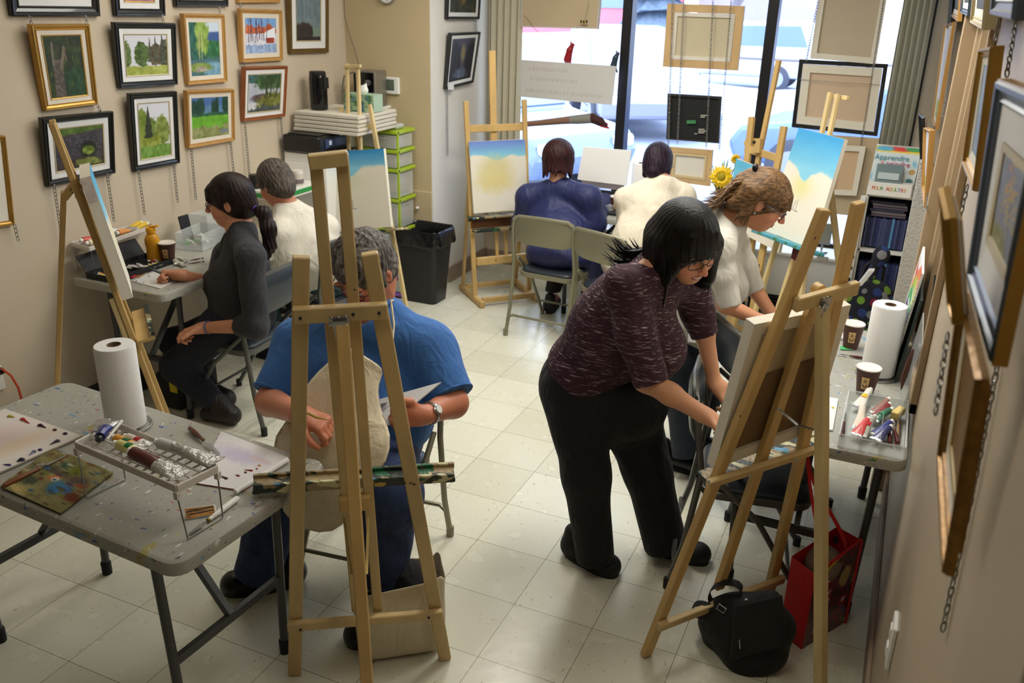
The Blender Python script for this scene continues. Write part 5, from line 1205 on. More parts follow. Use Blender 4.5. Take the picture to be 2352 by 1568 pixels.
# ---------------- woman in the purple top, bending to the easel
def woman_purple():
    pel, chest, neck = at(1362, 860, y=.44), at(1462, 685, y=.43), at(1535, 592, y=.40)
    t = person('woman with black bob and glasses in a purple speckled top, bending to the front-right canvas', (pel.x, pel.y))
    hd = Head(at(1576, 562, y=.38), cv(.46, .84, -.40), cv(-.10, .12, 1.0), 1.06)
    sN, eN, wN = at(1436, 655, y=.26), at(1483, 872, y=.20), at(1612, 950, y=.19)
    sF, eF, wF = at(1588, 668, y=.60), at(1618, 765, y=.60), at(1640, 876, y=.58)
    B = SDF(); hd.skin(B, 1.05, smile=True)
    B.cone(hd(0, -.03, -.06), neck, .052, .056, .03).cone(neck, chest, .06, .10, .04).cone(chest, pel, .10, .11, .05).cone(neck, sN, .05, .04, .03).cone(neck, sF, .05, .04, .03)
    B.cone(sN, eN, .046, .040, .02).cone(eN, at(1540, 905, y=.19), .040, .036, .02).cone(at(1540, 905, y=.19), wN, .036, .026, .02); B.cone(sF, eF, .044, .036, .02).cone(eF, wF, .036, .025, .02)
    hand(B, wN, (at(1665, 975, y=.20)-wN), cv(.2, .3, -1), -1, curls=(.55, .75, .85, .9), tcurl=.8)
    hand(B, wF, (at(1672, 915, y=.57)-wF), cv(.1, -.2, -1), 1, curls=(.35, .45, .5, .6), tcurl=.3)
    sobj('body', B, M_skin, t, .0042, colf=lambda X: hd.col(X, (206, 148, 112), lip=(160, 84, 78), teeth=True))
    # top
    S = SDF(); M = torso(S, at(1345, 845, y=.45), chest, neck, V3(cv(.25, -.95, .1)), (.20, .150), (.19, .165), (.17, .135))
    S.cone(at(1420, 745, y=.43), at(1500, 800, y=.42), .15, .12, .08).cone(neck-Vector((.03, 0, .05)), sN+Vector((.02, .03, -.01)), .07, .060, .05).cone(neck-Vector((.03, 0, .05)), sF, .07, .055, .05)
    S.plane(at(1350, 862, y=.44), (V3(pel)-V3(chest))+np.array((-.04, 0, -.10)), .01)
    S.cone(sN, eN*.5+sN*.5, .070, .066, .05); SDF_k(S, eN*.5+sN*.5, eN+(wN-eN)*.10, .066, .060, .03)
    S.cone(sF, eF*.5+sF*.5, .060, .056, .05); SDF_k(S, eF*.5+sF*.5, eF+(wF-eF)*.04, .056, .050, .03)
    S.ell(neck+Vector((.045, -.03, .035)), (.075, .085, .07), None, .02, 's'); S.fn(folds(3, .0035, 30, (1, .1, -.6)))
    mt = cloth('purple_knit', (56, 24, 38), rough=.85, bump=.1, sheen=0)
    n, l = nm(mt); tc = n.new('ShaderNodeTexCoord'); cur = n['Principled BSDF'].inputs['Base Color'].links[0].from_socket
    for sd_, rt in ((3, (.25, .5, .1)), (8, (-.3, .3, 1.2))):
        mp = n.new('ShaderNodeMapping'); l.new(tc.outputs['Object'], mp.inputs[0]); mp.inputs['Scale'].default_value = (.62, 1.2, 10); mp.inputs['Rotation'].default_value = (0, .22, 0); mp.inputs['Location'].default_value = (sd_, sd_*.7, 0)
        tx = n.new('ShaderNodeTexNoise'); tx.inputs['Scale'].default_value = 27; tx.inputs['Detail'].default_value = 2; l.new(mp.outputs[0], tx.inputs[0])
        r = n.new('ShaderNodeValToRGB'); r.color_ramp.elements[0].position = .62; r.color_ramp.elements[1].position = .72; r.color_ramp.elements[0].color = (0, 0, 0, 1); l.new(tx.outputs[0], r.inputs[0])
        mx = n.new('ShaderNodeMixRGB'); l.new(r.outputs[0], mx.inputs[0]); l.new(cur, mx.inputs[1]); mx.inputs[2].default_value = (*srgb(176, 154, 162), 1); cur = mx.outputs[0]
    l.new(cur, n['Principled BSDF'].inputs['Base Color'])
    sobj('purple_top', S, mt, t, .006)
    # trousers
    S = SDF(); S.ell(at(1350, 870, y=.46), (.175, .175, .15), None, .05).ell(at(1450, 925, y=.46), (.14, .15, .13), None, .05)
    kN, aN, kF, aF = at(1345, 1090, y=.33), at(1368, 1285, y=.31), at(1487, 1080, y=.52), at(1530, 1258, y=.50)
    S.cone(at(1325, 900, y=.38), kN, .135, .086, .06); SDF_k(S, kN, aN, .086, .074, .05)
    S.cone(at(1440, 930, y=.52), kF, .13, .088, .06); SDF_k(S, kF, aF, .088, .086, .05)
    S.fn(folds(5, .003, 20, (1, .2, .15)))
    sobj('black_trousers', S, cloth('black_trousers', (15, 14, 16), rough=.9, sheen=.05), t, .007)
    mb = mat('black_suede', srgb(18, 17, 18), .7)
    for (h0, t0) in ((at(1342, 1288, z=0), at(1418, 1326, z=0)), (at(1527, 1268, z=0), at(1628, 1294, z=0))):
        d = (t0-h0).normalized(); s_ = shoe(t, t0-d*.25, t0, .085, .047, mb)
        c = t0-d*.115; MB().tube([c+Vector((-d.y*.03, d.x*.03, .085)), c+Vector((0, 0, .10)), c+Vector((d.y*.03, -d.x*.03, .085))], .003, 5).build('lace', mat('dark_lace', srgb(60, 50, 48), .7), s_, True, world=True)
    # hair: bob with fringe, flick at the back
    Hh = SDF(); hd.hairshell(Hh, .022)
    for (x, y, z, x2, y2, z2, r0, r1) in ((-.082, .0, .02, -.090, .015, -.12, .034, .024), (-.078, -.045, .0, -.085, -.03, -.13, .045, .03), (.085, .02, .01, .088, .045, -.16, .030, .018), (.082, -.02, .0, .088, .01, -.17, .038, .022), (0, -.09, 0, -.02, -.10, -.12, .055, .035), (-.045, -.08, 0, -.06, -.075, -.125, .05, .03), (.045, -.08, 0, .06, -.06, -.15, .05, .03), (-.06, .06, .03, -.082, .045, -.09, .02, .016), (.066, .06, .03, .082, .06, -.12, .02, .014)):
        Hh.cone(hd(x, y, z), hd(x2, y2, z2), r0*hd.k, r1*hd.k, .03)
    Hh.ell(hd(0, .085, -.075), np.array((.058, .07, .098))*hd.k, hd.M, .012, 's')
    for x in (-.05, -.03, -.01, .01, .03, .05): Hh.cone(hd(x*.8, .066, .085), hd(x*1.05, .100-abs(x)*.35, .022), .014, .007, .012)
    def strands(X, D, f=46, amp=.0012):
        L = hd.loc(X); a = np.arctan2(L[:, 0], L[:, 1]+.02); return D+amp*np.sin(a*f+6*np.sin(L[:, 2]*18))*np.sin(a*f*.37+L[:, 2]*10)
    Hh.fn(strands)
    hm = hairmat('black_hair', (22, 15, 14), (8, 6, 6), .40)
    ho = sobj('hair', Hh, hm, t, .0035)
    rnd = random.Random(4); m = MB()
    # flicked-out ends
    for k in range(46):
        z = rnd.uniform(-.135, -.06); x0 = rnd.uniform(-.09, -.02); p = Vector(hd(x0, -.09, z)); q = p+cv(-.05-rnd.random()*.02, 0, -.015); e = q+cv(-.035-rnd.random()*.05, rnd.uniform(-.02, .02), rnd.uniform(.01, .07))
        m.tube([p, (p+q)/2+Vector((0, 0, -.006)), q, (q+e)/2+Vector((0, 0, -.008)), e], [.006, .006, .005, .003, .0005], 5)
    for k in range(26):
        x = rnd.choice((-1, 1))*rnd.uniform(.07, .092); y = rnd.uniform(-.06, .06); p = Vector(hd(x, y, -.08)); q = Vector(hd(x+rnd.uniform(-.008, .008), y+rnd.uniform(0, .03), -.16-rnd.random()*.06)); m.tube([p, (p+q)/2, q], [.005, .004, .0006], 5)
    m.build('loose_locks', hm, ho, True, world=True)['kind'] = 'stuff'
    glasses(t, hd, M_black, w=.025, hh=.014)
    return t
woman_purple()
def strandf(hd, f=46, amp=.0012):
    def g(X, D):
        L = hd.loc(X); a = np.arctan2(L[:, 0], L[:, 1]+.02); return D+amp*np.sin(a*f+6*np.sin(L[:, 2]*18))*np.sin(a*f*.37+L[:, 2]*10)
    return g
def woman_grey():
    Y = 1.36
    pel, chest, neck = at(1568, 800, y=Y), at(1625, 600, y=Y), at(1672, 505, y=Y)
    t = person('woman in a light grey jumper, brown hair clipped back, bent over beside the right table', (pel.x, pel.y))
    hd = Head(at(1752, 462, y=Y), cv(.86, .26, -.50), cv(.30, .10, .95), 1.03)
    sN, eN, wN = at(1655, 565, y=1.20), at(1668, 700, y=1.16), at(1752, 738, y=1.16)
    B = SDF(); hd.skin(B, .97)
    B.cone(hd(0, -.03, -.06), neck, .048, .052, .03).cone(neck, chest, .055, .09, .04).cone(chest, pel, .10, .11, .05).cone(neck, sN, .05, .04, .03)
    B.cone(sN, eN, .042, .036, .02).cone(eN, wN, .036, .025, .02); sF = at(1690, 560, y=1.52); eF = at(1730, 660, y=1.52); wF = at(1790, 745, y=1.45)
    B.cone(neck, sF, .05, .04, .03).cone(sF, eF, .042, .036, .02).cone(eF, wF, .035, .024, .02)
    hand(B, wN, cv(.9, .05, -.35), cv(0, 0, -1), 1, curl=.35); hand(B, wF, cv(.8, .1, -.5), cv(0, 0, -1), -1, curl=.35)
    sobj('body', B, M_skin, t, .0045, colf=lambda X: hd.col(X, (202, 140, 104), lip=(170, 90, 80)))
    S = SDF(); torso(S, pel, chest, neck, V3(cv(.1, -1, 0)), (.17, .125), (.165, .135), (.155, .125)); S.cone(at(1650, 620, y=Y), at(1672, 660, y=Y), .10, .09, .06)
    S.cone(neck, sN, .06, .058, .05).cone(neck, sF, .06, .055, .05); S.plane(at(1560, 830, y=Y), (0, 0, -1), .01)
    S.cone(sN, sN*.5+eN*.5, .060, .055, .04); SDF_k(S, sN*.5+eN*.5, eN+(wN-eN)*.10, .055, .050, .03); S.cone(sF, sF*.5+eF*.5, .058, .052, .04); SDF_k(S, sF*.5+eF*.5, eF+(wF-eF)*.1, .052, .046, .03)
    S.ell(neck+Vector((.05, -.02, .05)), (.07, .075, .06), None, .02, 's'); S.fn(folds(8, .0035, 32, (.4, .1, 1)))
    sobj('grey_jumper', S, cloth('grey_jumper', (204, 200, 190)), t, .006)
    S = SDF(); kN, aN, kF, aF = at(1570, 920, y=1.26), at(1580, 1062, y=1.20), at(1620, 910, y=1.5), at(1600, 1010, y=1.5)
    S.ell(pel, (.15, .16, .13), None, .05).cone(at(1560, 810, y=1.28), kN, .105, .075, .05); SDF_k(S, kN, at(1578, 1048, y=1.20), .075, .068, .04); S.cone(at(1580, 810, y=1.46), kF, .105, .07, .05); SDF_k(S, kF, aF, .07, .062, .04); S.fn(folds(9, .003, 20))
    sobj('jeans', S, cloth('dark_jeans', (34, 42, 56), rough=.85), t, .008)
    mb = mat('black_leather', srgb(22, 20, 22), .35)
    a, b = at(1548, 1072, z=0), at(1622, 1092, z=0); d = (b-a).normalized(); shoe(t, b-d*.25, b, .085, .043, mb); c = at(1600, 1030, z=0); shoe(t, c-d*.12, c+d*.12, .085, .043, mb)
    Hh = SDF(); hd.hairshell(Hh, .014, k=.02)
    for (x, y, z, x2, y2, z2, r0, r1) in ((-.066, -.045, .03, -.074, -.04, -.085, .03, .018), (.07, .02, .02, .082, .03, -.10, .028, .016), (-.05, -.07, .02, -.06, -.10, -.06, .045, .03), (.02, -.08, .03, 0, -.13, -.05, .05, .03), (-.02, -.10, .02, -.04, -.155, -.05, .035, .016), (0, -.09, .07, -.01, -.12, .03, .03, .03), (-.045, .066, .06, -.058, .088, .030, .018, .010), (-.02, .07, .07, -.02, .104, .028, .02, .012), (.045, .07, .06, .060, .100, -.0, .022, .010)): Hh.cone(hd(x, y, z), hd(x2, y2, z2), r0, r1, .025)
    Hh.ell(hd(0, .094, -.055), np.array((.066, .070, .095)), hd.M, .012, 's'); Hh.ell(hd(-.09, -.004, -.008), np.array((.022, .022, .030)), hd.M, .012, 's')
    Hh.fn(strandf(hd, 40, .0010)); hm = hairmat('brown_highlighted_hair', (132, 100, 66), (68, 48, 32), .4, (.9, 3.4, 3.4)); ho = sobj('hair', Hh, hm, t, .0038)
    rnd = random.Random(2); m = MB()
    for k in range(60):
        p = Vector(hd(rnd.uniform(-.07, .03), -.115-rnd.random()*.02, rnd.uniform(-.07, .03))); q = p+cv(-.05, 0, -.035-rnd.random()*.02); e = q+cv(-.035-rnd.random()*.05, rnd.uniform(-.02, .02), -.02+rnd.uniform(-.03, .02)); m.tube([p, (p+q)/2+Vector((0, 0, .012)), q, e], [.007, .007, .005, .0006], 5)
    for k in range(30):
        p = Vector(hd(-.072, -.04+rnd.uniform(-.03, .02), -.06)); q = p+cv(-.02, .01, -.05); m.tube([p, (p+q)/2+cv(.008, 0, 0), q+Vector((rnd.uniform(-.01, .01), rnd.uniform(-.01, .01), 0))], [.005, .005, .0006], 5)
    m.build('loose_locks', hm, ho, True, world=True)['kind'] = 'stuff'
    cl = Vector(hd(-.02, -.085, .085)); MB().ell(cl, (.024, .028, .018)).ell(cl+cv(-.014, 0, .024), (.013, .016, .018)).build('hair_clip', mat('black_plastic', srgb(20, 20, 26), .25), ho, True, world=True)
    glasses(t, hd, mat('blue_glasses', srgb(40, 46, 84), .3), w=.023, hh=.013)
    MB().ell(hd(-.082, -.004, -.042), (.005,)*3, n=8, m=6).build('earring', M_zinc, t, True, world=True)
    MB().slab([at(1580, 785, y=1.18), at(1606, 788, y=1.18), at(1604, 752, y=1.2), at(1581, 750, y=1.2)], (0, .002, 0)).build('name_tag', M_matw, t, world=True)
woman_grey()
def seated_back(lab, pel, chest, neck, hd, sL, eL, wL, sR, eR, wR, top, topname, R_, hair, skin, hem, sl=(.06, .055, .045), extra=None, frac=.95, hairfn=None):
    t = person(lab, (pel.x, pel.y)); B = SDF(); hd.skin(B)
    B.cone(hd(0, -.03, -.06), neck, .050, .054, .03).cone(neck, chest, .06, .10, .04).cone(chest, pel, .10, .10, .05)
    for s, e, w, th in ((sL, eL, wL, -1), (sR, eR, wR, 1)):
        B.cone(neck, s, .05, .04, .03).cone(s, e, .042, .036, .02).cone(e, w, .034, .025, .02); hand(B, w, (w-e).normalized()+Vector((0, 0, -.2)), Vector((0, 0, -1)), th, curl=.3)
    sobj('body', B, M_skin, t, .006, colf=lambda X: hd.col(X, skin))
    S = SDF(); side = V3((V3(sR)-V3(sL))); torso(S, pel, chest, neck, side, *R_)
    for s, e, w in ((sL, eL, wL), (sR, eR, wR)):
        S.cone(neck, s, .06, sl[0], .05).cone(s, e, sl[0], sl[1], .04); SDF_k(S, e, e+(w-e)*frac, sl[1], sl[2], .03)
    S.plane(V3(pel)+np.array((0, 0, hem)), (0, 0, -1), .01)
    S.ell(neck+Vector(hd.F*.03)+Vector((0, 0, .065)), (.060, .060, .050), None, .02, 's'); S.fn(folds(int(pel.x*100) % 17, .005, 22, (.6, .3, 1)))
    sobj(topname, S, top, t, .007)
    Hh = SDF(); hd.hairshell(Hh, .012)
    (hairfn or (lambda *_: None))(Hh, hd)
    Hh.ell(hd(0, .10, -.05), np.array((.075, .075, .085)), hd.M, .012, 's'); Hh.fn(strandf(hd, 44, .0022)); sobj('hair', Hh, hair, t, .0045)
    return t
def legs(t, m, hips, knees, ankles, rh=.09, rk=.068, ra=.055, pel=None, pr=(.17, .15, .11), name='trousers', shoes=None, shoem=None, L=.25, seed=3):
    S = SDF()
    if pel is not None: S.ell(pel, pr, None, .05)
    for h, k, a in zip(hips, knees, ankles): S.cone(h, k, rh, rk, .05); SDF_k(S, k, a, rk, ra, .04)
    S.fn(folds(seed, .003, 22)); sobj(name, S, m, t, .007)
    if shoes:
        for a, b in shoes: a, b = Vector(a), Vector(b); a.z = b.z = 0; shoe(t, a, b, .09, .044, shoem)
# woman in the navy smock, seen from behind at the window table
pel = Vector((-.915, 2.74, .53)); chest = at(1280, 500, y=2.90); neck = at(1281, 428, y=2.93)
navy = cloth('navy_smock', (28, 36, 88), rough=.6, var=.12, sheen=.05)
hd = Head(at(1282, 368, y=2.97), cv(.05, -.93, -.30), cv(0, -.2, 1), 1.0)
sL, sR = at(1215, 452, y=2.90), at(1352, 455, y=2.90)
def hb3(H_, h):
    H_.ell(h(0, -.03, .03), (.105, .105, .10), None, .03)
    for k in range(18):
        a = PI*(-.15+1.3*k/17); H_.cone(h(.078*math.cos(a), -.02-.080*math.sin(a), 0), h(.092*math.cos(a), -.03-.085*math.sin(a), -.085-.016*(k % 3)), .028, .006, .012)
t = seated_back('woman with short maroon hair in a loose navy smock, seated facing the window', pel, chest, neck, hd, sL, at(1206, 510, y=2.93), Vector((-1.02, 3.22, .79)), sR, at(1362, 512, y=2.93), Vector((-.78, 3.26, .79)), navy, 'navy_smock', ((.225, .17), (.215, .165), (.20, .13)), hairmat('maroon_hair', (62, 28, 28), (30, 14, 16), .45), (206, 150, 120), -.13, sl=(.082, .088, .062), hairfn=hb3)
legs(t, cloth('black_leggings', (22, 20, 24)), [(-1.0, 2.80, .50), (-.82, 2.80, .50)], [(-1.02, 3.12, .50), (-.80, 3.12, .50)], [(-1.06, 3.02, .14), (-.80, 3.05, .14)], pel=(-.915, 2.76, .50), pr=(.19, .17, .08), shoes=[((-1.06, 2.96, 0), (-1.10, 3.2, 0)), ((-.80, 2.98, 0), (-.79, 3.22, 0))], shoem=mat('black_slipper', srgb(24, 22, 26), .6))
MB().box((-1.065, 3.06, .095), (.085, .06, .05), bev=.02).build('sock', cloth('pink_sock', (190, 130, 130)), t)
par(bpy.data.objects['sock'], t, True)
# smock skirt falling over the chair seat
S = SDF(); S.ell((-.915, 2.74, .53), (.225, .19, .115), None, .05).cone((-.74, 2.80, .52), (-.70, 3.0, .34), .08, .07, .04).cone((-.72, 2.78, .48), (-.71, 2.86, .28), .05, .045, .03); S.fn(folds(4, .005, 26, (1, 0, .3)))
sobj('smock_skirt', S, navy, t, .007)
# woman in the cream top beside her
pel = Vector((-.40, 2.62, .53)); chest = at(1500, 490, y=2.74); neck = at(1518, 420, y=2.80)
hd = Head(at(1512, 378, y=2.86), cv(.42, -.80, -.42), cv(.0, -.2, 1), 1.0)
def hb4(H_, h):
    H_.cone(h(0, -.05, -.02), h(0, -.075, -.07), .06, .04, .03).cone(h(-.06, -.02, 0), h(-.066, -.02, -.07), .03, .02, .02).cone(h(.06, -.02, 0), h(.066, -.02, -.07), .03, .02, .02)
cream = cloth('cream_top', (226, 216, 196))
t = seated_back('woman with short plum hair in a cream top, seated at the window table', pel, chest, neck, hd, at(1440, 455, y=2.70), at(1436, 540, y=2.80), Vector((-.45, 3.12, .79)), at(1572, 450, y=2.86), at(1590, 500, y=2.95), Vector((-.22, 3.18, .79)), cream, 'cream_top', ((.19, .16), (.19, .16), (.185, .13)), hairmat('plum_hair', (46, 26, 44), (20, 12, 24), .4), (206, 148, 118), -.08, sl=(.068, .06, .048), hairfn=hb4)
glasses(t, hd, M_black)
legs(t, cloth('black_slacks', (24, 22, 26)), [(-.48, 2.68, .50), (-.32, 2.68, .50)], [(-.48, 3.06, .50), (-.28, 3.06, .50)], [(-.46, 2.98, .14), (-.26, 3.0, .14)], pel=(-.40, 2.66, .50), pr=(.18, .16, .08), shoes=[((-.46, 2.93, 0), (-.46, 3.17, 0)), ((-.26, 2.95, 0), (-.25, 3.19, 0))], shoem=MATS['black_slipper'])
# man in the white shirt, leaning over the left table
pel = at(705, 700, y=1.52); pel = Vector((-1.93, 1.60, .53)); chest = at(695, 560, y=1.50); neck = at(662, 480, y=1.46)
hd = Head(at(632, 422, y=1.45), cv(-.72, -.50, -.46), cv(-.15, -.1, 1), 1.02)
def hb5(H_, h): H_.cone(h(0, -.05, -.03), h(0, -.07, -.06), .05, .04, .03)
white = splat(cloth('white_shirt', (222, 216, 202)), [(srgb(190, 180, 170), 16, .70, (1, 1, 1), 2), (srgb(120, 120, 130), 60, .76, (1, 1, 1), 3)])
t = seated_back('grey-haired man in a paint-flecked white shirt bent over the left wall table', pel, chest, neck, hd, at(640, 540, y=1.34), at(632, 628, y=1.36), Vector((-2.22, 1.32, .80)), at(745, 525, y=1.66), at(750, 600, y=1.80), Vector((-2.2, 1.75, .80)), white, 'white_shirt', ((.20, .145), (.195, .15), (.20, .13)), hairmat('grey_brown_hair', (104, 94, 86), (48, 42, 38), .6), (192, 126, 96), -.09, sl=(.078, .068, .052), hairfn=hb5)
S = SDF(); S.cone(neck+Vector((-.01, .0, .035)), neck+Vector((.01, .01, .0)), .056, .060, .03); S.ell(neck+Vector((-.03, -.02, .06)), (.055, .055, .06), None, .01, 's'); sobj('collar', S, white, t, .005)
legs(t, cloth('teal_trousers', (22, 62, 68)), [(-1.95, 1.52, .50), (-1.95, 1.68, .50)], [(-2.30, 1.46, .50), (-2.30, 1.68, .50)], [(-2.22, 1.46, .12), (-2.22, 1.70, .12)], pel=(-1.93, 1.60, .50), pr=(.16, .19, .08), shoes=[((-2.16, 1.46, 0), (-2.4, 1.45, 0)), ((-2.16, 1.70, 0), (-2.4, 1.70, 0))], shoem=mb if 'mb' in globals() else M_rub)
# black-haired woman in the charcoal jumper, in profile
def woman_black():
    Y = .86
    pel, chest, neck = Vector((-1.93, .85, .55)), at(560, 620, y=Y), at(553, 530, y=Y)
    t = person('woman in a charcoal jumper with black ponytail and glasses, seated in profile holding a brush', (pel.x, pel.y))
    hd = Head(at(528, 463, y=Y), cv(-.97, .06, -.16), cv(.06, 0, 1), 1.04)
    sN, eN, wN = at(575, 590, y=.70), at(588, 748, y=.66), at(470, 752, y=.62); sF, eF, wF = at(520, 585, y=1.0), at(500, 655, y=.86), at(420, 632, y=.66)
    B = SDF(); hd.skin(B, .98); B.cone(hd(0, -.03, -.06), neck, .050, .056, .03).cone(neck, chest, .06, .10, .04).cone(chest, pel, .11, .11, .05)
    for s, e, w in ((sN, eN, wN), (sF, eF, wF)): B.cone(neck, s, .05, .04, .03).cone(s, e, .044, .038, .02).cone(e, w, .040, .027, .02)
    hand(B, wN, cv(-.9, .2, -.12), cv(.1, .3, -1), 1, curls=(.35, .6, .7, .8), tcurl=.3); hand(B, wF, cv(-.95, .15, .12), cv(0, .5, -.6), -1, curls=(.6, .75, .85, .9), tcurl=.8)
    sobj('body', B, M_skin, t, .0042, colf=lambda X: hd.col(X, (200, 138, 104), lip=(168, 90, 82)))
    S = SDF(); torso(S, pel, chest, neck, V3(cv(.0, 1, 0)), (.19, .15), (.185, .15), (.175, .125)); S.cone(at(520, 640, y=.80), at(500, 650, y=.80), .085, .075, .05).cone(at(512, 640, y=.98), at(495, 650, y=.98), .08, .07, .05)
    S.cone(neck, sN, .06, .062, .05).cone(neck, sF, .06, .06, .05)
    S.plane((0, 0, .46), (0, 0, -1), .01)
    for s, e, w, f in ((sN, eN, wN, .34), (sF, eF, wF, .25)): S.cone(s, e, .068, .060, .04); SDF_k(S, e, e+(w-e)*f, .062, .050, .03)
    S.ell(neck+Vector((-.06, -.01, .02)), (.070, .072, .075), None, .015, 's'); S.cone(neck+Vector((-.10, 0, .0)), neck+Vector((-.155, 0, -.14)), .05, .02, .012); S.p[-1] = S.p[-1][:6]+('s',); S.fn(folds(6, .003, 30, (.2, .3, 1)))
    m = cloth('charcoal_jumper', (48, 48, 52)); sobj('charcoal_jumper', S, m, t, .006)
    kn, kf = Vector((-2.36, .66, .50)), Vector((-2.40, .90, .52)); kn = at(405, 840, y=.62); kf = at(398, 785, y=.84)
    S = SDF(); S.ell((-1.95, .85, .50), (.17, .20, .12), None, .05).cone((-1.93, .74, .52), kn, .105, .075, .05).cone((-1.93, .96, .52), kf, .10, .07, .05)
    an, af = at(496, 925, y=.66), at(488, 905, y=.80); SDF_k(S, kn, an, .080, .060, .04); SDF_k(S, kf, af, .072, .055, .04); S.fn(folds(7, .003, 20))
    sobj('dark_jeans', S, cloth('navy_jeans', (22, 26, 40)), t, .007)
    bt = cloth('dark_boot', (34, 26, 24), rough=.5, sheen=0)
    for a in (an, af):
        h0 = Vector((a.x+.10, a.y, 0)); S = SDF(); S.cone(a+Vector((-.01, 0, .02)), h0+Vector((-.01, 0, .06)), .052, .045, .03).cone(h0+Vector((0, 0, .05)), h0+Vector((-.15, -.02, .036)), .042, .036, .03); S.plane((0, 0, .004), (0, 0, -1), .004); o = sobj('boot', S, bt, t, .006)
    Hh = SDF(); hd.hairshell(Hh, .014)
    for (x, y, z, x2, y2, z2, r0, r1) in ((.062, .03, .05, .070, .03, .012, .022, .012), (-.062, .03, .05, -.070, .03, .012, .022, .012), (0, -.07, .0, 0, -.10, -.05, .05, .03), (.04, .070, .07, .045, .084, .030, .020, .010), (-.03, .072, .07, -.04, .086, .028, .020, .010), (0, .076, .07, 0, .092, .032, .018, .010)): Hh.cone(hd(x, y, z), hd(x2, y2, z2), r0, r1, .022)
    Hh.ell(hd(0, .110, -.055), np.array((.088, .085, .085)), hd.M, .012, 's')
    for q in (-1, 1): Hh.ell(hd(q*.092, -.002, -.010), np.array((.020, .024, .032)), hd.M, .012, 's')
    Hh.fn(strandf(hd)); hm = hairmat('dark_brown_hair', (44, 28, 26), (18, 11, 11), .36); ho = sobj('hair', Hh, hm, t, .0038)
    S = SDF(); pt = [at(585, 480, y=.86), at(606, 490, y=.86), at(618, 525, y=.85), at(620, 565, y=.84), at(616, 592, y=.84)]; S.chain([V3(p) for p in pt], [.016, .034, .036, .030, .010], .02)
    def g(X, D): return D+.0022*np.sin((X[:, 0]+X[:, 1])*240+4*np.sin(X[:, 2]*20))
    S.fn(g); sobj('ponytail', S, hm, ho, .004)
    MB().tube([pt[0]+Vector((.014*math.cos(a)*.5, .014*math.sin(a), .016*math.cos(a))) for a in [2*PI*k/12 for k in range(12)]], .004, 6, closed=True).build('hair_tie', mat('purple_tie', srgb(90, 50, 150), .6), ho, True, world=True)
    glasses(t, hd, M_black, w=.024, hh=.014)
    ax = (wN-eN).normalized(); a_, s_, u_ = basis(ax); c = wN-ax*.022; MB().tube([c+s_*.031*math.cos(q)+u_*.031*math.sin(q) for q in [2*PI*k/20 for k in range(20)]], .0045, 6, closed=True).build('bracelet', mat('beaded_bracelet', srgb(120, 70, 120), .4, var=1, vscale=160, col2=srgb(60, 110, 140)), t, True, world=True)
    b0 = wF+cv(-.085, .03, .015); o = MB().tube([b0+cv(-.04, .02, .028), b0, b0+cv(.05, -.01, -.07)], [.006, .007, .007], 8).build('paint_brush', mat('dark_handle', srgb(34, 26, 24), .35), None, True); tag(o, 'dark-handled paint brush held by the black-haired woman', 'brush')
woman_black()
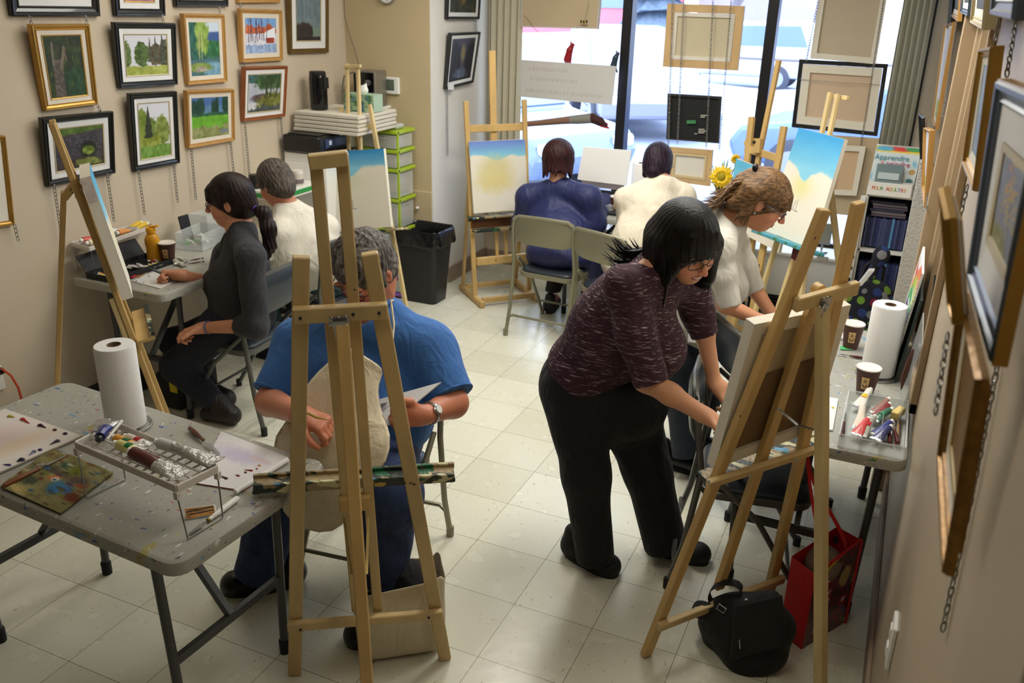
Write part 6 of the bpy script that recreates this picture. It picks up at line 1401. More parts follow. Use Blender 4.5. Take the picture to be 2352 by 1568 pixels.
# heavy-set man in the blue polo, behind the front easel
def man_blue():
    pel, chest, neck = Vector((-.66, .10, .57)), at(840, 850, y=.03), at(858, 735, y=.02)
    t = person('grey-haired man in a blue polo and apron, drawing behind the front easel', (pel.x, pel.y))
    hd = Head(at(838, 622, y=-.02), cv(-.40, .70, -.62), cv(-.02, .1, 1), 1.08)
    sR, eR, wR = at(690, 790, y=.02), at(622, 922, y=-.16), at(684, 950, y=-.43); sL, eL, wL = at(985, 800, y=.10), at(1040, 925, y=.02), at(978, 952, y=-.14)
    B = SDF(); hd.skin(B, 1.08); B.cone(hd(0, -.04, -.07), neck, .062, .066, .03).cone(neck, chest, .07, .13, .04).cone(chest, pel, .14, .14, .05)
    for s, e, w in ((sR, eR, wR), (sL, eL, wL)): B.cone(neck, s, .06, .05, .03).cone(s, e, .060, .052, .02).cone(e, w, .054, .032, .02)
    hand(B, wR, cv(.8, .25, -.2), cv(0, -.3, -1), -1, curls=(.55, .7, .8, .85), tcurl=.8, sc=1.08); hand(B, wL, cv(-.85, .35, .05), cv(-.1, .9, .1), 1, curls=(.5, .55, .6, .6), tcurl=.6, sc=1.08)
    sobj('body', B, M_skin, t, .0045, colf=lambda X: hd.col(X, (204, 130, 100), lip=(176, 96, 86), flush=.9, shadow_beard=(130, 84, 70)))
    S = SDF(); torso(S, pel, chest, neck, V3(cv(1, .1, 0)), (.24, .20), (.27, .22), (.245, .16)); S.ell(at(850, 960, y=-.04), (.22, .18, .19), None, .06)
    S.cone(neck, sR, .09, .09, .06).cone(neck, sL, .09, .09, .06); S.plane((0, 0, .44), (0, 0, -1), .01)
    SDF_k(S, sR, eR+(sR-eR)*.12, .095, .080, .05); SDF_k(S, sL, eL+(sL-eL)*.10, .095, .085, .05)
    S.ell(neck+Vector((-.03, -.05, .05)), (.075, .080, .065), None, .02, 's'); S.fn(folds(2, .004, 24, (.5, .1, .7)))
    blue = cloth('blue_polo', (58, 108, 176)); sobj('blue_polo', S, blue, t, .006)
    S = SDF()
    for q in (-1, 1): S.cone(neck+cv(q*.075, -.05, .035), neck+cv(q*.065, .085, -.035), .020, .024, .02)
    S.cone(neck+cv(-.075, -.05, .035), neck+cv(.075, -.05, .035), .022, .022, .03); S.ell(neck+Vector((-.02, -.02, .05)), (.066, .068, .085), None, .006, 's'); sobj('collar', S, blue, t, .0045)
    for e_, s_, rr in ((eR, sR, .079), (eL, sL, .084)):
        ax = (Vector(s_)-Vector(e_)).normalized(); a_, sd, u = basis(ax); c = e_+(s_-e_)*.135; MB().tube([c+sd*rr*math.cos(q)+u*rr*math.sin(q) for q in [2*PI*k/28 for k in range(28)]], .006, 6, closed=True).build('sleeve_band', blue, t, True, world=True)
    kL, aL = at(898, 1130, y=-.34), at(880, 1330, y=-.36); kR, aR = Vector((-.93, -.36, .55)), Vector((-.93, -.40, .12)); kR = at(640, 1150, y=-.30); aR = at(590, 1318, y=-.36)
    S = SDF(); S.ell((-.66, .06, .52), (.23, .20, .12), None, .05).cone((-.54, .0, .53), kL, .125, .098, .05).cone((-.78, .0, .53), kR, .125, .095, .05); SDF_k(S, kL, aL, .098, .075, .05); SDF_k(S, kR, aR, .095, .085, .05); S.fn(folds(5, .004, 18))
    sobj('blue_jeans', S, cloth('blue_jeans', (42, 62, 104), rough=.9, col2=srgb(28, 42, 78)), t, .007)
    mb = mat('black_leather', srgb(22, 20, 22), .35); h0, t0 = at(690, 1335, z=0), at(512, 1362, z=0); d = (t0-h0).normalized(); shoe(t, t0-d*.29, t0, .10, .05, mb); h0 = Vector((aL.x, aL.y, 0)); tt = at(795, 1480, z=0); d = (tt-h0).normalized(); shoe(t, tt-d*.28, tt, .10, .05, mb)
    MB().lathe([(.056, -.06), (.056, .06)], n=16, c=Vector((aL.x, aL.y, .13))).build('sock', cloth('black_sock', (20, 20, 22)), t, True, world=True)
    Hh = SDF(); hd.hairshell(Hh, .012); Hh.ell(hd(0, .01, .095), np.array((.066, .082, .035))*1.08, hd.M, .03); Hh.cone(hd(-.076, .02, .02), hd(-.08, .02, -.02), .016, .008, .02).cone(hd(.076, .02, .02), hd(.08, .02, -.02), .016, .008, .02)
    Hh.ell(hd(0, .115, -.040), np.array((.085, .070, .090))*1.08, hd.M, .012, 's')
    def g(X, D): L = hd.loc(X); return D+.003*np.sin(L[:, 0]*150+3*np.sin(L[:, 1]*60)+5*np.sin(L[:, 2]*40))*np.sin(L[:, 1]*120+L[:, 0]*60)
    Hh.fn(g); sobj('hair', Hh, hairmat('salt_pepper_hair', (128, 122, 116), (44, 40, 38), .6), t, .0035)
    glasses(t, hd, mat('wire_rim', srgb(60, 54, 52), .3, .8), w=.024, hh=.014)
    ax = (wL-eL).normalized(); a_, s_, u_ = basis(ax); c = wL-ax*.02; wt = MB().tube([c+s_*.037*math.cos(q)+u_*.037*math.sin(q) for q in [2*PI*k/24 for k in range(24)]], .0055, 8, closed=True).build('wrist_watch', M_zinc, t, True, world=True)
    f = (Vector(CAM)-c); f = (f-ax*f.dot(ax)).normalized(); M = Matrix((ax, f.cross(ax), f)).transposed()
    MB().lathe([(.001, 0), (.018, 0), (.019, .006), (.015, .010), (.001, .010)], n=20, M=M, c=c+f*.036).build('watch_case', M_zinc, wt, True, world=True); MB().lathe([(.001, .0105), (.014, .0105), (.014, .0115), (.001, .0115)], n=18, M=M, c=c+f*.036).build('dial', M_white, wt, True, world=True)
    # apron: draped sheet in front, with neck strap
    M_ap = cloth('apron_canvas', (230, 218, 190), rough=.9, bump=.2)
    def sheet(rows, name, nrm=(0, -1, 0), th=.004):
        n = len(rows[0]); vs = []; fs = []; n_ = Vector(nrm)
        for off in (0, th):
            for r in rows: vs += [Vector(p)+n_*off for p in r]
        K = len(rows)*n
        for i in range(len(rows)-1):
            for j in range(n-1): a = i*n+j; fs += [(a, a+1, a+n+1, a+n), (K+a+n, K+a+n+1, K+a+1, K+a)]
        for j in range(n-1): fs += [(j+1, j, K+j, K+j+1)]; a = (len(rows)-1)*n+j; fs += [(a, a+1, K+a+1, K+a)]
        for i in range(len(rows)-1): a = i*n; fs += [(a, a+n, K+a+n, K+a)]; a = i*n+n-1; fs += [(a+n, a, K+a, K+a+n)]
        o = MB().add(vs, fs).build(name, M_ap, None, True); md = o.modifiers.new('sub', 'SUBSURF'); md.levels = md.render_levels = 1; return o
    yb = lambda u, v, y: at(u, v, y=y)
    rows = [[yb(794, 788, -.20), yb(815, 800, -.21), yb(850, 822, -.22), yb(886, 846, -.20)], [yb(756, 830, -.22), yb(795, 840, -.25), yb(842, 856, -.24), yb(878, 868, -.22)], [yb(706, 870, -.26), yb(770, 880, -.29), yb(830, 885, -.28), yb(868, 895, -.25)], [yb(672, 940, -.31), yb(760, 945, -.33), yb(830, 950, -.33), yb(880, 955, -.28)],
            [yb(640, 985, -.36), yb(750, 1000, -.38), yb(840, 1010, -.38), yb(905, 995, -.34)], [yb(618, 1012, -.42), yb(740, 1060, -.42), yb(840, 1072, -.43), yb(895, 1060, -.40)], [yb(640, 1100, -.43), yb(730, 1150, -.44), yb(790, 1150, -.46), yb(850, 1110, -.44)], [yb(640, 1180, -.42), yb(700, 1225, -.42), yb(770, 1228, -.42), yb(800, 1190, -.44)]]
    a = sheet(rows, 'apron'); par(a, t, True)
    MB().tube([yb(884, 846, -.205), yb(900, 800, -.16), yb(905, 745, -.08), yb(898, 690, -.03), neck+cv(.07, -.07, .05), neck+cv(-.02, -.10, .05)], .004, 6).build('apron_strap', M_ap, a, True, world=True)
man_blue()
# drawing board he holds
bp = Pic(110, 70, (214, 214, 216)); bp.ell(.44, .50, .17, .26, (168, 166, 168), .25, .1); bp.ell(.33, .48, .07, .16, (120, 118, 120), .3, .4); bp.ell(.42, .72, .08, .12, (96, 94, 98), .3, .6); bp.ell(.52, .5, .05, .2, (140, 138, 140), .4, .6)
for (x0, y0, x1, y1) in ((.30, .35, .42, .8), (.42, .3, .60, .72), (.55, .78, .72, .66), (.72, .62, .80, .70), (.28, .28, .52, .22)): bp.line(x0, y0, x1, y1, .008, (80, 78, 80))
P = [at(698, 1046, y=-.40), at(893, 975, y=-.26), at(1013, 877, y=-.10), at(815, 932, y=-.22)]
P[2] = P[1]+(P[3]-P[0])*1.0+Vector((0, 0, 0)); P[2] = at(1013, 877, y=P[2].y)
t = thing('drawing_board', 'white board with a grey pencil sketch held by the man in blue', 'board', P[0][:])
n = (P[1]-P[0]).cross(P[3]-P[0]).normalized(); n = n if n.z > 0 else -n
panel('sheet', P, bp, M_vc, t, True, -n*.005, (235, 235, 235))
tag(MB().tube([at(706, 948, y=-.475), at(726, 958, y=-.475), at(754, 964, y=-.47)], [.004, .004, .001], 8).build('pencil', mat('pencil_yellow', srgb(170, 150, 60), .4), None, True), 'pencil in the right hand of the man in blue', 'pencil')
# ------------------------------------------------------------------ studio easel by the left of the window
s4 = Vector((.685, .728, 0)); g0 = at(1091, 680, z=.04)
E4 = PL(Vector((g0.x, g0.y, 0)), Vector((g0.x, g0.y, 0))+s4, 4, (-.72, .69, 0)); fr4 = Vector((.728, -.685, 0))
t = thing('studio_easel', 'tall honey-coloured studio easel on runners left of the window, beside the navy smock', 'easel', (g0.x+.14, g0.y+.15, 0))
W4 = .43; c4 = Vector((g0.x, g0.y, 0))
for k in (0, 1):
    b = c4+s4*W4*k
    MB().beam(b-fr4*.30+Vector((0, 0, .025)), b+fr4*.16+Vector((0, 0, .025)), .04, .05, bev=.008).build('runner', M_w2, t, world=True)
    top = E4(1070, 232) if k == 0 else E4(1070, 232)+s4*W4
    bar(t, 'upright', b+Vector((0, 0, .05)), top, .034, .022, E4.n, M_w2)
    bar(t, 'rear_strut', b-fr4*.26+Vector((0, 0, .05)), b+(top-b)*.60+E4.n*.02, .028, .02, s4, M_w2)
for z, w in ((.045, .04), (.30, .055)): bar(t, 'cross_rail', c4+s4*.01+Vector((0, 0, z))+fr4*(.12 if z < .1 else 0), c4+s4*(W4-.01)+Vector((0, 0, z))+fr4*(.12 if z < .1 else 0), .03, w, (0, 0, 1), M_w2)
bar(t, 'cross_rail', c4+s4*.01+Vector((0, 0, .045))-fr4*.22, c4+s4*(W4-.01)+Vector((0, 0, .045))-fr4*.22, .03, .035, (0, 0, 1), M_w2)
bar(t, 'head_rail', E4(1070, 296, .015), E4(1070, 296, .015)+s4*W4, .05, .018, E4.n, M_w2)
m0 = E4(1130, 116, .03); bar(t, 'mast', m0, m0+(E4(1072, 300)-E4(1070, 232))*3.6*1.0-E4.up*.1, .048, .02, E4.n, M_w2)
for q in (.17, .24): bar(t, 'guide_rail', c4+s4*q+Vector((0, 0, .30)), c4+s4*q+E4.up*.62, .022, .02, E4.n, M_w2)
tl = E4(1083, 500, -.03); bar(t, 'paint_tray', tl-s4*.02, tl+s4*(W4+.06), .014, .09, E4.n, M_tray); bar(t, 'tray_apron', tl-E4.up*.05+E4.n*.02, tl-E4.up*.05+E4.n*.02+s4*W4, .06, .02, E4.n, mat('dark_stained_wood', srgb(120, 76, 40), .5, var=.2, vscale=20)); bar(t, 'lower_ledge', tl-E4.up*.09-E4.n*.03, tl-E4.up*.09-E4.n*.03+s4*W4, .02, .05, E4.n, M_tray)
MB().lathe([(.004, 0), (.004, .02), (.014, .022), (.014, .036), (.001, .038)], n=12, M=basis(-s4)[0].to_track_quat('Z', 'Y').to_matrix(), c=c4+Vector((0, 0, 0))+E4.up*.60).build('tightening_knob', M_rub, t, True, world=True)
a, b = E4(1086, 489, -.035), E4(1075, 325, -.035); stretcher('canvas', 'large canvas with blue sky and yellow haze on the studio easel left of the window', [a+s4*.415, a, b, b+s4*.415], -E4.n*.02, .03, pic=sky_pic(3, (112, 138, 214), .80, (206, 200, 140), mast=False).ell(.45, .60, .24, .16, (222, 212, 160), 1.2, .6).ell(.42, .44, .28, .14, (226, 212, 150), 1.2, .6))
# ------------------------------------------------------------------ easel in front of the drawer tower
E5 = PL(Vector((-2.38, 2.30, 0)), Vector((-1.9, 2.22, 0)), 7, (0, 1, 0))
t = thing('wooden_easel', 'paint-marked wooden easel at the back left, before the printer and drawers', 'easel', (-2.13, 2.3, 0))
for nme, a, b, w in (('outer_leg', (785, 246), (752, 700), .030), ('outer_leg', (849, 240), (930, 690), .030), ('mast', (797, 146), (806, 560), .024), ('mast', (822, 148), (836, 560), .024)):
    p, q = E5(*a, .0 if nme == 'outer_leg' else -.018), E5(*b, .0 if nme == 'outer_leg' else -.018)
    if nme == 'outer_leg': q = p+(q-p)*(p.z/(p.z-q.z))
    bar(t, nme, p, q, w, .02, E5.n, M_w3)
bar(t, 'top_bar', E5(790, 152, -.03), E5(829, 152, -.03), .022, .02, E5.n, M_w3); bar(t, 'crossbar', E5(775, 294, .02), E5(860, 289, .02), .036, .02, E5.n, M_w3)
bar(t, 'rear_leg', E5(817, 292, .03), Vector((-2.16, 2.62, 0)), .03, .025, E5.e, M_w2)
bar(t, 'paint_tray', E5(722, 545, -.05), E5(932, 524, -.05), .014, .08, E5.n, M_tray)
a, b, c, d = E5(748, 534, -.06), E5(903, 520, -.06), E5(886, 341, -.06), E5(734, 350, -.06)
stretcher('canvas', 'canvas with bright blue sky strip and bare ground on the back-left easel', [b, a, d, c], -E5.n*.02, .03, pic=sky_pic(8, (44, 140, 208), .78, (218, 222, 190)))
# ------------------------------------------------------------------ easel between the window and the right table
e6 = Vector((.56, -.83, 0)); E6 = PL(Vector((.50, 2.15, 0)), Vector((.50, 2.15, 0))+e6, 10, (1, .6, 0))
t = thing('wooden_easel', 'paint-marked easel behind the grey jumper, its canvas turned to the left', 'easel', (.68, 2.1, 0))
a, b, c, d = E6(1755, 528), E6(1866, 572), E6(1940, 320), E6(1835, 293)
stretcher('canvas', 'upright canvas with blue sky fading to yellow beside the bent grey-jumper woman', [b+E6.n*.02, a+E6.n*.02, d+E6.n*.02, c+E6.n*.02], -E6.n*.02, .03, pic=sky_pic(12, (62, 160, 220), .66))
for nme, p, q, o in (('mast', (1925, 216), (1870, 480), .045), ('mast', (1907, 212), (1852, 480), .045)): bar(t, nme, E6(*p, o), E6(*q, o), .026, .022, E6.n, M_w3)
bar(t, 'top_bar', E6(1914, 222, .07), E6(1948, 226, .07), .024, .02, E6.n, M_w3)
def toground(p, q): return p+(q-p)*(p.z/(p.z-q.z))
for p, q in (((1812, 470), (1725, 745)), ((1862, 500), (1838, 700)), ((1835, 560), (1790, 700))):
    P_, Q_ = E6(*p, .03), E6(*q, .03); Q_ = toground(P_, Q_); bar(t, 'leg', P_, Q_, .03, .024, E6.n, M_w3)
bar(t, 'paint_tray', E6(1738, 530, -.03), E6(1880, 584, -.03), .02, .07, E6.n, splat(mat('turquoise_caked_wood', srgb(70, 150, 170), .5, bump=.4, bscale=60), [(srgb(60, 120, 90), 16, .55, (.4, 1, 1), 2), (srgb(180, 150, 140), 24, .64, (.4, 1, 1), 4)]))
bar(t, 'rear_leg', E6(1895, 330, .06), Vector((1.02, 2.42, 0)), .03, .026, E6.e, M_w3)
rg = MB().slab([E6(1822, 566, .0), E6(1846, 576, .0), E6(1838, 606, .0), E6(1816, 592, .0)], E6.n*.012).build('clip_rag', mat('dark_red_rag', srgb(96, 26, 36), .8, var=.3, vscale=40), t, world=True)
MB().slab([E6(1876, 588, .02), E6(1899, 590, .02), E6(1899, 598, .02), E6(1876, 600, .02)], E6.n*.01).build('metal_clamp', M_zinc, t, world=True)
# ------------------------------------------------------------------ studio easel near the middle window post
e7 = Vector((.80, -.60, 0)); E7 = PL(Vector((.15, 3.05, 0)), Vector((.15, 3.05, 0))+e7, 6, (.6, .8, 0))
t = thing('studio_easel', 'honey-coloured studio easel with a tall mast in front of the right window post', 'easel', (.28, 3.0, 0))
for p, q in (((1727, 268), (1716, 370)), ((1801, 290), (1783, 395))):
    P_, Q_ = E7(*p), E7(*q); bar(t, 'upright', P_, toground(P_, Q_), .045, .024, E7.n, M_w2)
bar(t, 'mast', E7(1789, 138, .01), E7(1738, 385, .01), .032, .024, E7.n, M_w2); bar(t, 'mast_clamp', E7(1743, 318, -.02), E7(1740, 352, -.02), .05, .03, E7.n, M_w2)
bar(t, 'head_rail', E7(1712, 340, .0), E7(1795, 366, .0), .045, .02, E7.n, M_w2)
MB().lathe([(.001, 0), (.014, .002), (.014, .018), (.001, .02)], n=10, c=E7(1733, 330, -.03)).build('tightening_knob', M_rub, t, True, world=True)
P_ = E7(1735, 520, .0); bar(t, 'guide_post', P_, toground(P_, E7(1690, 720)), .045, .03, E7.n, M_w2); MB().lathe([(.001, 0), (.016, .002), (.016, .022), (.001, .024)], n=10, c=at(1738, 615, y=2.9)).build('tightening_knob', M_rub, t, True, world=True)
for a, b in (((1742, 620), (1775, 735)), ((1700, 600), (1712, 690))): bar(t, 'side_strut', at(*a, y=2.95), at(*b, y=3.2), .026, .02, E7.n, M_w2)
for u, v, q in ((1640, 745, 0), (1640, 798, 0)): a = at(u, v, z=.02); bar(t, 'base_rail', a, a+Vector((.30, -.02, 0)), .04, .04, (0, 0, 1), M_w2)
a, b, c = E7(1690, 470, -.03), E7(1750, 386, -.03), E7(1697, 364, -.03); w7 = (b-c)*2.4
stretcher('canvas', 'canvas with pale blue sky behind the head of the grey-jumper woman', [c-E7.up*.42+w7, c-E7.up*.42, c, c+w7], -E7.n*.02, .03, pic=sky_pic(15, (96, 186, 222), .45))
# ------------------------------------------------------------------ small props: makers
M_roll = mat('paper_towel', srgb(238, 238, 236), .9, bump=.25, bscale=260); M_card = mat('cardboard_core', srgb(120, 96, 72), .9)
def roll(lab, p, h=.28, r=.062, lean=(0, 0)):
    t = thing('paper_towel_roll', lab, 'paper towels', p, 0, 'paper towel rolls'); M = Matrix.Rotation(lean[0], 3, 'X') @ Matrix.Rotation(lean[1], 3, 'Y')
    MB().lathe([(.021, .012), (r, .012), (r+.001, .02), (r+.001, h+.006), (r-.002, h+.012), (.0215, h+.012), (.021, .012)], n=40, M=M).build('roll', M_roll, t, True)
    MB().lathe([(.0205, .02), (.0213, .02), (.0213, h+.0135), (.0195, h+.0135), (.0195, .02)], n=24, M=M).build('core', M_card, t, True)
    MB().tube([(0, 0, .004), (0, 0, h+.004)], .004, 8).build('holder_rod', M_zinc, t, True)
    MB().tube([((r+.016)*math.cos(a), (r+.016)*math.sin(a), .004) for a in [2*PI*k/32 for k in range(32)]], .003, 6, closed=True).build('holder_base', M_zinc, t, True)
p = at(292, 980, z=.74); roll('paper towel roll on the paint-marked front left table', (p.x, p.y, .742))
p = at(2014, 862, z=.74); roll('paper towel roll on the right wall table between two paper cups', (p.x, p.y, .742))
p = at(1482, 480, y=3.40); roll('paper towel roll on the window table behind the plum-haired woman', (p.x-.05, 3.40, .742))
M_cup = mat('cup_brown', srgb(82, 48, 36), .5, var=.15, vscale=6); M_cupin = mat('cup_white', srgb(232, 226, 218), .5)
cp = Pic(22, 26, (216, 180, 120)); cp.rect(0, 0, 1, .04, (70, 40, 26)).rect(0, .96, 1, 1, (70, 40, 26)).rect(0, 0, .05, 1, (70, 40, 26)).rect(.95, 0, 1, 1, (70, 40, 26)); cp.ell(.5, .34, .32, .2, (84, 48, 30), .2, .2).ell(.5, .42, .26, .1, (216, 180, 120), .2, 0).line(.3, .62, .7, .66, .05, (96, 56, 34)).line(.4, .78, .62, .72, .04, (96, 56, 34)).ell(.48, .27, .14, .06, (200, 160, 100), .2)
def cup(lab, p, rz, h=.108, r0=.030, r1=.043, lid=False):
    t = thing('paper_cup', lab, 'cup', p, rz, 'brown paper coffee cups')
    MB().lathe([(r0-.002, .004), (r0, 0), (r0, .002), (r1, h-.003), (r1-.002, h-.003), (r0-.0015, .005), (.0005, .005)], n=32).build('cup_body', M_cup, t, True)
    MB().lathe([(r1-.0035, h-.03), (r1-.0022, h-.002), (r1+.0015, h-.003), (r1+.002, h), (r1+.0005, h+.002), (r1-.0035, h)], n=32).build('rim', M_cupin, t, True); MB().lathe([(.0005, .012), (r0-.003, .012), (r1-.0045, h-.02), (r1-.003, h-.002)], n=32).build('cup_lining', M_cupin, t, True)
    n = 8; R0 = lambda z: r0+(r1-r0)*z/h+.0012; o = None
    me_v = []; 
    P0 = []
    for (z) in (.030, .082):
        P0.append([(R0(z)*math.cos(a), R0(z)*math.sin(a), z) for a in (-PI/2-.36, -PI/2-.12, -PI/2+.12, -PI/2+.36)])
    for k in range(3):
        sub = Pic(7, 26, (0, 0, 0)); sub.c = cp.c[:, k*7:(k+1)*7+0][:, :7]
        panel('logo_panel' if k == 0 else 'logo_panel', [P0[0][k], P0[0][k+1], P0[1][k+1], P0[1][k]], sub, M_vc, t)
    return t
p = at(388, 603, z=.74); cup('brown paper cup behind the yellow bottle on the left wall table', (p.x, p.y, .742), R(25))
p = at(1972, 790, z=.74); cup('brown paper cup at the far side of the paper towels on the right table', (p.x-.03, p.y-.06, .742), R(0))
p = at(1985, 905, z=.74); cup('brown paper cup nearest, between the paper towels and the clear paint box', (p.x, p.y, .742), R(-8))
p = at(1414, 462, y=3.1); cup('brown paper cup on the window table beside the navy smock', (p.x, 3.12, .742), R(10))
M_foil = mat('tube_foil', srgb(206, 206, 204), .28, .75, bump=.6, bscale=70, var=.15, vscale=40); M_cap = mat('tube_cap_white', srgb(236, 236, 230), .4); M_capb = mat('tube_cap_black', srgb(24, 24, 26), .4)
def ptube(lab, cap, tail, r, body, band=None, cat='paint tube', grp='paint tubes', capm=None, foil=.35):
    """paint tube lying from cap to its crimped tail; body colour, optional pigment band"""
    cap, tail = Vector(cap), Vector(tail); ax = (tail-cap); L = ax.length; ax.normalize(); a, s, u = basis(ax); t = thing('paint_tube', lab, cat, cap[:], 0, grp); M = Matrix((s, u, a)).transposed()
    def seg(nme, z0, z1, m, n=18):
        vs = []; fs = []; K = 7
        for k in range(K):
            z = z0+(z1-z0)*k/(K-1); f = max(0, (z-.30)/.70); rx = r*(1+.8*f); ry = max(.0015, r*(1-f**1.2))
            for j in range(n): q = 2*PI*j/n; vs.append(cap+M @ Vector((rx*math.cos(q), ry*math.sin(q), .016+(L-.016)*z)))
        for k in range(K-1):
            for j in range(n): fs.append((k*n+j, k*n+(j+1) % n, (k+1)*n+(j+1) % n, (k+1)*n+j))
        fs += [tuple(reversed(range(n))), tuple((K-1)*n+j for j in range(n))]
        MB().add(vs, fs).build(nme, m, t, True, world=True)
    c1 = 1-foil
    seg('tube_body', 0, c1, mat('tube_%d_%d_%d' % body, srgb(*body), .35, coat=.3))
    if band: seg('colour_band', c1*.0+.05, c1*.0+.22, mat('band_%d_%d_%d' % band, srgb(*band), .35)) if False else MB().lathe([(r*1.01, 0), (r*1.02, L*.16)], n=18, M=M, c=cap+a*(.016+L*.30)).build('colour_band', mat('band_%d_%d_%d' % band, srgb(*band), .35), t, True, world=True)
    seg('foil_tail', c1, 1, M_foil)
    MB().lathe([(.001, 0), (r*.62, .0), (r*.66, .010), (r*.66, .016), (r*.95, .018)], n=16, M=M, c=cap).build('cap', capm or M_cap, t, True, world=True)
    return t
def knife(lab, a, b, hand=.55, m=None, name='palette_knife', cat='palette knife', r=.0065, flat=.010):
    a, b = Vector(a), Vector(b); d = b-a; t = thing(name, lab, cat, a[:]); k = a+d*hand
    MB().tube([a, a+d*.03, a+d*hand*.5, a+d*hand*.9, k], [r*.4, r*.9, r, r*.65, r*.6], 10).build('handle', m or mat('knife_handle_wood', srgb(96, 44, 28), .35), t, True, world=True)
    MB().tube([k, k+d*.03], r*.7, 8).build('ferrule', M_brass, t, True, world=True)
    MB().tube([k+d*.03, k+d*.10+Vector((0, 0, .004)), k+d*.14], .0016, 6).build('shank', M_zinc, t, True, world=True)
    ax, s, u = basis(d); MB().slab([k+d*.13-s*flat*.5, k+d*.13+s*flat*.5, b+s*flat*.25, b-s*flat*.25], u*.001).build('blade', M_zinc, t, world=True); return t
def brush(lab, a, b, col=(150, 100, 60), tip=(60, 40, 30), r=.0035, grp='paint brushes'):
    a, b = Vector(a), Vector(b); d = b-a; t = thing('paint_brush', lab, 'brush', a[:], 0, grp)
    MB().tube([a, a+d*.4, a+d*.72], [r*.5, r*1.1, r*.9], 8).build('handle', mat('brush_%d_%d_%d' % col, srgb(*col), .35), t, True, world=True); MB().tube([a+d*.72, a+d*.86], r*1.05, 8).build('ferrule', M_zinc, t, True, world=True)
    MB().tube([a+d*.86, a+d*.93, b], [r, r*1.15, r*.3], 8).build('bristles', mat('bristle_%d_%d_%d' % tip, srgb(*tip), .8), t, True, world=True); return t
def dab(parent, p, r, col, tail=None):
    S = MB(); p = Vector(p); S.ell(p, (r, r*.75, r*.35), n=12, m=7)
    if tail is not None: S.tube([p, (p+Vector(tail))/2, Vector(tail)], [r*.6, r*.35, r*.08], 7)
    return S.build('paint_dab', mat('oil_%d_%d_%d' % col, srgb(*col), .18, coat=.4), parent, True, world=True)
# ------------------------------------------------------------------ on the front left table
Z = .7415
Zt = lambda u, v, z=Z: at(u, v, z=z)
t = thing('palette', 'large white palette with dabs of yellow, red, purple and blue paint at the left edge', 'palette', tuple(Zt(60, 1000))); pc = Pic(60, 60, (226, 220, 214)); pc.ell(.45, .55, .4, .18, (226, 206, 204), 1.2, .4).ell(.5, .3, .4, .1, (230, 208, 184), 1.2, .4)
P = [Zt(-20, 1092, .75), Zt(188, 1000, .75), Zt(12, 938, .75), Zt(-190, 1020, .75)]; panel('palette_board', P, pc, M_vcg, t, True, (0, 0, -.006), (180, 172, 160))
for u, v, r, c, tl in ((22, 955, .009, (206, 186, 40), (34, 958)), (52, 962, .010, (200, 40, 50), (68, 972)), (92, 976, .010, (70, 12, 40), (106, 982)), (126, 986, .008, (84, 36, 34), None), (150, 995, .009, (30, 14, 22), None), (132, 1012, .010, (14, 18, 36), (114, 1021)), (92, 1032, .008, (38, 34, 110), None), (78, 1036, .008, (34, 30, 100), (66, 1046)), (50, 1055, .012, (26, 22, 56), (38, 1060)), (22, 1067, .006, (50, 44, 150), (6, 1066))): dab(t, Zt(u, v, .752), r, c, Zt(*tl, z=.7515) if tl else None)
# stained rag hanging over the table edge
S_ = []; nx, ny = 26, 20; c0, c1, c2, c3 = Zt(0, 1120, .744), Zt(140, 1182, .744), Zt(262, 1088, .744), Zt(120, 1030, .744)
rg = Pic(nx*3, ny*3, (138, 130, 84)); rg.put((fbm(rg.u*9, rg.v*12, 3)-.45)*3, (112, 104, 62), var=24); 
for (x, y, rx, ry, c) in ((.45, .52, .10, .07, (206, 110, 60)), (.5, .48, .05, .05, (226, 214, 190)), (.62, .36, .10, .13, (58, 118, 160)), (.75, .38, .08, .10, (70, 110, 160)), (.9, .3, .12, .08, (120, 60, 34)), (.25, .3, .1, .08, (60, 66, 44)), (.6, .75, .12, .09, (116, 122, 30)), (.42, .8, .08, .06, (50, 80, 50)), (.75, .62, .14, .08, (86, 70, 60)), (.3, .62, .16, .08, (84, 78, 60)), (.2, .1, .2, .06, (170, 150, 90)), (.85, .55, .08, .05, (150, 80, 40))): rg.ell(x, y, rx, ry, c, .8, .9, seed=int(x*97))
rnd = random.Random(6)
for k in range(46): rg.ell(rnd.random(), rnd.random(), rnd.uniform(.02, .07), rnd.uniform(.012, .035), rnd.choice(((60, 70, 40), (96, 84, 50), (50, 90, 130), (150, 140, 90), (120, 70, 40), (84, 60, 76), (110, 120, 40), (170, 160, 130), (40, 50, 44))), .9, 1.0, seed=k)
cc = np.clip(rg.c/255, 0, 1); cc = np.where(cc <= .04045, cc/12.92, ((cc+.055)/1.055)**2.4)
vs = []; NX, NY = nx*3, ny*3; yE = c0.y
for off in (0, .004):
    for j in range(NY+1):
        for i in range(NX+1):
            s, q = i/NX, j/NY; p = (c0*(1-s)+c1*s)*(1-q)+(c3*(1-s)+c2*s)*q; p = p.copy(); p.z = .7435+off+.0025*math.sin(s*15+q*9)*math.sin(q*13)+.002
            edge = -1.052-.0612*(p.x+1.055)  # near edge of the tabletop
            if p.y < edge: d_ = edge-p.y; p.z -= d_*1.25; p.y += d_*.35
            vs.append(tuple(p))
K = (NX+1)*(NY+1); fs = [(j*(NX+1)+i, j*(NX+1)+i+1, (j+1)*(NX+1)+i+1, (j+1)*(NX+1)+i) for j in range(NY) for i in range(NX)]; f2 = [(K+a, K+b, K+c, K+d) for a, b, c, d in fs]
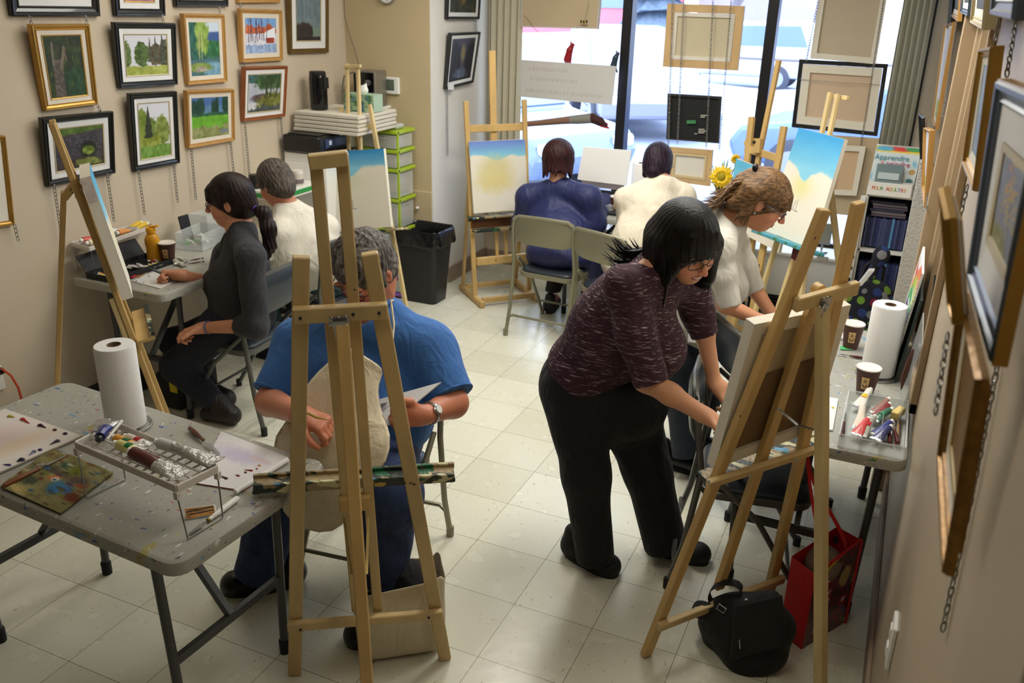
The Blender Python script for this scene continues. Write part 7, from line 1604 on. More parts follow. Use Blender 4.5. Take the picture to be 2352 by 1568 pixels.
me = bpy.data.meshes.new('paint_rag'); me.from_pydata(vs, [], fs+f2); lay = me.color_attributes.new('Col', 'FLOAT_COLOR', 'CORNER'); q = np.ones((len(fs)*2*4, 4), np.float32); q[:, :3] = np.repeat(np.vstack([cc.reshape(-1, 3)]*2), 4, 0); lay.data.foreach_set('color', q.ravel()); me.materials.append(vcmat('rag_cloth', .95, .6)); shade(me, False)
o = bpy.data.objects.new('paint_rag', me); COL.objects.link(o); tag(o, 'olive cloth rag smeared with paint, hanging over the near table edge', 'rag')
knife('wood-handled palette knife lying on the olive rag', Zt(6, 1116, .756), Zt(152, 1046, .754), .55, mat('knife_handle_red', srgb(120, 66, 36), .35), r=.008)
# wire rack with tubes
t = thing('wire_rack', 'white wire rack tray on thin legs holding squeezed paint tubes', 'rack', (-.73, -.90, .742))
F = [Zt(200, 1146), Zt(288, 1102), Zt(512, 1190), Zt(432, 1240)]; ZR = .875; Tp = [at(175, 1022, z=ZR), at(268, 976, z=ZR), at(498, 1076, z=ZR), at(405, 1122, z=ZR)]
M_rack = splat(mat('rack_white_plastic', srgb(214, 208, 200), .4), [(srgb(110, 60, 60), 60, .70, (1, 1, 1), 3), (srgb(70, 60, 70), 80, .74, (1, 1, 1), 6)])
cen = sum(Tp, Vector())/4
for i in range(4):
    a, b = Tp[i], Tp[(i+1) % 4]; MB().beam(a+(a-cen).normalized()*.003, b+(b-cen).normalized()*.003, .006, .024, bev=.002).build('rim', M_rack, t, world=True)
    MB().tube([Tp[i]-Vector((0, 0, .03)), F[i]+Vector((0, 0, .003))], .0022, 6).build('leg', M_zinc, t, True, world=True); MB().box(Tp[i]-Vector((0, 0, .02)), (.014, .014, .022)).build('leg_socket', M_rack, t, world=True)
for i, j in ((0, 1), (3, 2)): MB().tube([F[i]+Vector((0, 0, .003)), F[j]+Vector((0, 0, .003))], .0022, 6).build('foot_wire', M_zinc, t, True, world=True)
for k in range(1, 13): q = k/13; MB().beam(Tp[0]*(1-q)+Tp[3]*q-Vector((0, 0, .009)), Tp[1]*(1-q)+Tp[2]*q-Vector((0, 0, .009)), .006, .003).build('slat', M_rack, t, world=True)
for k in (1, 2, 3): q = k/4; MB().beam(Tp[0]*(1-q)+Tp[1]*q-Vector((0, 0, .006)), Tp[3]*(1-q)+Tp[2]*q-Vector((0, 0, .006)), .005, .003).build('slat', M_rack, t, world=True)
zr = ZR+.006
ptube('blue paint tube with black cap lying in the wire rack', at(226, 1010, z=zr+.012), at(252, 966, z=zr+.02), .015, (34, 38, 120), capm=M_capb, foil=.4); ptube('grey-banded tube behind the blue one in the wire rack', at(215, 1003, z=zr+.002), at(238, 962, z=zr), .012, (150, 150, 156))
ptube('orange-smeared tube in the wire rack', at(258, 1003, z=zr+.010), at(320, 1030, z=zr+.004), .014, (214, 150, 50), (30, 110, 70)); ptube('tube with a green ring and yellow stains in the wire rack', at(262, 1018, z=zr+.012), at(325, 1038, z=zr+.004), .016, (200, 190, 120), (30, 120, 60))
ptube('red-banded tube in the wire rack', at(285, 1000, z=zr+.006), at(345, 1024, z=zr), .012, (220, 210, 200), (170, 34, 44)); ptube('large brown paint tube with a silver tail in the wire rack', at(297, 1036, z=zr+.018), at(420, 1092, z=zr+.006), .019, (84, 34, 26), None, foil=.50); ptube('silver tube with a wide crumpled tail across the wire rack', at(358, 1014, z=zr+.016), at(500, 1060, z=zr+.014), .017, (196, 194, 192), None, foil=.75)
tag(MB().tube([at(246, 1008, z=zr+.02), at(280, 966, z=zr+.035)], [.003, .005], 8).build('white_stick', M_cap, None, True), 'white plastic stick leaning in the wire rack', 'stick')
# second palette, curled sheet, knives, card, scraper
t = thing('palette_pad', 'white palette sheets with a lilac smear and dark red dabs beside the front easel', 'palette', tuple(Zt(560, 1060))); pc = Pic(60, 60, (224, 222, 224)); pc.ell(.45, .68, .34, .14, (196, 190, 214), 1.0, .8).ell(.72, .72, .14, .05, (210, 190, 200), 1, .8)
P = [Zt(446, 1108, .745), Zt(560, 1126, .745), Zt(664, 1050, .745), Zt(508, 990, .745)]; panel('top_sheet', P, pc, M_vcg, t, True, (0, 0, -.004), (150, 60, 60))
for u, v, r, c, tl in ((520, 1098, .006, (70, 14, 26), (500, 1090)), (548, 1092, .005, (130, 20, 34), (540, 1090)), (564, 1084, .005, (80, 14, 26), None), (578, 1080, .005, (170, 20, 36), (560, 1078)), (590, 1076, .004, (170, 24, 36), None), (596, 1068, .005, (206, 130, 30), None), (456, 1102, .007, (206, 66, 54), (468, 1098))): dab(t, Zt(u, v, .7465), r, c, Zt(*tl, z=.7462) if tl else None)
tag(MB().tube([Zt(540, 1130, .750), Zt(660, 1056, .750)], .0085, 14).build('rolled_paper', M_roll, None, True), 'rolled edge of white paper by the lilac-smeared palette', 'paper')
knife('brown-handled palette knife resting on the lilac-smeared palette', Zt(434, 982, .752), Zt(505, 1042, .750), .45, r=.0085, flat=.012)
cd_ = Pic(40, 24, (186, 130, 62)); cd_.put((fbm(cd_.u*5, cd_.v*9, 4)-.5)*4, (120, 78, 36)); cd_.line(.1, .62, .9, .78, .08, (26, 18, 18)).line(.1, .34, .9, .46, .07, (30, 20, 18)).rect(0, .93, 1, 1, (235, 230, 220)).rect(.94, 0, 1, 1, (235, 230, 220))
t = thing('postcard', 'curled orange and black picture card under the wire rack', 'card', tuple(Zt(455, 1185))); panel('card', [Zt(428, 1192, .745), Zt(498, 1180, .745), Zt(493, 1158, .762), Zt(424, 1166, .762)], cd_, M_vc, t, True, (0, .002, -.001))
knife('white-handled scraper with a grey blade lying under the wire rack', Zt(548, 1142, .752), Zt(436, 1226, .746), .62, M_cap, r=.0095, flat=.016)
# ------------------------------------------------------------------ on the left wall table
Zw = lambda u, v, z=.7415: at(u, v, z=z)
t = thing('wire_rack', 'white plastic rack tray on thin legs against the left wall, loaded with tubes', 'rack', (-2.6, .7, .742)); ZR = .885
Tp = [at(162, 560, z=ZR), at(205, 572, z=ZR), at(352, 520, z=ZR), at(318, 508, z=ZR)]; Tp = [Vector((max(p.x, -2.68), p.y, p.z)) for p in Tp]; cen = sum(Tp, Vector())/4
for i in range(4):
    MB().beam(Tp[i], Tp[(i+1) % 4], .006, .022, bev=.002).build('rim', M_rack, t, world=True); q = Tp[i]+(cen-Tp[i])*.05; MB().tube([q, Vector((q.x, q.y, .745))], .0022, 6).build('leg', M_zinc, t, True, world=True)
for k in range(1, 8): q = k/8; MB().beam(Tp[0]*(1-q)+Tp[3]*q-Vector((0, 0, .009)), Tp[1]*(1-q)+Tp[2]*q-Vector((0, 0, .009)), .02, .003).build('slat', M_rack, t, world=True)
rp = lambda s, q, z=.0: (Tp[0]*(1-s)+Tp[3]*s)*(1-q)+(Tp[1]*(1-s)+Tp[2]*s)*q+Vector((0, 0, z))
for i, (lab, s0, s1, q0, q1, c, r) in enumerate((('red and cream tube at the near end of the wall rack', .05, .30, .3, .5, (206, 40, 34), .016), ('cream tube at the near end of the wall rack', .03, .22, .7, .8, (226, 212, 176), .016), ('white tube in the middle of the wall rack', .42, .62, .25, .35, (222, 222, 226), .017), ('orange and white tube in the middle of the wall rack', .46, .70, .7, .6, (226, 150, 80), .016), ('yellow tube at the far end of the wall rack', .90, .66, .30, .45, (226, 190, 50), .016), ('second yellow tube at the far end of the wall rack', .95, .70, .75, .65, (222, 186, 46), .015), ('green-capped tube in the wall rack', .36, .50, .6, .2, (190, 196, 170), .014))):
    ptube(lab, rp(s0, q0, .018), rp(s1, q1, .010), r, c, foil=.3)
t = thing('paint_case', 'open black plastic case full of small tubes on the left wall table', 'case', tuple(Zw(250, 630)))
A = [Zw(172, 628), Zw(262, 662), Zw(352, 622), Zw(268, 598)]; A = [Vector((max(p.x, -2.66), max(p.y, .47), .7415)) for p in A]
x0, x1, y0, y1 = -2.55, -2.36, .48, .86
for (c, d) in (((-2.455, .67, .7445), (.19, .38, .004)), ((x0, .67, .757), (.004, .38, .03)), ((x1, .67, .757), (.004, .38, .03)), ((-2.455, y0, .757), (.19, .004, .03)), ((-2.455, y1, .757), (.19, .004, .03)), ((-2.455, .66, .755), (.19, .004, .025))): MB().box(c, d).build('tray_side', M_rub, t, world=True)
MB().slab([(x0, y0, .772), (x0, y1, .772), (x0-.055, y1, .845), (x0-.055, y0, .845)], (-.004, 0, .0)).build('lid', M_rub, t, world=True)
rnd = random.Random(12)
for k in range(16):
    c = rnd.choice(((220, 214, 200), (60, 90, 170), (206, 130, 60), (210, 190, 70), (150, 40, 40), (190, 190, 190), (90, 130, 90))); x = rnd.uniform(-2.53, -2.40); y = .50+.022*k; ptube('small paint tube lying in the black case on the left wall table', (x, y, .762), (x+.05, y+rnd.uniform(-.015, .03), .757), .0085, c, grp='small tubes in the black case')
p = Zw(356, 602); t = thing('water_bottle', 'squeezable orange-yellow bottle on the left wall table', 'bottle', (p.x, p.y, .742))
M_yb = mat('orange_yellow_plastic', srgb(232, 166, 24), .3, trans=.15); MB().lathe([(.001, 0), (.033, .0), (.036, .006), (.036, .05), (.033, .075), (.037, .10), (.037, .125), (.028, .148), (.020, .155), (.020, .168)], n=32).build('bottle_body', M_yb, t, True)
MB().lathe([(.024, .160), (.025, .182), (.021, .188), (.001, .188)], n=24).build('cap', mat('orange_cap', srgb(240, 170, 20), .35), t, True); MB().beam((-.01, 0, .190), (.045, .012, .198), .018, .009, bev=.003).build('spout', MATS['orange_cap'], t)
M_clear = mat('clear_plastic', (.85, .9, .9), .12, alpha=.28); 
def clearbox(lab, c, d, rz=0, name='plastic_box', lidup=False, div=()):
    t = thing(name, lab, 'box', c, rz); x, y, z = d
    for q in (-1, 1): MB().box((q*x/2, 0, z/2), (.003, y, z)).build('side', M_clear, t); MB().box((0, q*y/2, z/2), (x, .003, z)).build('side', M_clear, t)
    MB().box((0, 0, .002), (x, y, .003)).build('bottom', M_clear, t); MB().tube([(x/2, y/2, z), (-x/2, y/2, z), (-x/2, -y/2, z), (x/2, -y/2, z)], .003, 6, closed=True).build('rim', M_clear, t)
    for k in div: MB().box((k*x, 0, z*.5), (.002, y, z*.95)).build('divider', M_clear, t)
    return t
p = Zw(455, 560); clearbox('clear plastic tub of crumpled tubes near the face of the black-haired woman', (p.x+.03, p.y, .742), (.16, .24, .09), R(10)); rnd = random.Random(3)
for k in range(9): x = p.x+.03+rnd.uniform(-.055, .03); y = p.y+rnd.uniform(-.09, .08); ptube('crumpled silver tube in the clear plastic tub', (x, y, .765+.01*(k % 3)), (x+.05, y+rnd.uniform(-.03, .03), .765+.01*(k % 2)), .010, (200, 206, 196), None, grp='crumpled tubes in the clear tub', foil=.6)
p = Zw(455, 520); clearbox('larger clear plastic tub behind the crumpled tubes against the left wall', (-2.60, p.y if p.y < 1.5 else 1.45, .742), (.13, .26, .13), R(0))
p = Vector((-2.58, 1.20, 0)); t = thing('phone', 'black phone standing upright in a green holder by the left wall', 'phone', (p.x, p.y, .742)); MB().box((0, 0, .085), (.010, .075, .145), Matrix.Rotation(R(-10), 3, 'Y'), bev=.003).build('phone_body', M_black, t); MB().box((0, 0, .008), (.08, .09, .014), bev=.004).build('holder', mat('bright_green', srgb(60, 170, 60), .4), t)
t = thing('palette', 'small white palette with a yellow paint pile on the left wall table', 'palette', tuple(Zw(365, 640))); pc = Pic(40, 40, (232, 232, 232)); P = [Zw(303, 645, .744), Zw(368, 662, .744), Zw(412, 640, .744), Zw(352, 624, .744)]; panel('palette_board', P, pc, M_vcg, t, True, (0, 0, -.003))
for u, v, r, c, tl in ((362, 649, .008, (216, 196, 40), (374, 645)), (313, 645, .005, (24, 20, 24), None), (330, 648, .004, (30, 24, 30), None), (342, 634, .005, (24, 20, 24), None)): dab(t, Zw(u, v, .746), r, c, Zw(*tl, z=.7455) if tl else None)
o = MB().box((Zw(290, 635).x, Zw(290, 635).y, .747), (.10, .06, .010), Matrix.Rotation(R(20), 3, 'Z'), bev=.004).build('red_cloth', mat('red_cloth', srgb(170, 26, 46), .8), None); tag(o, 'small folded red cloth beside the black paint case', 'cloth')
t = thing('postcard', 'small brown picture card on the left wall table', 'card', tuple(Zw(320, 628))); panel('card', [Zw(303, 633, .744), Zw(322, 637, .744), Zw(338, 627, .744), Zw(320, 623, .744)], cd_, M_vc, t, True, (0, 0, -.002))
for k, (a, b) in enumerate((((395, 598), (425, 610)), ((408, 592), (430, 600)), ((400, 606), (420, 602)))): ptube('squeezed silver tube lying by the brown cup on the left wall table', Zw(*a, z=.754), Zw(*b, z=.75), .010, (206, 204, 190), grp='silver tubes by the brown cup', foil=.5)
for k, (a, b) in enumerate((((432, 606), (470, 600)), ((436, 598), (468, 592)))): brush('brown brush lying on the left wall table near the jumper', Zw(*a, z=.748), Zw(*b, z=.748), (70, 40, 34), grp='brushes on the left wall table')
# black tool box on the floor by the left wall, low black heater
t = thing('tool_box', 'black tool box with yellow latch on the floor beneath the left wall table', 'box', (-2.30, .80, 0)); MB().box((0, 0, .10), (.16, .30, .20), bev=.015).build('box_body', M_rub, t); MB().box((.05, -.152, .14), (.05, .008, .06), bev=.003).build('latch', mat('latch_yellow', srgb(214, 190, 40), .4), t)
tag(MB().box((-2.64, .35, .06), (.10, .9, .12), bev=.01).build('power_bar_box', M_rub), 'long low black box along the foot of the left wall', 'box')
# ------------------------------------------------------------------ back-left corner
t = thing('rolling_cart', 'white cart with a green stripe behind the head of the man in white', 'cart', (-2.55, 2.0, 0))
for z in (.25, .60, .915): MB().box((0, 0, z), (.30, .42, .03), bev=.006).build('shelf', M_white, t)
MB().box((.0, -.213, .905), (.30, .006, .05)).build('front_lip', M_white, t); MB().box((.0, -.218, .905), (.26, .004, .026)).build('green_stripe', mat('stripe_green', srgb(40, 150, 70), .5), t); MB().box((.153, 0, .905), (.006, .42, .05)).build('side_lip', M_white, t); MB().box((.158, 0, .905), (.004, .38, .026)).build('green_stripe', MATS['stripe_green'], t)
for a in (-.135, .135):
    for b in (-.19, .19): MB().tube([(a, b, .03), (a, b, .90)], .010, 8).build('post', M_white, t, True); MB().ell((a, b, .022), (.022, .012, .022), n=12, m=8).build('caster', M_rub, t, True)
def jar(lab, x, y, z, r, h, c1, c2, band=None):
    t = thing('paint_jar', lab, 'jar', (x, y, z), 0, 'jars on the white cart'); MB().lathe([(.001, 0), (r, 0), (r, h*.82), (r*.9, h*.86), (.001, h*.86)], n=20).build('jar_body', mat('jar_%d_%d_%d' % c1, srgb(*c1), .4), t, True); MB().lathe([(r*.94, h*.84), (r*.96, h), (.001, h)], n=20).build('lid', mat('jar_%d_%d_%d' % c2, srgb(*c2), .4), t, True)
    if band: MB().lathe([(r*1.01, h*.15), (r*1.01, h*.45)], n=20).build('label', mat('jar_%d_%d_%d' % band, srgb(*band), .5), t, True)
jar('black jar with white lid and yellow label on the white cart', -2.52, 1.88, .93, .036, .10, (24, 24, 24), (232, 228, 216), (214, 190, 40)); jar('second black and yellow jar on the white cart', -2.44, 1.95, .93, .030, .085, (30, 28, 24), (24, 24, 24), (214, 190, 40)); jar('white plastic jar on the white cart', -2.44, 2.05, .93, .034, .095, (214, 206, 196), (236, 232, 224), (120, 110, 116)); jar('black square jar at the left end of the white cart', -2.62, 1.85, .93, .034, .085, (22, 22, 22), (30, 30, 30))
t = thing('cabinet', 'white drawer cabinet under the black printer', 'cabinet', (-2.51, 2.39, 0)); MB().box((0, 0, .55), (.33, .34, 1.10), bev=.006).build('body', M_white, t)
for k in range(3): MB().box((0, -.172, .30+k*.30), (.30, .008, .27), bev=.003).build('drawer', M_white, t)
t = thing('printer', 'black printer with a dark blue front and square logo, on the white cabinet', 'printer', (-2.52, 2.37, 1.102)); MB().box((0, 0, .055), (.29, .34, .11), bev=.012).build('housing', M_black, t); MB().box((.148, .02, .06), (.012, .26, .06), bev=.004).build('front_panel', mat('printer_panel', srgb(50, 60, 90), .2), t)
MB().box((.156, -.06, .065), (.003, .030, .028), bev=.001).build('logo', mat('logo_blue_white', srgb(190, 205, 230), .4), t); MB().box((.19, .03, .012), (.10, .22, .006)).build('paper_tray', M_black, t); MB().box((.0, 0, .114), (.24, .28, .008), bev=.003).build('scanner_lid', M_black, t)
t = thing('cabinet', 'narrow white cabinet in the back-left corner behind the printer', 'cabinet', (-2.60, 2.80, 0)); MB().box((0, 0, .60), (.17, .36, 1.20), bev=.004).build('body', M_white, t); MB().box((.09, 0, .60), (.008, .33, 1.14), bev=.002).build('door', M_white, t)
M_cedge = splat(mat('canvas_edge_white', srgb(214, 208, 194), .7), [(srgb(120, 100, 90), 70, .72, (1, 1, 1), 3), (srgb(190, 60, 40), 40, .76, (1, 1, 1), 5), (srgb(120, 140, 90), 26, .73, (.4, 1, 1), 7)])
for k in range(5):
    t = thing('stacked_canvas', 'white-edged canvas in the pile above the printer, %s' % ('topmost', 'second from the top', 'middle one', 'second from the bottom', 'bottom one')[4-k], 'canvas', (-2.41+.006*(k % 2), 2.55+.004*k, 1.222+.025*k), 0, 'canvases piled above the printer')
    MB().box((0, 0, .010), (.50, .46, .018), bev=.002).build('stretcher', M_cedge, t); MB().box((0, 0, .0205), (.496, .456, .002)).build('canvas_cloth', M_cwhite, t)
zt = 1.222+.125
t = thing('coffee_urn', 'tall glossy black canister standing on the pile of canvases', 'canister', (-2.56, 2.48, zt)); MB().lathe([(.001, 0), (.056, 0), (.060, .01), (.060, .20), (.056, .215), (.001, .215)], n=28, sy=.9).build('canister_body', mat('gloss_black', srgb(16, 16, 18), .12), t, True); MB().lathe([(.056, .215), (.056, .235), (.05, .242), (.001, .242)], n=28, sy=.9).build('lid', M_black, t, True); MB().box((.062, 0, .17), (.016, .05, .07), bev=.004).build('handle', M_black, t)
bx = Pic(50, 26, (150, 180, 140)); bx.put((fbm(bx.u*8, bx.v*5, 2)-.5)*5, (70, 110, 140)); bx.put((fbm(bx.u*7, bx.v*6, 12)-.55)*6, (60, 110, 70)); bx.put((fbm(bx.u*9, bx.v*4, 22)-.62)*7, (226, 226, 200))
t = thing('tissue_box', 'tissue box with a green and blue flower print behind the back-left easel mast', 'box', (-2.28, 2.58, zt)); MB().box((0, 0, .055), (.23, .11, .108)).build('box_body', mat('tissue_card', srgb(170, 196, 170), .6), t); panel('printed_side', [(-.115, -.056, 0), (.115, -.056, 0), (.115, -.056, .109), (-.115, -.056, .109)], bx, M_vc, t); S = SDF(); S.ell((0, 0, .13), (.04, .025, .03), None, .02).cone((0, 0, .13), (.02, .01, .17), .02, .006, .02); sobj('tissue', S, M_white, t, .004, world=False)
t = thing('wall_shelf', 'small white shelf on the tan wall under the coffee machine', 'shelf', (-2.46, 2.90, 1.325)); MB().box((0, 0, 0), (.24, .24, .018), bev=.002).build('board', M_white, t); MB().beam((.06, .11, -.10), (.06, -.04, -.012), .012, .012).build('bracket', M_white, t)
t = thing('coffee_machine', 'silver and black coffee machine on the white wall shelf', 'coffee machine', (-2.42, 2.88, 1.335)); M_sil = mat('brushed_silver', srgb(150, 146, 136), .35, .7); MB().box((0, .02, .12), (.16, .15, .24), bev=.008).build('body', M_sil, t); MB().box((.015, -.058, .165), (.11, .01, .13), bev=.003).build('front_panel', mat('gloss_black', srgb(16, 16, 18), .12), t)
MB().lathe([(.001, 0), (.021, 0), (.019, .014), (.001, .016)], n=20, M=Matrix.Rotation(R(90), 3, 'X'), c=(.03, -.062, .165)).build('dial_knob', M_zinc, t, True); MB().box((.015, -.056, .05), (.11, .008, .07), bev=.003).build('lower_panel', M_sil, t); MB().box((-.09, .01, .12), (.02, .12, .20), bev=.004).build('side_tank', M_black, t)
tag(MB().tube([(-2.60, 2.86, 1.36), (-2.62, 2.84, 1.45), (-2.60, 2.84, 1.53), (-2.53, 2.85, 1.56), (-2.50, 2.87, 1.53)], .006, 8).build('looped_cable', mat('grey_cable', srgb(110, 104, 92), .6), None, True), 'looped grey cable beside the coffee machine', 'cable')
t = thing('drawer_tower', 'clear plastic drawer tower with lime green frames and purple lower drawers', 'drawers', (-2.28, 2.87, 0)); M_lime = mat('lime_plastic', srgb(170, 196, 50), .4); M_pur = mat('purple_plastic', srgb(140, 90, 180), .4); M_dr = mat('milky_drawer', (.75, .78, .74), .3, alpha=.55)
zs = [.03, .16, .29, .50, .72, .93, 1.06, 1.19]
for i in range(len(zs)):
    MB().box((0, 0, zs[i]), (.30, .24, .022), bev=.003).build('frame_tier', M_pur if i < 3 else M_lime, t)
    if i+1 < len(zs): d = MB().box((0, -.004, (zs[i]+zs[i+1])/2), (.27, .22, zs[i+1]-zs[i]-.035), bev=.006).build('drawer', M_dr, t); MB().box((0, -.118, zs[i+1]-.04), (.10, .012, .012), bev=.003).build('handle', M_dr, d); MB().box((0, .01, (zs[i]+zs[i+1])/2-.01), (.22, .16, (zs[i+1]-zs[i])*.45), bev=.01).build('contents', mat('drawer_contents', srgb(150, 130, 120), .8, var=.9, vscale=18, col2=srgb(210, 200, 190)), d)
for a in (-.143, .143): MB().box((a, -.105, .61), (.014, .014, 1.18)).build('frame_post', M_lime, t)
tag(MB().box((-2.30, 2.84, 1.226), (.05, .05, .05), bev=.01).build('green_box', MATS['stripe_green']), 'small green box on top of the drawer tower', 'box'); tag(MB().box((-2.22, 2.86, 1.22), (.11, .10, .036), bev=.012).build('grey_case', mat('pale_grey_case', srgb(190, 194, 190), .4)), 'pale grey case on top of the drawer tower', 'case')
# waste bin
t = thing('waste_bin', 'black waste bin with a black liner folded over the rim', 'bin', (-1.985, 2.845, 0)); 
def rect_loft(rows, n=6):
    vs = []; fs = []; k = None
    for (w, d, r, z) in rows: o = rrect(w, d, r, n); k = len(o); vs += [(p[0], p[1], z) for p in o]
    for i in range(len(rows)-1):
        for j in range(k): fs.append((i*k+j, i*k+(j+1) % k, (i+1)*k+(j+1) % k, (i+1)*k+j))
    return vs, fs, k
vs, fs, k = rect_loft([(.26, .20, .04, 0), (.34, .27, .045, .50), (.345, .275, .045, .52), (.33, .26, .045, .52), (.25, .19, .04, .02)]); fs += [tuple(reversed(range(k))), tuple(4*k+j for j in range(k))]; MB().add(vs, fs).build('bin_body', mat('bin_black', srgb(30, 29, 31), .45), t, True)
rows = []
rnd = random.Random(5); vs = []; fs = []; n = 6
for (w, d, r, z, jz) in ((.27, .2, .03, .22, .0), (.31, .24, .04, .42, .01), (.335, .265, .045, .535, .006), (.352, .282, .05, .548, .008), (.366, .296, .05, .52, .012), (.372, .30, .05, .43, .03)):
    o = rrect(w, d, r, n); k = len(o); vs += [(p[0]+rnd.uniform(-jz, jz)*.6, p[1]+rnd.uniform(-jz, jz)*.6, z+rnd.uniform(-jz, jz)) for p in o]
for i in range(5):
    for j in range(k): fs.append((i*k+j, i*k+(j+1) % k, (i+1)*k+(j+1) % k, (i+1)*k+j))
o = MB().add(vs, fs).build('bin_liner', mat('liner_black', srgb(20, 20, 24), .22, bump=.7, bscale=22), t, True); md = o.modifiers.new('s', 'SUBSURF'); md.levels = md.render_levels = 2; so = o.modifiers.new('t', 'SOLIDIFY'); so.thickness = .0015
# ------------------------------------------------------------------ window table
t = thing('drawing_pad', 'blank white pad propped up on the window table', 'pad', (-.80, 3.3, .742)); P = [at(1326, 412, y=3.26), at(1438, 426, y=3.30), at(1450, 346, y=3.34), at(1340, 337, y=3.30)]
MB().slab(P, (0, .012, 0)).build('sheet', M_white, t, world=True); MB().slab([P[0]+Vector((.02, .012, 0)), P[1]+Vector((-.02, .012, 0)), P[1]+Vector((-.02, .10, -.06)), P[0]+Vector((.02, .10, -.06))], (0, .006, 0)).build('prop', M_white, t, world=True)
t = thing('paint_case', 'open black case at the foot of the white pad on the window table', 'case', (-.82, 3.20, .742)); MB().box((0, 0, .012), (.34, .20, .022), bev=.004).build('tray', M_rub, t); 
for k in range(4): MB().box((-.02, -.06+k*.035, .026), (.24, .008, .006)).build('rib', M_black, t)
MB().box((0, .098, .055), (.34, .012, .09), bev=.003).build('lid', M_rub, t)
t = thing('food_tray', 'small black tray with clear cups beside the brown cup on the window table', 'tray', (-.70, 3.07, .742)); MB().box((0, 0, .012), (.16, .11, .022), bev=.008).build('tray', M_rub, t); MB().lathe([(.001, 0), (.03, 0), (.036, .03)], n=20, c=(0, 0, .024)).build('clear_cup', M_clear, t, True)
for lab, a, b, c in (('yellow tube', (1378, 470), (1392, 462), (220, 200, 80)), ('teal tube', (1390, 474), (1404, 464), (50, 150, 140)), ('pink tube', (1404, 476), (1422, 466), (206, 70, 100)), ('white tube', (1394, 462), (1408, 456), (220, 220, 220))): ptube('%s on the window table edge by the navy smock' % lab, at(*a, z=.755), at(*b, z=.752), .009, c, grp='tubes on the window table')
p = at(1590, 470, y=3.25); t = clearbox('milky plastic tub at the right end of the window table', (p.x, 3.25, .742), (.26, .18, .12)); 
MB().box((0, 0, .05), (.20, .13, .08), bev=.01).build('contents', mat('lilac_paper', srgb(190, 180, 214), .8, var=.3, vscale=20), t)
# shelf under the window table: white box and cable
t = thing('storage_box', 'white and grey box on the floor beneath the window table', 'box', (-.62, 3.42, 0)); MB().box((0, 0, .22), (.34, .22, .44), bev=.008).build('box_body', mat('grey_box', srgb(130, 132, 140), .6), t); MB().box((0, -.0, .45), (.36, .24, .03), bev=.006).build('lid', M_white, t)
# sunflowers
M_pet = mat('sunflower_petal', srgb(244, 204, 24), .5, var=.15, vscale=30); M_leaf = mat('leaf_green', srgb(90, 130, 60), .6, var=.3, vscale=30)
c = at(1657, 406, y=3.28); t = thing('flower_vase', 'vase of yellow sunflowers and lilac blossom at the right end of the window table', 'flowers', (c.x, 3.30, .742))
MB().lathe([(.001, 0), (.045, 0), (.055, .06), (.04, .12), (.045, .14)], n=24).build('vase', mat('lilac_vase', srgb(190, 150, 200), .3), t, True)
def sunflower(c, r, seed):
    rnd = random.Random(seed); d = (Vector(CAM)-c); d.z *= .4; d.normalize(); a, s, u = basis(d); h = MB()
    for ring, (rr, zz) in enumerate(((r, .0), (r*.8, .006))):
        n = 20
        for k in range(n):
            q = 2*PI*(k+.5*ring)/n+rnd.uniform(-.05, .05); e = s*math.cos(q)+u*math.sin(q); w = (s*-math.sin(q)+u*math.cos(q))*r*.17; L = rr*rnd.uniform(.88, 1.06); b = c+d*zz
            h.add([b+e*r*.25, b+e*L*.6+w+d*.006, b+e*L-d*.004, b+e*L*.6-w+d*.006, b+e*L*.6+d*.012], [(0, 1, 4), (1, 2, 4), (2, 3, 4), (3, 0, 4)])
    f = h.build('sunflower_head', M_pet, t, world=True); MB().lathe([(.001, .016), (r*.20, .014), (r*.32, .004), (r*.34, 0)], n=20, M=Matrix((s, u, d)).transposed(), c=c+d*.004).build('flower_disc', mat('flower_disc', srgb(176, 160, 30), .8, var=.4, vscale=120), f, True, world=True)
    MB().tube([c-d*.005, c-d*.03-Vector((0, 0, .06)), Vector((t.location.x, t.location.y, .86))], .004, 6).build('stem', M_leaf, f, True, world=True)
sunflower(c, .085, 1); sunflower(at(1722, 328, y=3.42), .042, 2); sunflower(at(1690, 365, y=3.40), .038, 4)
for k in range(26):
    rnd = random.Random(k); b = Vector((t.location.x, t.location.y, .86)); e = b+Vector((rnd.uniform(-.13, .16), rnd.uniform(-.06, .08), rnd.uniform(.02, .30))); m = (b+e)/2+Vector((0, 0, .03)); a, s, u = basis(e-b)
    MB().add([b, m+s*.010, e, m-s*.010, m+u*.003], [(0, 1, 4), (1, 2, 4), (2, 3, 4), (3, 0, 4)]).build('leaf', M_leaf if k % 3 else mat('yellow_spray', srgb(220, 200, 80), .6), t, world=True)
for k in range(14):
    rnd = random.Random(k+50); MB().ell(Vector((t.location.x+rnd.uniform(-.06, .12), t.location.y+rnd.uniform(-.06, .02), .84+rnd.uniform(-.03, .10))), (.016, .016, .014), n=8, m=6).build('lilac_blossom', mat('lilac_petal', srgb(200, 150, 205), .7), t, True, world=True)
t = thing('table_mirror', 'small round-footed silver stand on the white window sill at the right', 'stand', tuple(at(1888, 566, y=3.80))); t.location.z = .472; MB().lathe([(.001, 0), (.045, .001), (.04, .012), (.008, .02), (.007, .06)], n=24).build('foot', M_zinc, t, True); MB().box((0, 0, .13), (.10, .014, .15), bev=.006).build('panel', M_zinc, t)
tag(MB().box((at(1735, 535, y=3.5).x, 3.5, .80), (.05, .05, .12), bev=.006).build('blue_bottle', mat('cobalt_plastic', srgb(40, 40, 190), .3)), 'small cobalt blue container by the grey jumper', 'container')
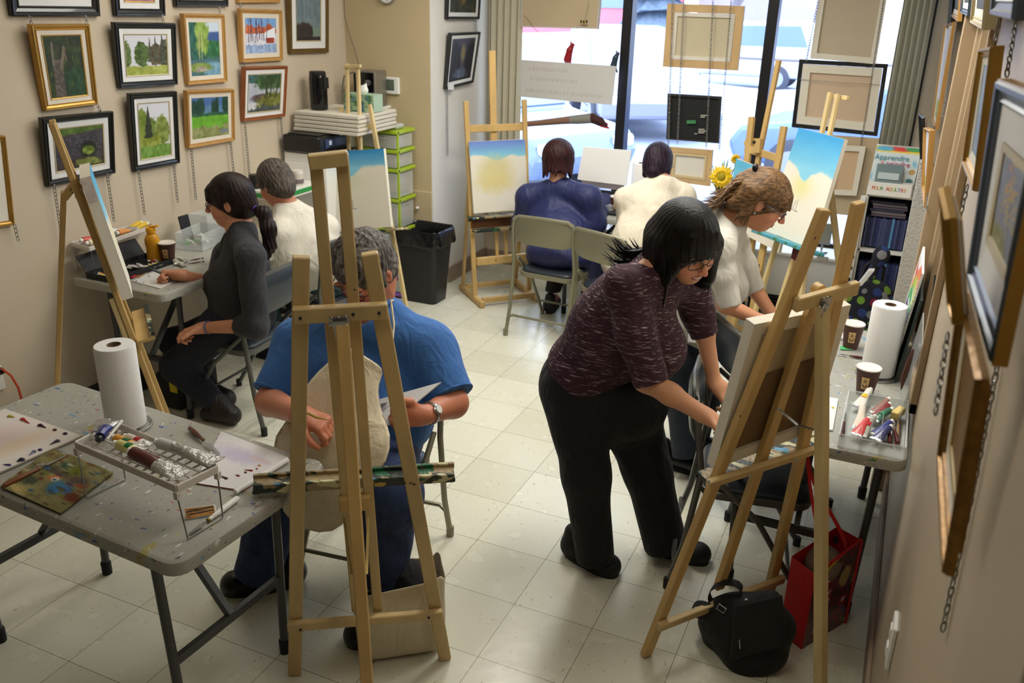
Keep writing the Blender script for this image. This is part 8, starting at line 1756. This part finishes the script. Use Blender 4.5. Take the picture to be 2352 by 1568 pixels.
tag(MB().tube([(at(1735, 535, y=3.5).x, 3.5, .0), (at(1735, 535, y=3.5).x, 3.5, .74)], .012, 8).build('stand_post', M_zinc), 'thin post under the cobalt blue container', 'post')
# ------------------------------------------------------------------ bookshelf in the right corner with discs, display box, bags
sx0, sx1, sy0, sy1, sh = .86, 1.13, 3.42, 3.70, .985
t = thing('disc_shelf', 'tall white-edged black shelf packed with disc cases in the right corner', 'shelf', (1.0, 3.56, 0)); w = sx1-sx0; d = sy1-sy0
for x in (-w/2, w/2): MB().box((x, 0, sh/2), (.018, d, sh)).build('side_panel', M_white, t)
MB().box((0, d/2, sh/2), (w, .01, sh)).build('back_panel', M_black, t)
for z in (.03, .33, .62, sh-.009): MB().box((0, 0, z), (w, d, .018)).build('shelf_board', M_white, t)
MB().box((0, .01, .5), (w-.03, d-.03, .9)).build('inner_lining', M_black, t) if False else None
rnd = random.Random(9); cols = ((44, 48, 84), (60, 66, 104), (40, 44, 70), (74, 80, 120), (50, 60, 110), (90, 150, 190))
for row, z in enumerate((.642, .352)):
    n = 17
    for k in range(n):
        c = cols[rnd.randrange(5)] if k != 11 else cols[5]; h = .19*rnd.uniform(.96, 1); x = 1.0-w/2+.016+(w-.032)*(k+.5)/n; o = MB().box((x, 3.56-.04, z+h/2), ((w-.036)/n*.9, .14, h)).build('disc_case', mat('case_%d' % c[0], srgb(*c), .3)); tag(o, 'dark blue disc case standing in the %s row of the corner shelf' % ('upper', 'lower')[row] if c != cols[5] else 'pale blue disc case in the %s row of the corner shelf' % ('upper', 'lower')[row], 'disc case', 'disc cases on the corner shelf')
for k in range(6): o = MB().box((1.0+rnd.uniform(-.01, .01), 3.52, .838+.0165*k+.008), (.20, .14, .013)).build('disc_case', mat('case_flat_%d' % (k % 3), srgb(*((90, 84, 100), (120, 112, 120), (60, 62, 84))[k % 3]), .3)); tag(o, 'disc case lying flat in the pile on the top shelf, %s' % ('lowest', 'second from below', 'third from below', 'fourth from below', 'fifth from below', 'topmost')[k], 'disc case', 'disc cases lying flat')
# lettered banner on its side
t = thing('side_banner', 'white banner with dark lettering down the left side of the corner shelf', 'banner', (sx0-.016, 3.42, .5)); MB().box((0, 0, 0), (.008, .06, .92)).build('banner_sheet', M_white, t)
def text(s, size, M, m, parent, name='lettering', world=False, ext=.0008):
    cu = bpy.data.curves.new(name, 'FONT'); cu.body = s; cu.size = size; cu.extrude = ext; cu.align_x = 'CENTER'; cu.align_y = 'CENTER'
    tmp = bpy.data.objects.new('tmp', cu); COL.objects.link(tmp); bpy.context.view_layer.update(); me = bpy.data.meshes.new_from_object(tmp.evaluated_get(bpy.context.evaluated_depsgraph_get())); bpy.data.objects.remove(tmp)
    me.transform(M); me.materials.append(m); o = bpy.data.objects.new(name, me); COL.objects.link(o); par(o, parent, world); return o
M_ink = mat('dark_ink', srgb(40, 38, 44), .6)
text('Yo', .07, Matrix.Translation((-.0, -.0315, .40)) @ Matrix.Rotation(R(90), 4, 'X') @ Matrix.Rotation(R(90), 4, 'Z') @ Matrix.Scale(.6, 4), M_ink, t)
for k in range(9): MB().box((-.0, -.0312, .30-.075*k), (.016, .001, .022)).build('faded_print', M_ink, t)
MB().box((0, -.0, .0), (.03, .062, .921), bev=.001).build('banner_edge', M_white, t)
# display box of discs on top
t = thing('display_box', 'white cardboard display box with rainbow lettering on top of the corner shelf', 'display box', (.985, 3.50, sh)); MB().slab([(-.13, -.05, 0), (.13, -.05, 0), (.14, .02, .28), (-.12, .02, .28)], (0, .06, 0)).build('back_card', M_white, t); MB().box((0, -.09, .04), (.25, .09, .08), bev=.002).build('tray_front', M_white, t)
pc = Pic(60, 60, (214, 226, 230)); pc.band(.88, 1.1, (240, 210, 60)).ell(.55, .96, .3, .05, (220, 60, 60), .4).ell(.85, .97, .2, .05, (60, 160, 90), .4).ell(.2, .95, .2, .05, (90, 180, 220), .4).put((fbm(pc.u*6, pc.v*6, 5)-.62)*5, (120, 190, 220)).ell(.9, .5, .07, .06, (190, 150, 90), .3).ell(.88, .3, .08, .06, (60, 110, 120), .4, .6)
panel('printed_card', [(-.128, -.052, .0), (.128, -.052, .0), (.138, .018, .28), (-.118, .018, .28)], pc, M_vc, t)
for i, (s, c, x, z) in enumerate((('Apprendre', (60, 150, 170), -.02, .215), ('à', (220, 90, 60), -.07, .180), ('peindre', (190, 80, 130), .02, .180))): text(s, .045, Matrix.Translation((x, -.060+.07*z/.28+.002, z)) @ Matrix.Rotation(R(76), 4, 'X'), mat('print_%d' % i, srgb(*c), .6), t)
for i, ch in enumerate('POUR ADULTES'): text(ch, .030, Matrix.Translation((-.095+.0165*i, -.1365, .045)) @ Matrix.Rotation(R(90), 4, 'X'), mat('rainbow_%d' % (i % 5), srgb(*((220, 60, 60), (230, 140, 40), (210, 190, 40), (60, 160, 90), (60, 110, 190))[i % 5]), .6), t)
for k in range(4): d_ = MB().box((-.02, -.105+.02*k, .10+.004*k), (.15, .012, .135), Matrix.Rotation(R(-14), 3, 'X')).build('disc_case', mat('case_grey', srgb(110, 130, 136), .3)); tag(d_, 'disc case standing in the white display box, %s' % ('front one', 'second from the front', 'third from the front', 'rear one')[k], 'disc case', 'disc cases in the display box')
o = MB().box((-.02, -.1135, .12), (.12, .002, .04), Matrix.Rotation(R(-14), 3, 'X')).build('case_label', mat('pale_print', srgb(180, 196, 200), .5)); 
for ob in list(bpy.data.objects):
    if ob.name.startswith('disc_case') and ob.get('group') == 'disc cases in the display box': ob.location = Vector((.985, 3.50, sh))
par(o, [ob for ob in bpy.data.objects if ob.get('group') == 'disc cases in the display box'][0])
# dotted backpack in front of the shelf
def dots_mat():
    m = mat('dotted_cloth', srgb(26, 28, 44), .9); n, l = nm(m); tc = n.new('ShaderNodeTexCoord'); v = n.new('ShaderNodeTexVoronoi'); v.inputs['Scale'].default_value = 15; v.inputs['Randomness'].default_value = .45; l.new(tc.outputs['Object'], v.inputs['Vector'])
    r = n.new('ShaderNodeMath'); r.operation = 'LESS_THAN'; r.inputs[1].default_value = .42; l.new(v.outputs['Distance'], r.inputs[0]); cr = n.new('ShaderNodeValToRGB'); cr.color_ramp.interpolation = 'CONSTANT'; e = cr.color_ramp.elements; e[0].color = (*srgb(110, 150, 50), 1); e[1].position = .35; e[1].color = (*srgb(130, 130, 136), 1)
    for p, c in ((.5, (170, 170, 50)), (.65, (130, 30, 60)), (.8, (40, 60, 120))): q = e.new(p); q.color = (*srgb(*c), 1)
    sp = n.new('ShaderNodeSeparateColor'); l.new(v.outputs['Color'], sp.inputs[0]); l.new(sp.outputs[0], cr.inputs[0]); mx = n.new('ShaderNodeMixRGB'); l.new(r.outputs[0], mx.inputs[0]); mx.inputs[1].default_value = (*srgb(26, 28, 44), 1); l.new(cr.outputs[0], mx.inputs[2]); l.new(mx.outputs[0], n['Principled BSDF'].inputs['Base Color']); return m
M_dot = dots_mat(); c = Vector((.98, 3.13, 0)); t = thing('backpack', 'dark backpack with green, grey and yellow dots in front of the corner shelf', 'bag', c[:]); S = SDF(); S.ell(c+Vector((0, 0, .22)), (.17, .13, .22), None, .05).ell(c+Vector((.02, -.02, .40)), (.13, .11, .13), None, .06).ell(c+Vector((-.05, -.08, .16)), (.11, .08, .12), None, .05); S.fn(folds(3, .006, 22)); S.plane((0, 0, .005), (0, 0, -1)); sobj('bag_body', S, M_dot, t, .009)
MB().tube([c+Vector((-.06, -.02, .50)), c+Vector((-.05, -.03, .60)), c+Vector((0, 0, .66)), c+Vector((.06, 0, .60)), c+Vector((.06, .02, .48))], .010, 8).build('strap', M_rub, t, True, world=True); S = SDF(); S.ell(c+Vector((.03, -.02, .68)), (.05, .04, .06), None, .03).cone(c+Vector((.02, -.02, .66)), c+Vector((0, -.03, .52)), .03, .012, .03); sobj('flap', S, M_dot, t, .007)
tag(MB().slab([at(1964, 662, y=2.98), at(1980, 655, y=2.98), at(2008, 622, y=2.98), at(1995, 622, y=2.98)], (0, .02, .01)).build('white_paper', M_white), 'crumpled strip of white paper tucked by the dotted backpack', 'paper')
# ------------------------------------------------------------------ right wall table
ZT = .7415; Zr = lambda u, v, z=ZT: at(u, v, z=z)
bc = Vector((1.095, .525, ZT)); bt = clearbox('clear compartment box full of paint tubes and brushes on the right table', bc, (.20, .38, .045), R(0), 'compartment_box', div=(-.18, .12, ))
zq = .775
for lab, a, b, r, c, bnd in (('white and yellow tube leaning against the nearest paper cup', (2000, 893), (1968, 935), .0125, (226, 222, 214), (230, 190, 40)), ('cream tube at the left of the clear box', (1982, 930), (1972, 985), .012, (226, 214, 196), None), ('red-tailed white tube in the clear box', (1996, 960), (1965, 1000), .0125, (214, 60, 60), None), ('grey and red tube in the clear box', (2010, 955), (1975, 1000), .012, (170, 172, 160), (200, 30, 50)), ('brown and silver tube across the clear box', (2042, 915), (2005, 950), .011, (150, 110, 100), None), ('dark red tube across the clear box', (2044, 926), (2008, 960), .011, (130, 30, 36), None), ('green tube across the clear box', (2050, 938), (2005, 965), .0115, (30, 96, 70), (60, 140, 100)), ('blue tube lying in the clear box', (2050, 966), (2008, 1000), .0115, (40, 48, 130), None), ('dark blue tube lying nearest in the clear box', (2048, 978), (2010, 1010), .012, (30, 34, 100), None)):
    A_, B_ = Zr(*a, z=zq+.012), Zr(*b, z=zq-.008)
    for q in (A_, B_): q.x = min(q.x, 1.185)
    ptube(lab, A_, B_, r, c, bnd, grp='tubes in the clear box', foil=.12)
for k, (a, b) in enumerate((((2058, 940), (2048, 1015)), ((2064, 938), (2062, 1020)), ((2054, 960), (2056, 1025)), ((2068, 950), (2068, 1010)))): 
    A_, B_ = Zr(*b, z=.752), Zr(*a, z=.758+.003*k); A_.x = min(A_.x, 1.18); B_.x = min(B_.x, 1.18); brush('brush lying in the middle of the clear box, %s' % ('dark brown one', 'tan one', 'reddish one', 'thin dark one')[k], A_, B_, ((80, 46, 34), (170, 130, 80), (110, 50, 36), (60, 40, 34))[k], r=.003, grp='brushes in the clear box')
tag(MB().box(Vector((1.165, .62, .775)), (.025, .07, .028), Matrix.Rotation(R(-20), 3, 'Z'), bev=.003).build('wood_block', mat('pale_block', srgb(220, 196, 120), .6)), 'pale yellow wooden block in the clear box', 'block')
knife('dark red handled palette knife in the clear box by the wall', Vector((1.175, .40, .765)), Vector((1.150, .53, .775)), .6, mat('knife_handle_cherry', srgb(80, 26, 24), .3), r=.008)
knife('second red-handled palette knife in the clear box', Vector((1.150, .40, .760)), Vector((1.140, .52, .770)), .6, MATS['knife_handle_cherry'], r=.008)
knife('cherry-handled palette knife lying between easel and clear box', Zr(1934, 1000, .748), Zr(1942, 948, .748), .55, MATS['knife_handle_cherry'], r=.0075)
knife('brown knife lying near the far paper cup', Zr(1985, 822, .748), Zr(1920, 812, .748), .5, MATS['knife_handle_cherry'], r=.006)
tag(MB().slab([Zr(1930, 795, .743), Zr(1958, 798, .743), Zr(1958, 804, .743), Zr(1930, 803, .743)], (0, 0, .002)).build('green_strip', mat('green_strip', srgb(80, 180, 110), .5)), 'flat green strip on the right table by the far cup', 'strip')
t = thing('palette', 'white palette with a yellow dab peeking out behind the rear leg of the right easel', 'palette', tuple(Zr(1905, 960))); MB().slab([Zr(1880, 985, .742), Zr(1912, 990, .742), Zr(1925, 918, .742), Zr(1890, 912, .742)], (0, 0, .005)).build('palette_board', mat('palette_white', srgb(232, 230, 226), .3), t, world=True); dab(t, Zr(1913, 935, .749), .006, (216, 206, 40))
t = thing('sketch_pad', 'white pad with red binding at the far end of the right table', 'pad', tuple(Zr(1930, 740))); MB().slab([Zr(1905, 778, .742), Zr(1940, 782, .742), Zr(1945, 735, .742), Zr(1915, 732, .742)], (0, 0, .01)).build('pages', M_white, t, world=True)
t = thing('eyeglasses', 'folded glasses with dark frames lying by the paper towels', 'glasses', tuple(Zr(2065, 800))); p = Zr(2062, 800, .75)
for q in (-.02, .02): MB().tube([p+Vector((q+.016*math.cos(a), .012*math.sin(a), 0)) for a in [2*PI*k/14 for k in range(14)]], .0015, 5, closed=True).build('rim', M_rub, t, True, world=True)
ptube('small dark red tube by the glasses on the right table', Zr(2066, 815, .752), Zr(2060, 780, .75), .008, (90, 24, 30), grp='tubes on the right table', foil=.5)
# boards leaning against the wall behind the table: rainbow pad, dark pads, plastic sleeve
rb = Pic(50, 80, (230, 232, 230)); 
for k, c in enumerate(((200, 70, 40), (220, 120, 50), (170, 190, 60), (70, 160, 90), (70, 50, 120), (60, 80, 160))): rb.put(np.clip(1-np.abs((rb.v-.9+.95*rb.u*.0)+.15*k-.25*rb.u*(k*.35)+.10*np.sin(rb.u*5+k))/.085, 0, 1)*1.6*(rb.u > .08), c)
rb.line(.5, .2, .75, .7, .03, (240, 240, 240))
def lean(lab, y0, y1, z1, xb, xt, name, pic=None, m=None, th=.008, cat='board'):
    t = thing(name, lab, cat, (xb, y0, .742)); P = [(xb, y1, .742), (xb, y0, .742), (xt, y0, z1), (xt, y1, z1)]
    if pic is not None: panel('cover', P, pic, M_vc, t, True, (th, 0, 0))
    else: MB().slab(P, (th, 0, 0)).build('board', m, t, world=True)
    return t
t = lean('pad with a rainbow swirl cover leaning against the mirror', 1.02, 1.44, 1.17, 1.125, 1.165, 'rainbow_pad', rb, cat='pad')
for k in range(24): z = .76+.40*k/24; MB().tube([(1.125+.04*(z-.742)/.43+.006*math.cos(a), 1.02+.004*math.sin(a), z) for a in [2*PI*j/8 for j in range(8)]], .001, 4, closed=True).build('spiral_loop', M_zinc, t, True, world=True)
lean('dark green pad leaning behind the rainbow pad', .98, 1.36, 1.08, 1.145, 1.178, 'dark_pad', None, mat('dark_green_cover', srgb(34, 52, 48), .5), cat='pad')
t = lean('translucent plastic sleeve holding a dark flat brush against the right wall', .56, .90, 1.06, 1.165, 1.19, 'plastic_sleeve', None, M_clear, .004, cat='sleeve')
b_ = MB().tube([(1.163, .70, .83), (1.166, .72, .88), (1.172, .74, .93), (1.178, .75, .97)], [.002, .010, .009, .003], 8).build('flat_brush', mat('dark_wood_brush', srgb(70, 34, 24), .4), None, True); tag(b_, 'dark wooden brush inside the plastic sleeve on the right', 'brush')
tag(MB().box((1.14, 2.2, .70), (.07, .06, 1.40), bev=.003).build('tall_roll_pack', mat('silvery_plastic', srgb(196, 196, 192), .25, .2, bump=.6, bscale=90)), 'tall silvery wrapped roll standing against the right wall before the tan board', 'roll')
# ------------------------------------------------------------------ bags on the floor
p = at(905, 1500, z=0); t = thing('tote_bag', 'natural canvas tote bag with black cloth inside, on the floor by the front easel', 'bag', (p.x, p.y+.06, 0)); tc_ = Vector((-.265, -.37, 0)); rows = []
vs = []; fs = []; n = 6; rnd = random.Random(2); sc = [(.26, .13, .04, .0, 0), (.29, .16, .05, .03, .004), (.305, .175, .055, .13, .008), (.30, .165, .05, .23, .01), (.305, .17, .05, .31, .012), (.298, .162, .05, .312, .012), (.26, .14, .05, .18, .006), (.22, .10, .04, .06, 0)]
Mz = Matrix.Rotation(R(38), 3, 'Z')
for (w, d, r, z, j) in sc:
    o = rrect(w, d, r, n); k = len(o)
    for i, q in enumerate(o): v = Mz @ Vector((q[0], q[1], z+(.02*math.sin(i*.9) if z > .25 else 0))); vs.append((tc_.x+v.x+rnd.uniform(-j, j)*.5, tc_.y+v.y+rnd.uniform(-j, j)*.5, max(0, v.z)))
for i in range(len(sc)-1):
    for j in range(k): fs.append((i*k+j, i*k+(j+1) % k, (i+1)*k+(j+1) % k, (i+1)*k+j))
fs += [tuple(reversed(range(k))), tuple((len(sc)-1)*k+j for j in range(k))]
o = MB().add(vs, fs).build('bag_body', cloth('tote_canvas', (214, 202, 176), rough=.9), t, True, world=True); md = o.modifiers.new('s', 'SUBSURF'); md.levels = md.render_levels = 2
hx = [at(868, 1380, y=-.40), at(874, 1320, y=-.42), at(890, 1300, y=-.40), at(920, 1305, y=-.36)]; 
for a, b in zip(hx[:-1], hx[1:]): pass
MB().beam(hx[0], hx[1], .022, .003, (1, .2, 0)).build('handle', MATS['tote_canvas'], t, world=True); S = SDF(); cc_ = tc_+Vector((.01, .02, .26)); S.ell(cc_, (.09, .055, .05), None, .03).ell(cc_+Vector((.02, .02, .02)), (.06, .045, .04), None, .03); S.fn(folds(3, .006, 40)); o = sobj('black_cloth', S, cloth('black_cloth', (18, 18, 20)), None, .006); tag(o, 'black garment stuffed in the canvas tote bag', 'garment')
# black handbag
hc = at(1725, 1532, z=0)+Vector((.02, .05, 0)); t = thing('handbag', 'soft black handbag with a buckle strap on the floor under the right easel', 'bag', hc[:]); M_bag = cloth('handbag_black', (13, 13, 15), rough=.75, sheen=.05, bump=.1)
F_ = lambda u, v, d=0: at(u, v, y=hc.y+d)
S = SDF(); S.cone(F_(1715, 1470), F_(1775, 1440), .088, .075, .06).cone(F_(1710, 1515, -.03), F_(1765, 1500, -.02), .070, .065, .05).cone(F_(1635, 1430, .02), F_(1650, 1480, .02), .052, .05, .05).cone(F_(1650, 1400, .02), F_(1770, 1375, .02), .035, .035, .05).ell(F_(1700, 1440, 0), (.10, .07, .10), None, .06); S.plane((0, 0, .003), (0, 0, -1)); S.fn(folds(6, .004, 26, (1, 0, .5))); sobj('bag_body', S, M_bag, t, .007)
fp = [F_(1685, 1372, -.085), F_(1800, 1345, -.075), F_(1815, 1440, -.10), F_(1792, 1498, -.10), F_(1680, 1530, -.115), F_(1682, 1450, -.115)]
MB().slab([F_(1686, 1395, -.085), F_(1796, 1368, -.075), F_(1808, 1480, -.10), F_(1676, 1520, -.115)], (0, .012, 0)).build('flap', M_bag, t, world=True, bevel=.006)
def strap(pts, w, nme, m, up=(0, 1, 0)):
    vs = []; fs = []; pts = [Vector(p) for p in pts]; K = len(pts)
    for i, p in enumerate(pts):
        d = (pts[min(i+1, K-1)]-pts[max(i-1, 0)]).normalized(); s_ = d.cross(Vector(up)); n_ = Vector(up)
        for a in (-1, 1):
            for b in (-1, 1): vs.append(p+n_*w/2*a+s_*.0015*b)
    for i in range(K-1):
        k = i*4; fs += [(k, k+4, k+5, k+1), (k+1, k+5, k+7, k+3), (k+3, k+7, k+6, k+2), (k+2, k+6, k+4, k)]
    fs += [(0, 1, 3, 2), (K*4-4, K*4-2, K*4-1, K*4-3)]; o = MB().add(vs, fs).build(nme, m, t, True, world=True); md = o.modifiers.new('s', 'SUBSURF'); md.levels = md.render_levels = 2; return o
strap([F_(1648, 1395, .0), F_(1626, 1375, .0), F_(1630, 1350, .01), F_(1662, 1336, .02), F_(1692, 1336, .02), F_(1710, 1356, .02), F_(1690, 1375, .0), F_(1650, 1382, -.02)], .030, 'strap', M_bag, (.1, 1, .35)); strap([F_(1645, 1400, -.02), F_(1610, 1382, -.03), F_(1588, 1388, -.03), F_(1590, 1410, -.03), F_(1620, 1417, -.03), F_(1655, 1402, -.03)], .028, 'strap_end', M_bag, (.1, 1, .35))
b0 = [F_(1652, 1386, -.05), F_(1668, 1398, -.05), F_(1662, 1408, -.05), F_(1646, 1397, -.05)]; MB().tube(b0, .0025, 6, closed=True).build('buckle', M_zinc, t, True, world=True); MB().beam(F_(1699, 1468, -.115), F_(1700, 1488, -.115), .008, .003).build('zip_pull', M_zinc, t, world=True)
MB().ell(F_(1714, 1378, -.04), (.008, .005, .006)).build('zip_end', M_zinc, t, True, world=True)
# red shopping bag
rc = Vector((1.02, .36, 0)); t = thing('shopping_bag', 'red printed shopping bag with white letter patches on the floor under the right table', 'bag', rc[:])
pb = Pic(50, 60, (90, 40, 40)); pb.put((fbm(pb.u*6, pb.v*5, 3)-.5)*5, (150, 40, 44)); pb.put((fbm(pb.u*5, pb.v*7, 13)-.56)*6, (120, 130, 60)); pb.put((fbm(pb.u*7, pb.v*5, 23)-.60)*6, (90, 56, 96)); pb.put((fbm(pb.u*6, pb.v*8, 33)-.64)*7, (36, 30, 36)); pb.ell(.3, .22, .10, .12, (214, 206, 170), .2, .2).ell(.75, .66, .12, .12, (200, 170, 110), .3, .4).line(.05, .86, .5, .98, .04, (220, 190, 60))
pb.rect(.24, .70, .50, .86, (170, 26, 34)).rect(.30, .735, .44, .835, (236, 230, 230)).rect(.335, .76, .405, .81, (170, 26, 34)).rect(.26, .46, .5, .62, (150, 24, 30)).line(.28, .48, .46, .60, .026, (240, 236, 236), .9).line(.28, .60, .46, .48, .026, (240, 236, 236), .9).rect(.72, .30, .90, .42, (170, 26, 34)).rect(.77, .33, .86, .39, (236, 230, 230))
A0, B0 = Vector((1.0, .215, 0)), Vector((1.125, .43, 0)); dp = Vector((-.085, .06, 0)); H_ = .35; hv = Vector((0, 0, H_)); M_red = mat('red_bag_fabric', srgb(196, 24, 30), .5, bump=.3, bscale=30)
panel('printed_front', [A0, B0, B0+hv*1.02, A0+hv*.90], pb, M_vcg, t, True, dp.normalized()*.002, (190, 30, 34))
MB().slab([A0, A0+dp, A0+dp+hv*.92, A0+hv*.90], (.002, 0, 0)).build('side_gusset', M_red, t, world=True); MB().slab([B0, B0+dp, B0+dp+hv, B0+hv*1.02], (.002, 0, 0)).build('side_gusset', M_red, t, world=True); MB().slab([A0+dp, B0+dp, B0+dp+hv, A0+dp+hv*.92], (0, .002, 0)).build('back_panel', M_red, t, world=True); MB().slab([A0, B0, B0+dp, A0+dp], (0, 0, .003)).build('base', M_red, t, world=True)
MB().beam(A0+hv*.90, B0+hv*1.02, .004, .012).build('top_binding', M_red, t, world=True); MB().beam(B0-dp*.01, B0+hv*1.02-dp*.01, .004, .012, (1, 0, 0)).build('side_binding', M_red, t, world=True)
S = SDF(); S.ell((A0+B0+dp)/2+Vector((0, 0, .27)), (.06, .075, .06), None, .03); S.fn(folds(7, .006, 35)); o = sobj('brown_paper', S, cloth('brown_tissue', (130, 112, 98)), None, .007); tag(o, 'crumpled brown paper inside the red shopping bag', 'paper')
top_ = Vector((.90, .34, .70)); strap([A0+(B0-A0)*.25+hv*.93, (A0+(B0-A0)*.20+hv*.93)*.6+top_*.4+Vector((-.01, 0, 0)), top_], .026, 'handle', M_red, (.3, .9, 0)); strap([A0+(B0-A0)*.68+hv*.97, A0+(B0-A0)*.50+hv*1.25, top_+Vector((.02, 0, -.10)), top_+Vector((.01, 0, .0))], .026, 'handle', M_red, (.3, .9, 0))
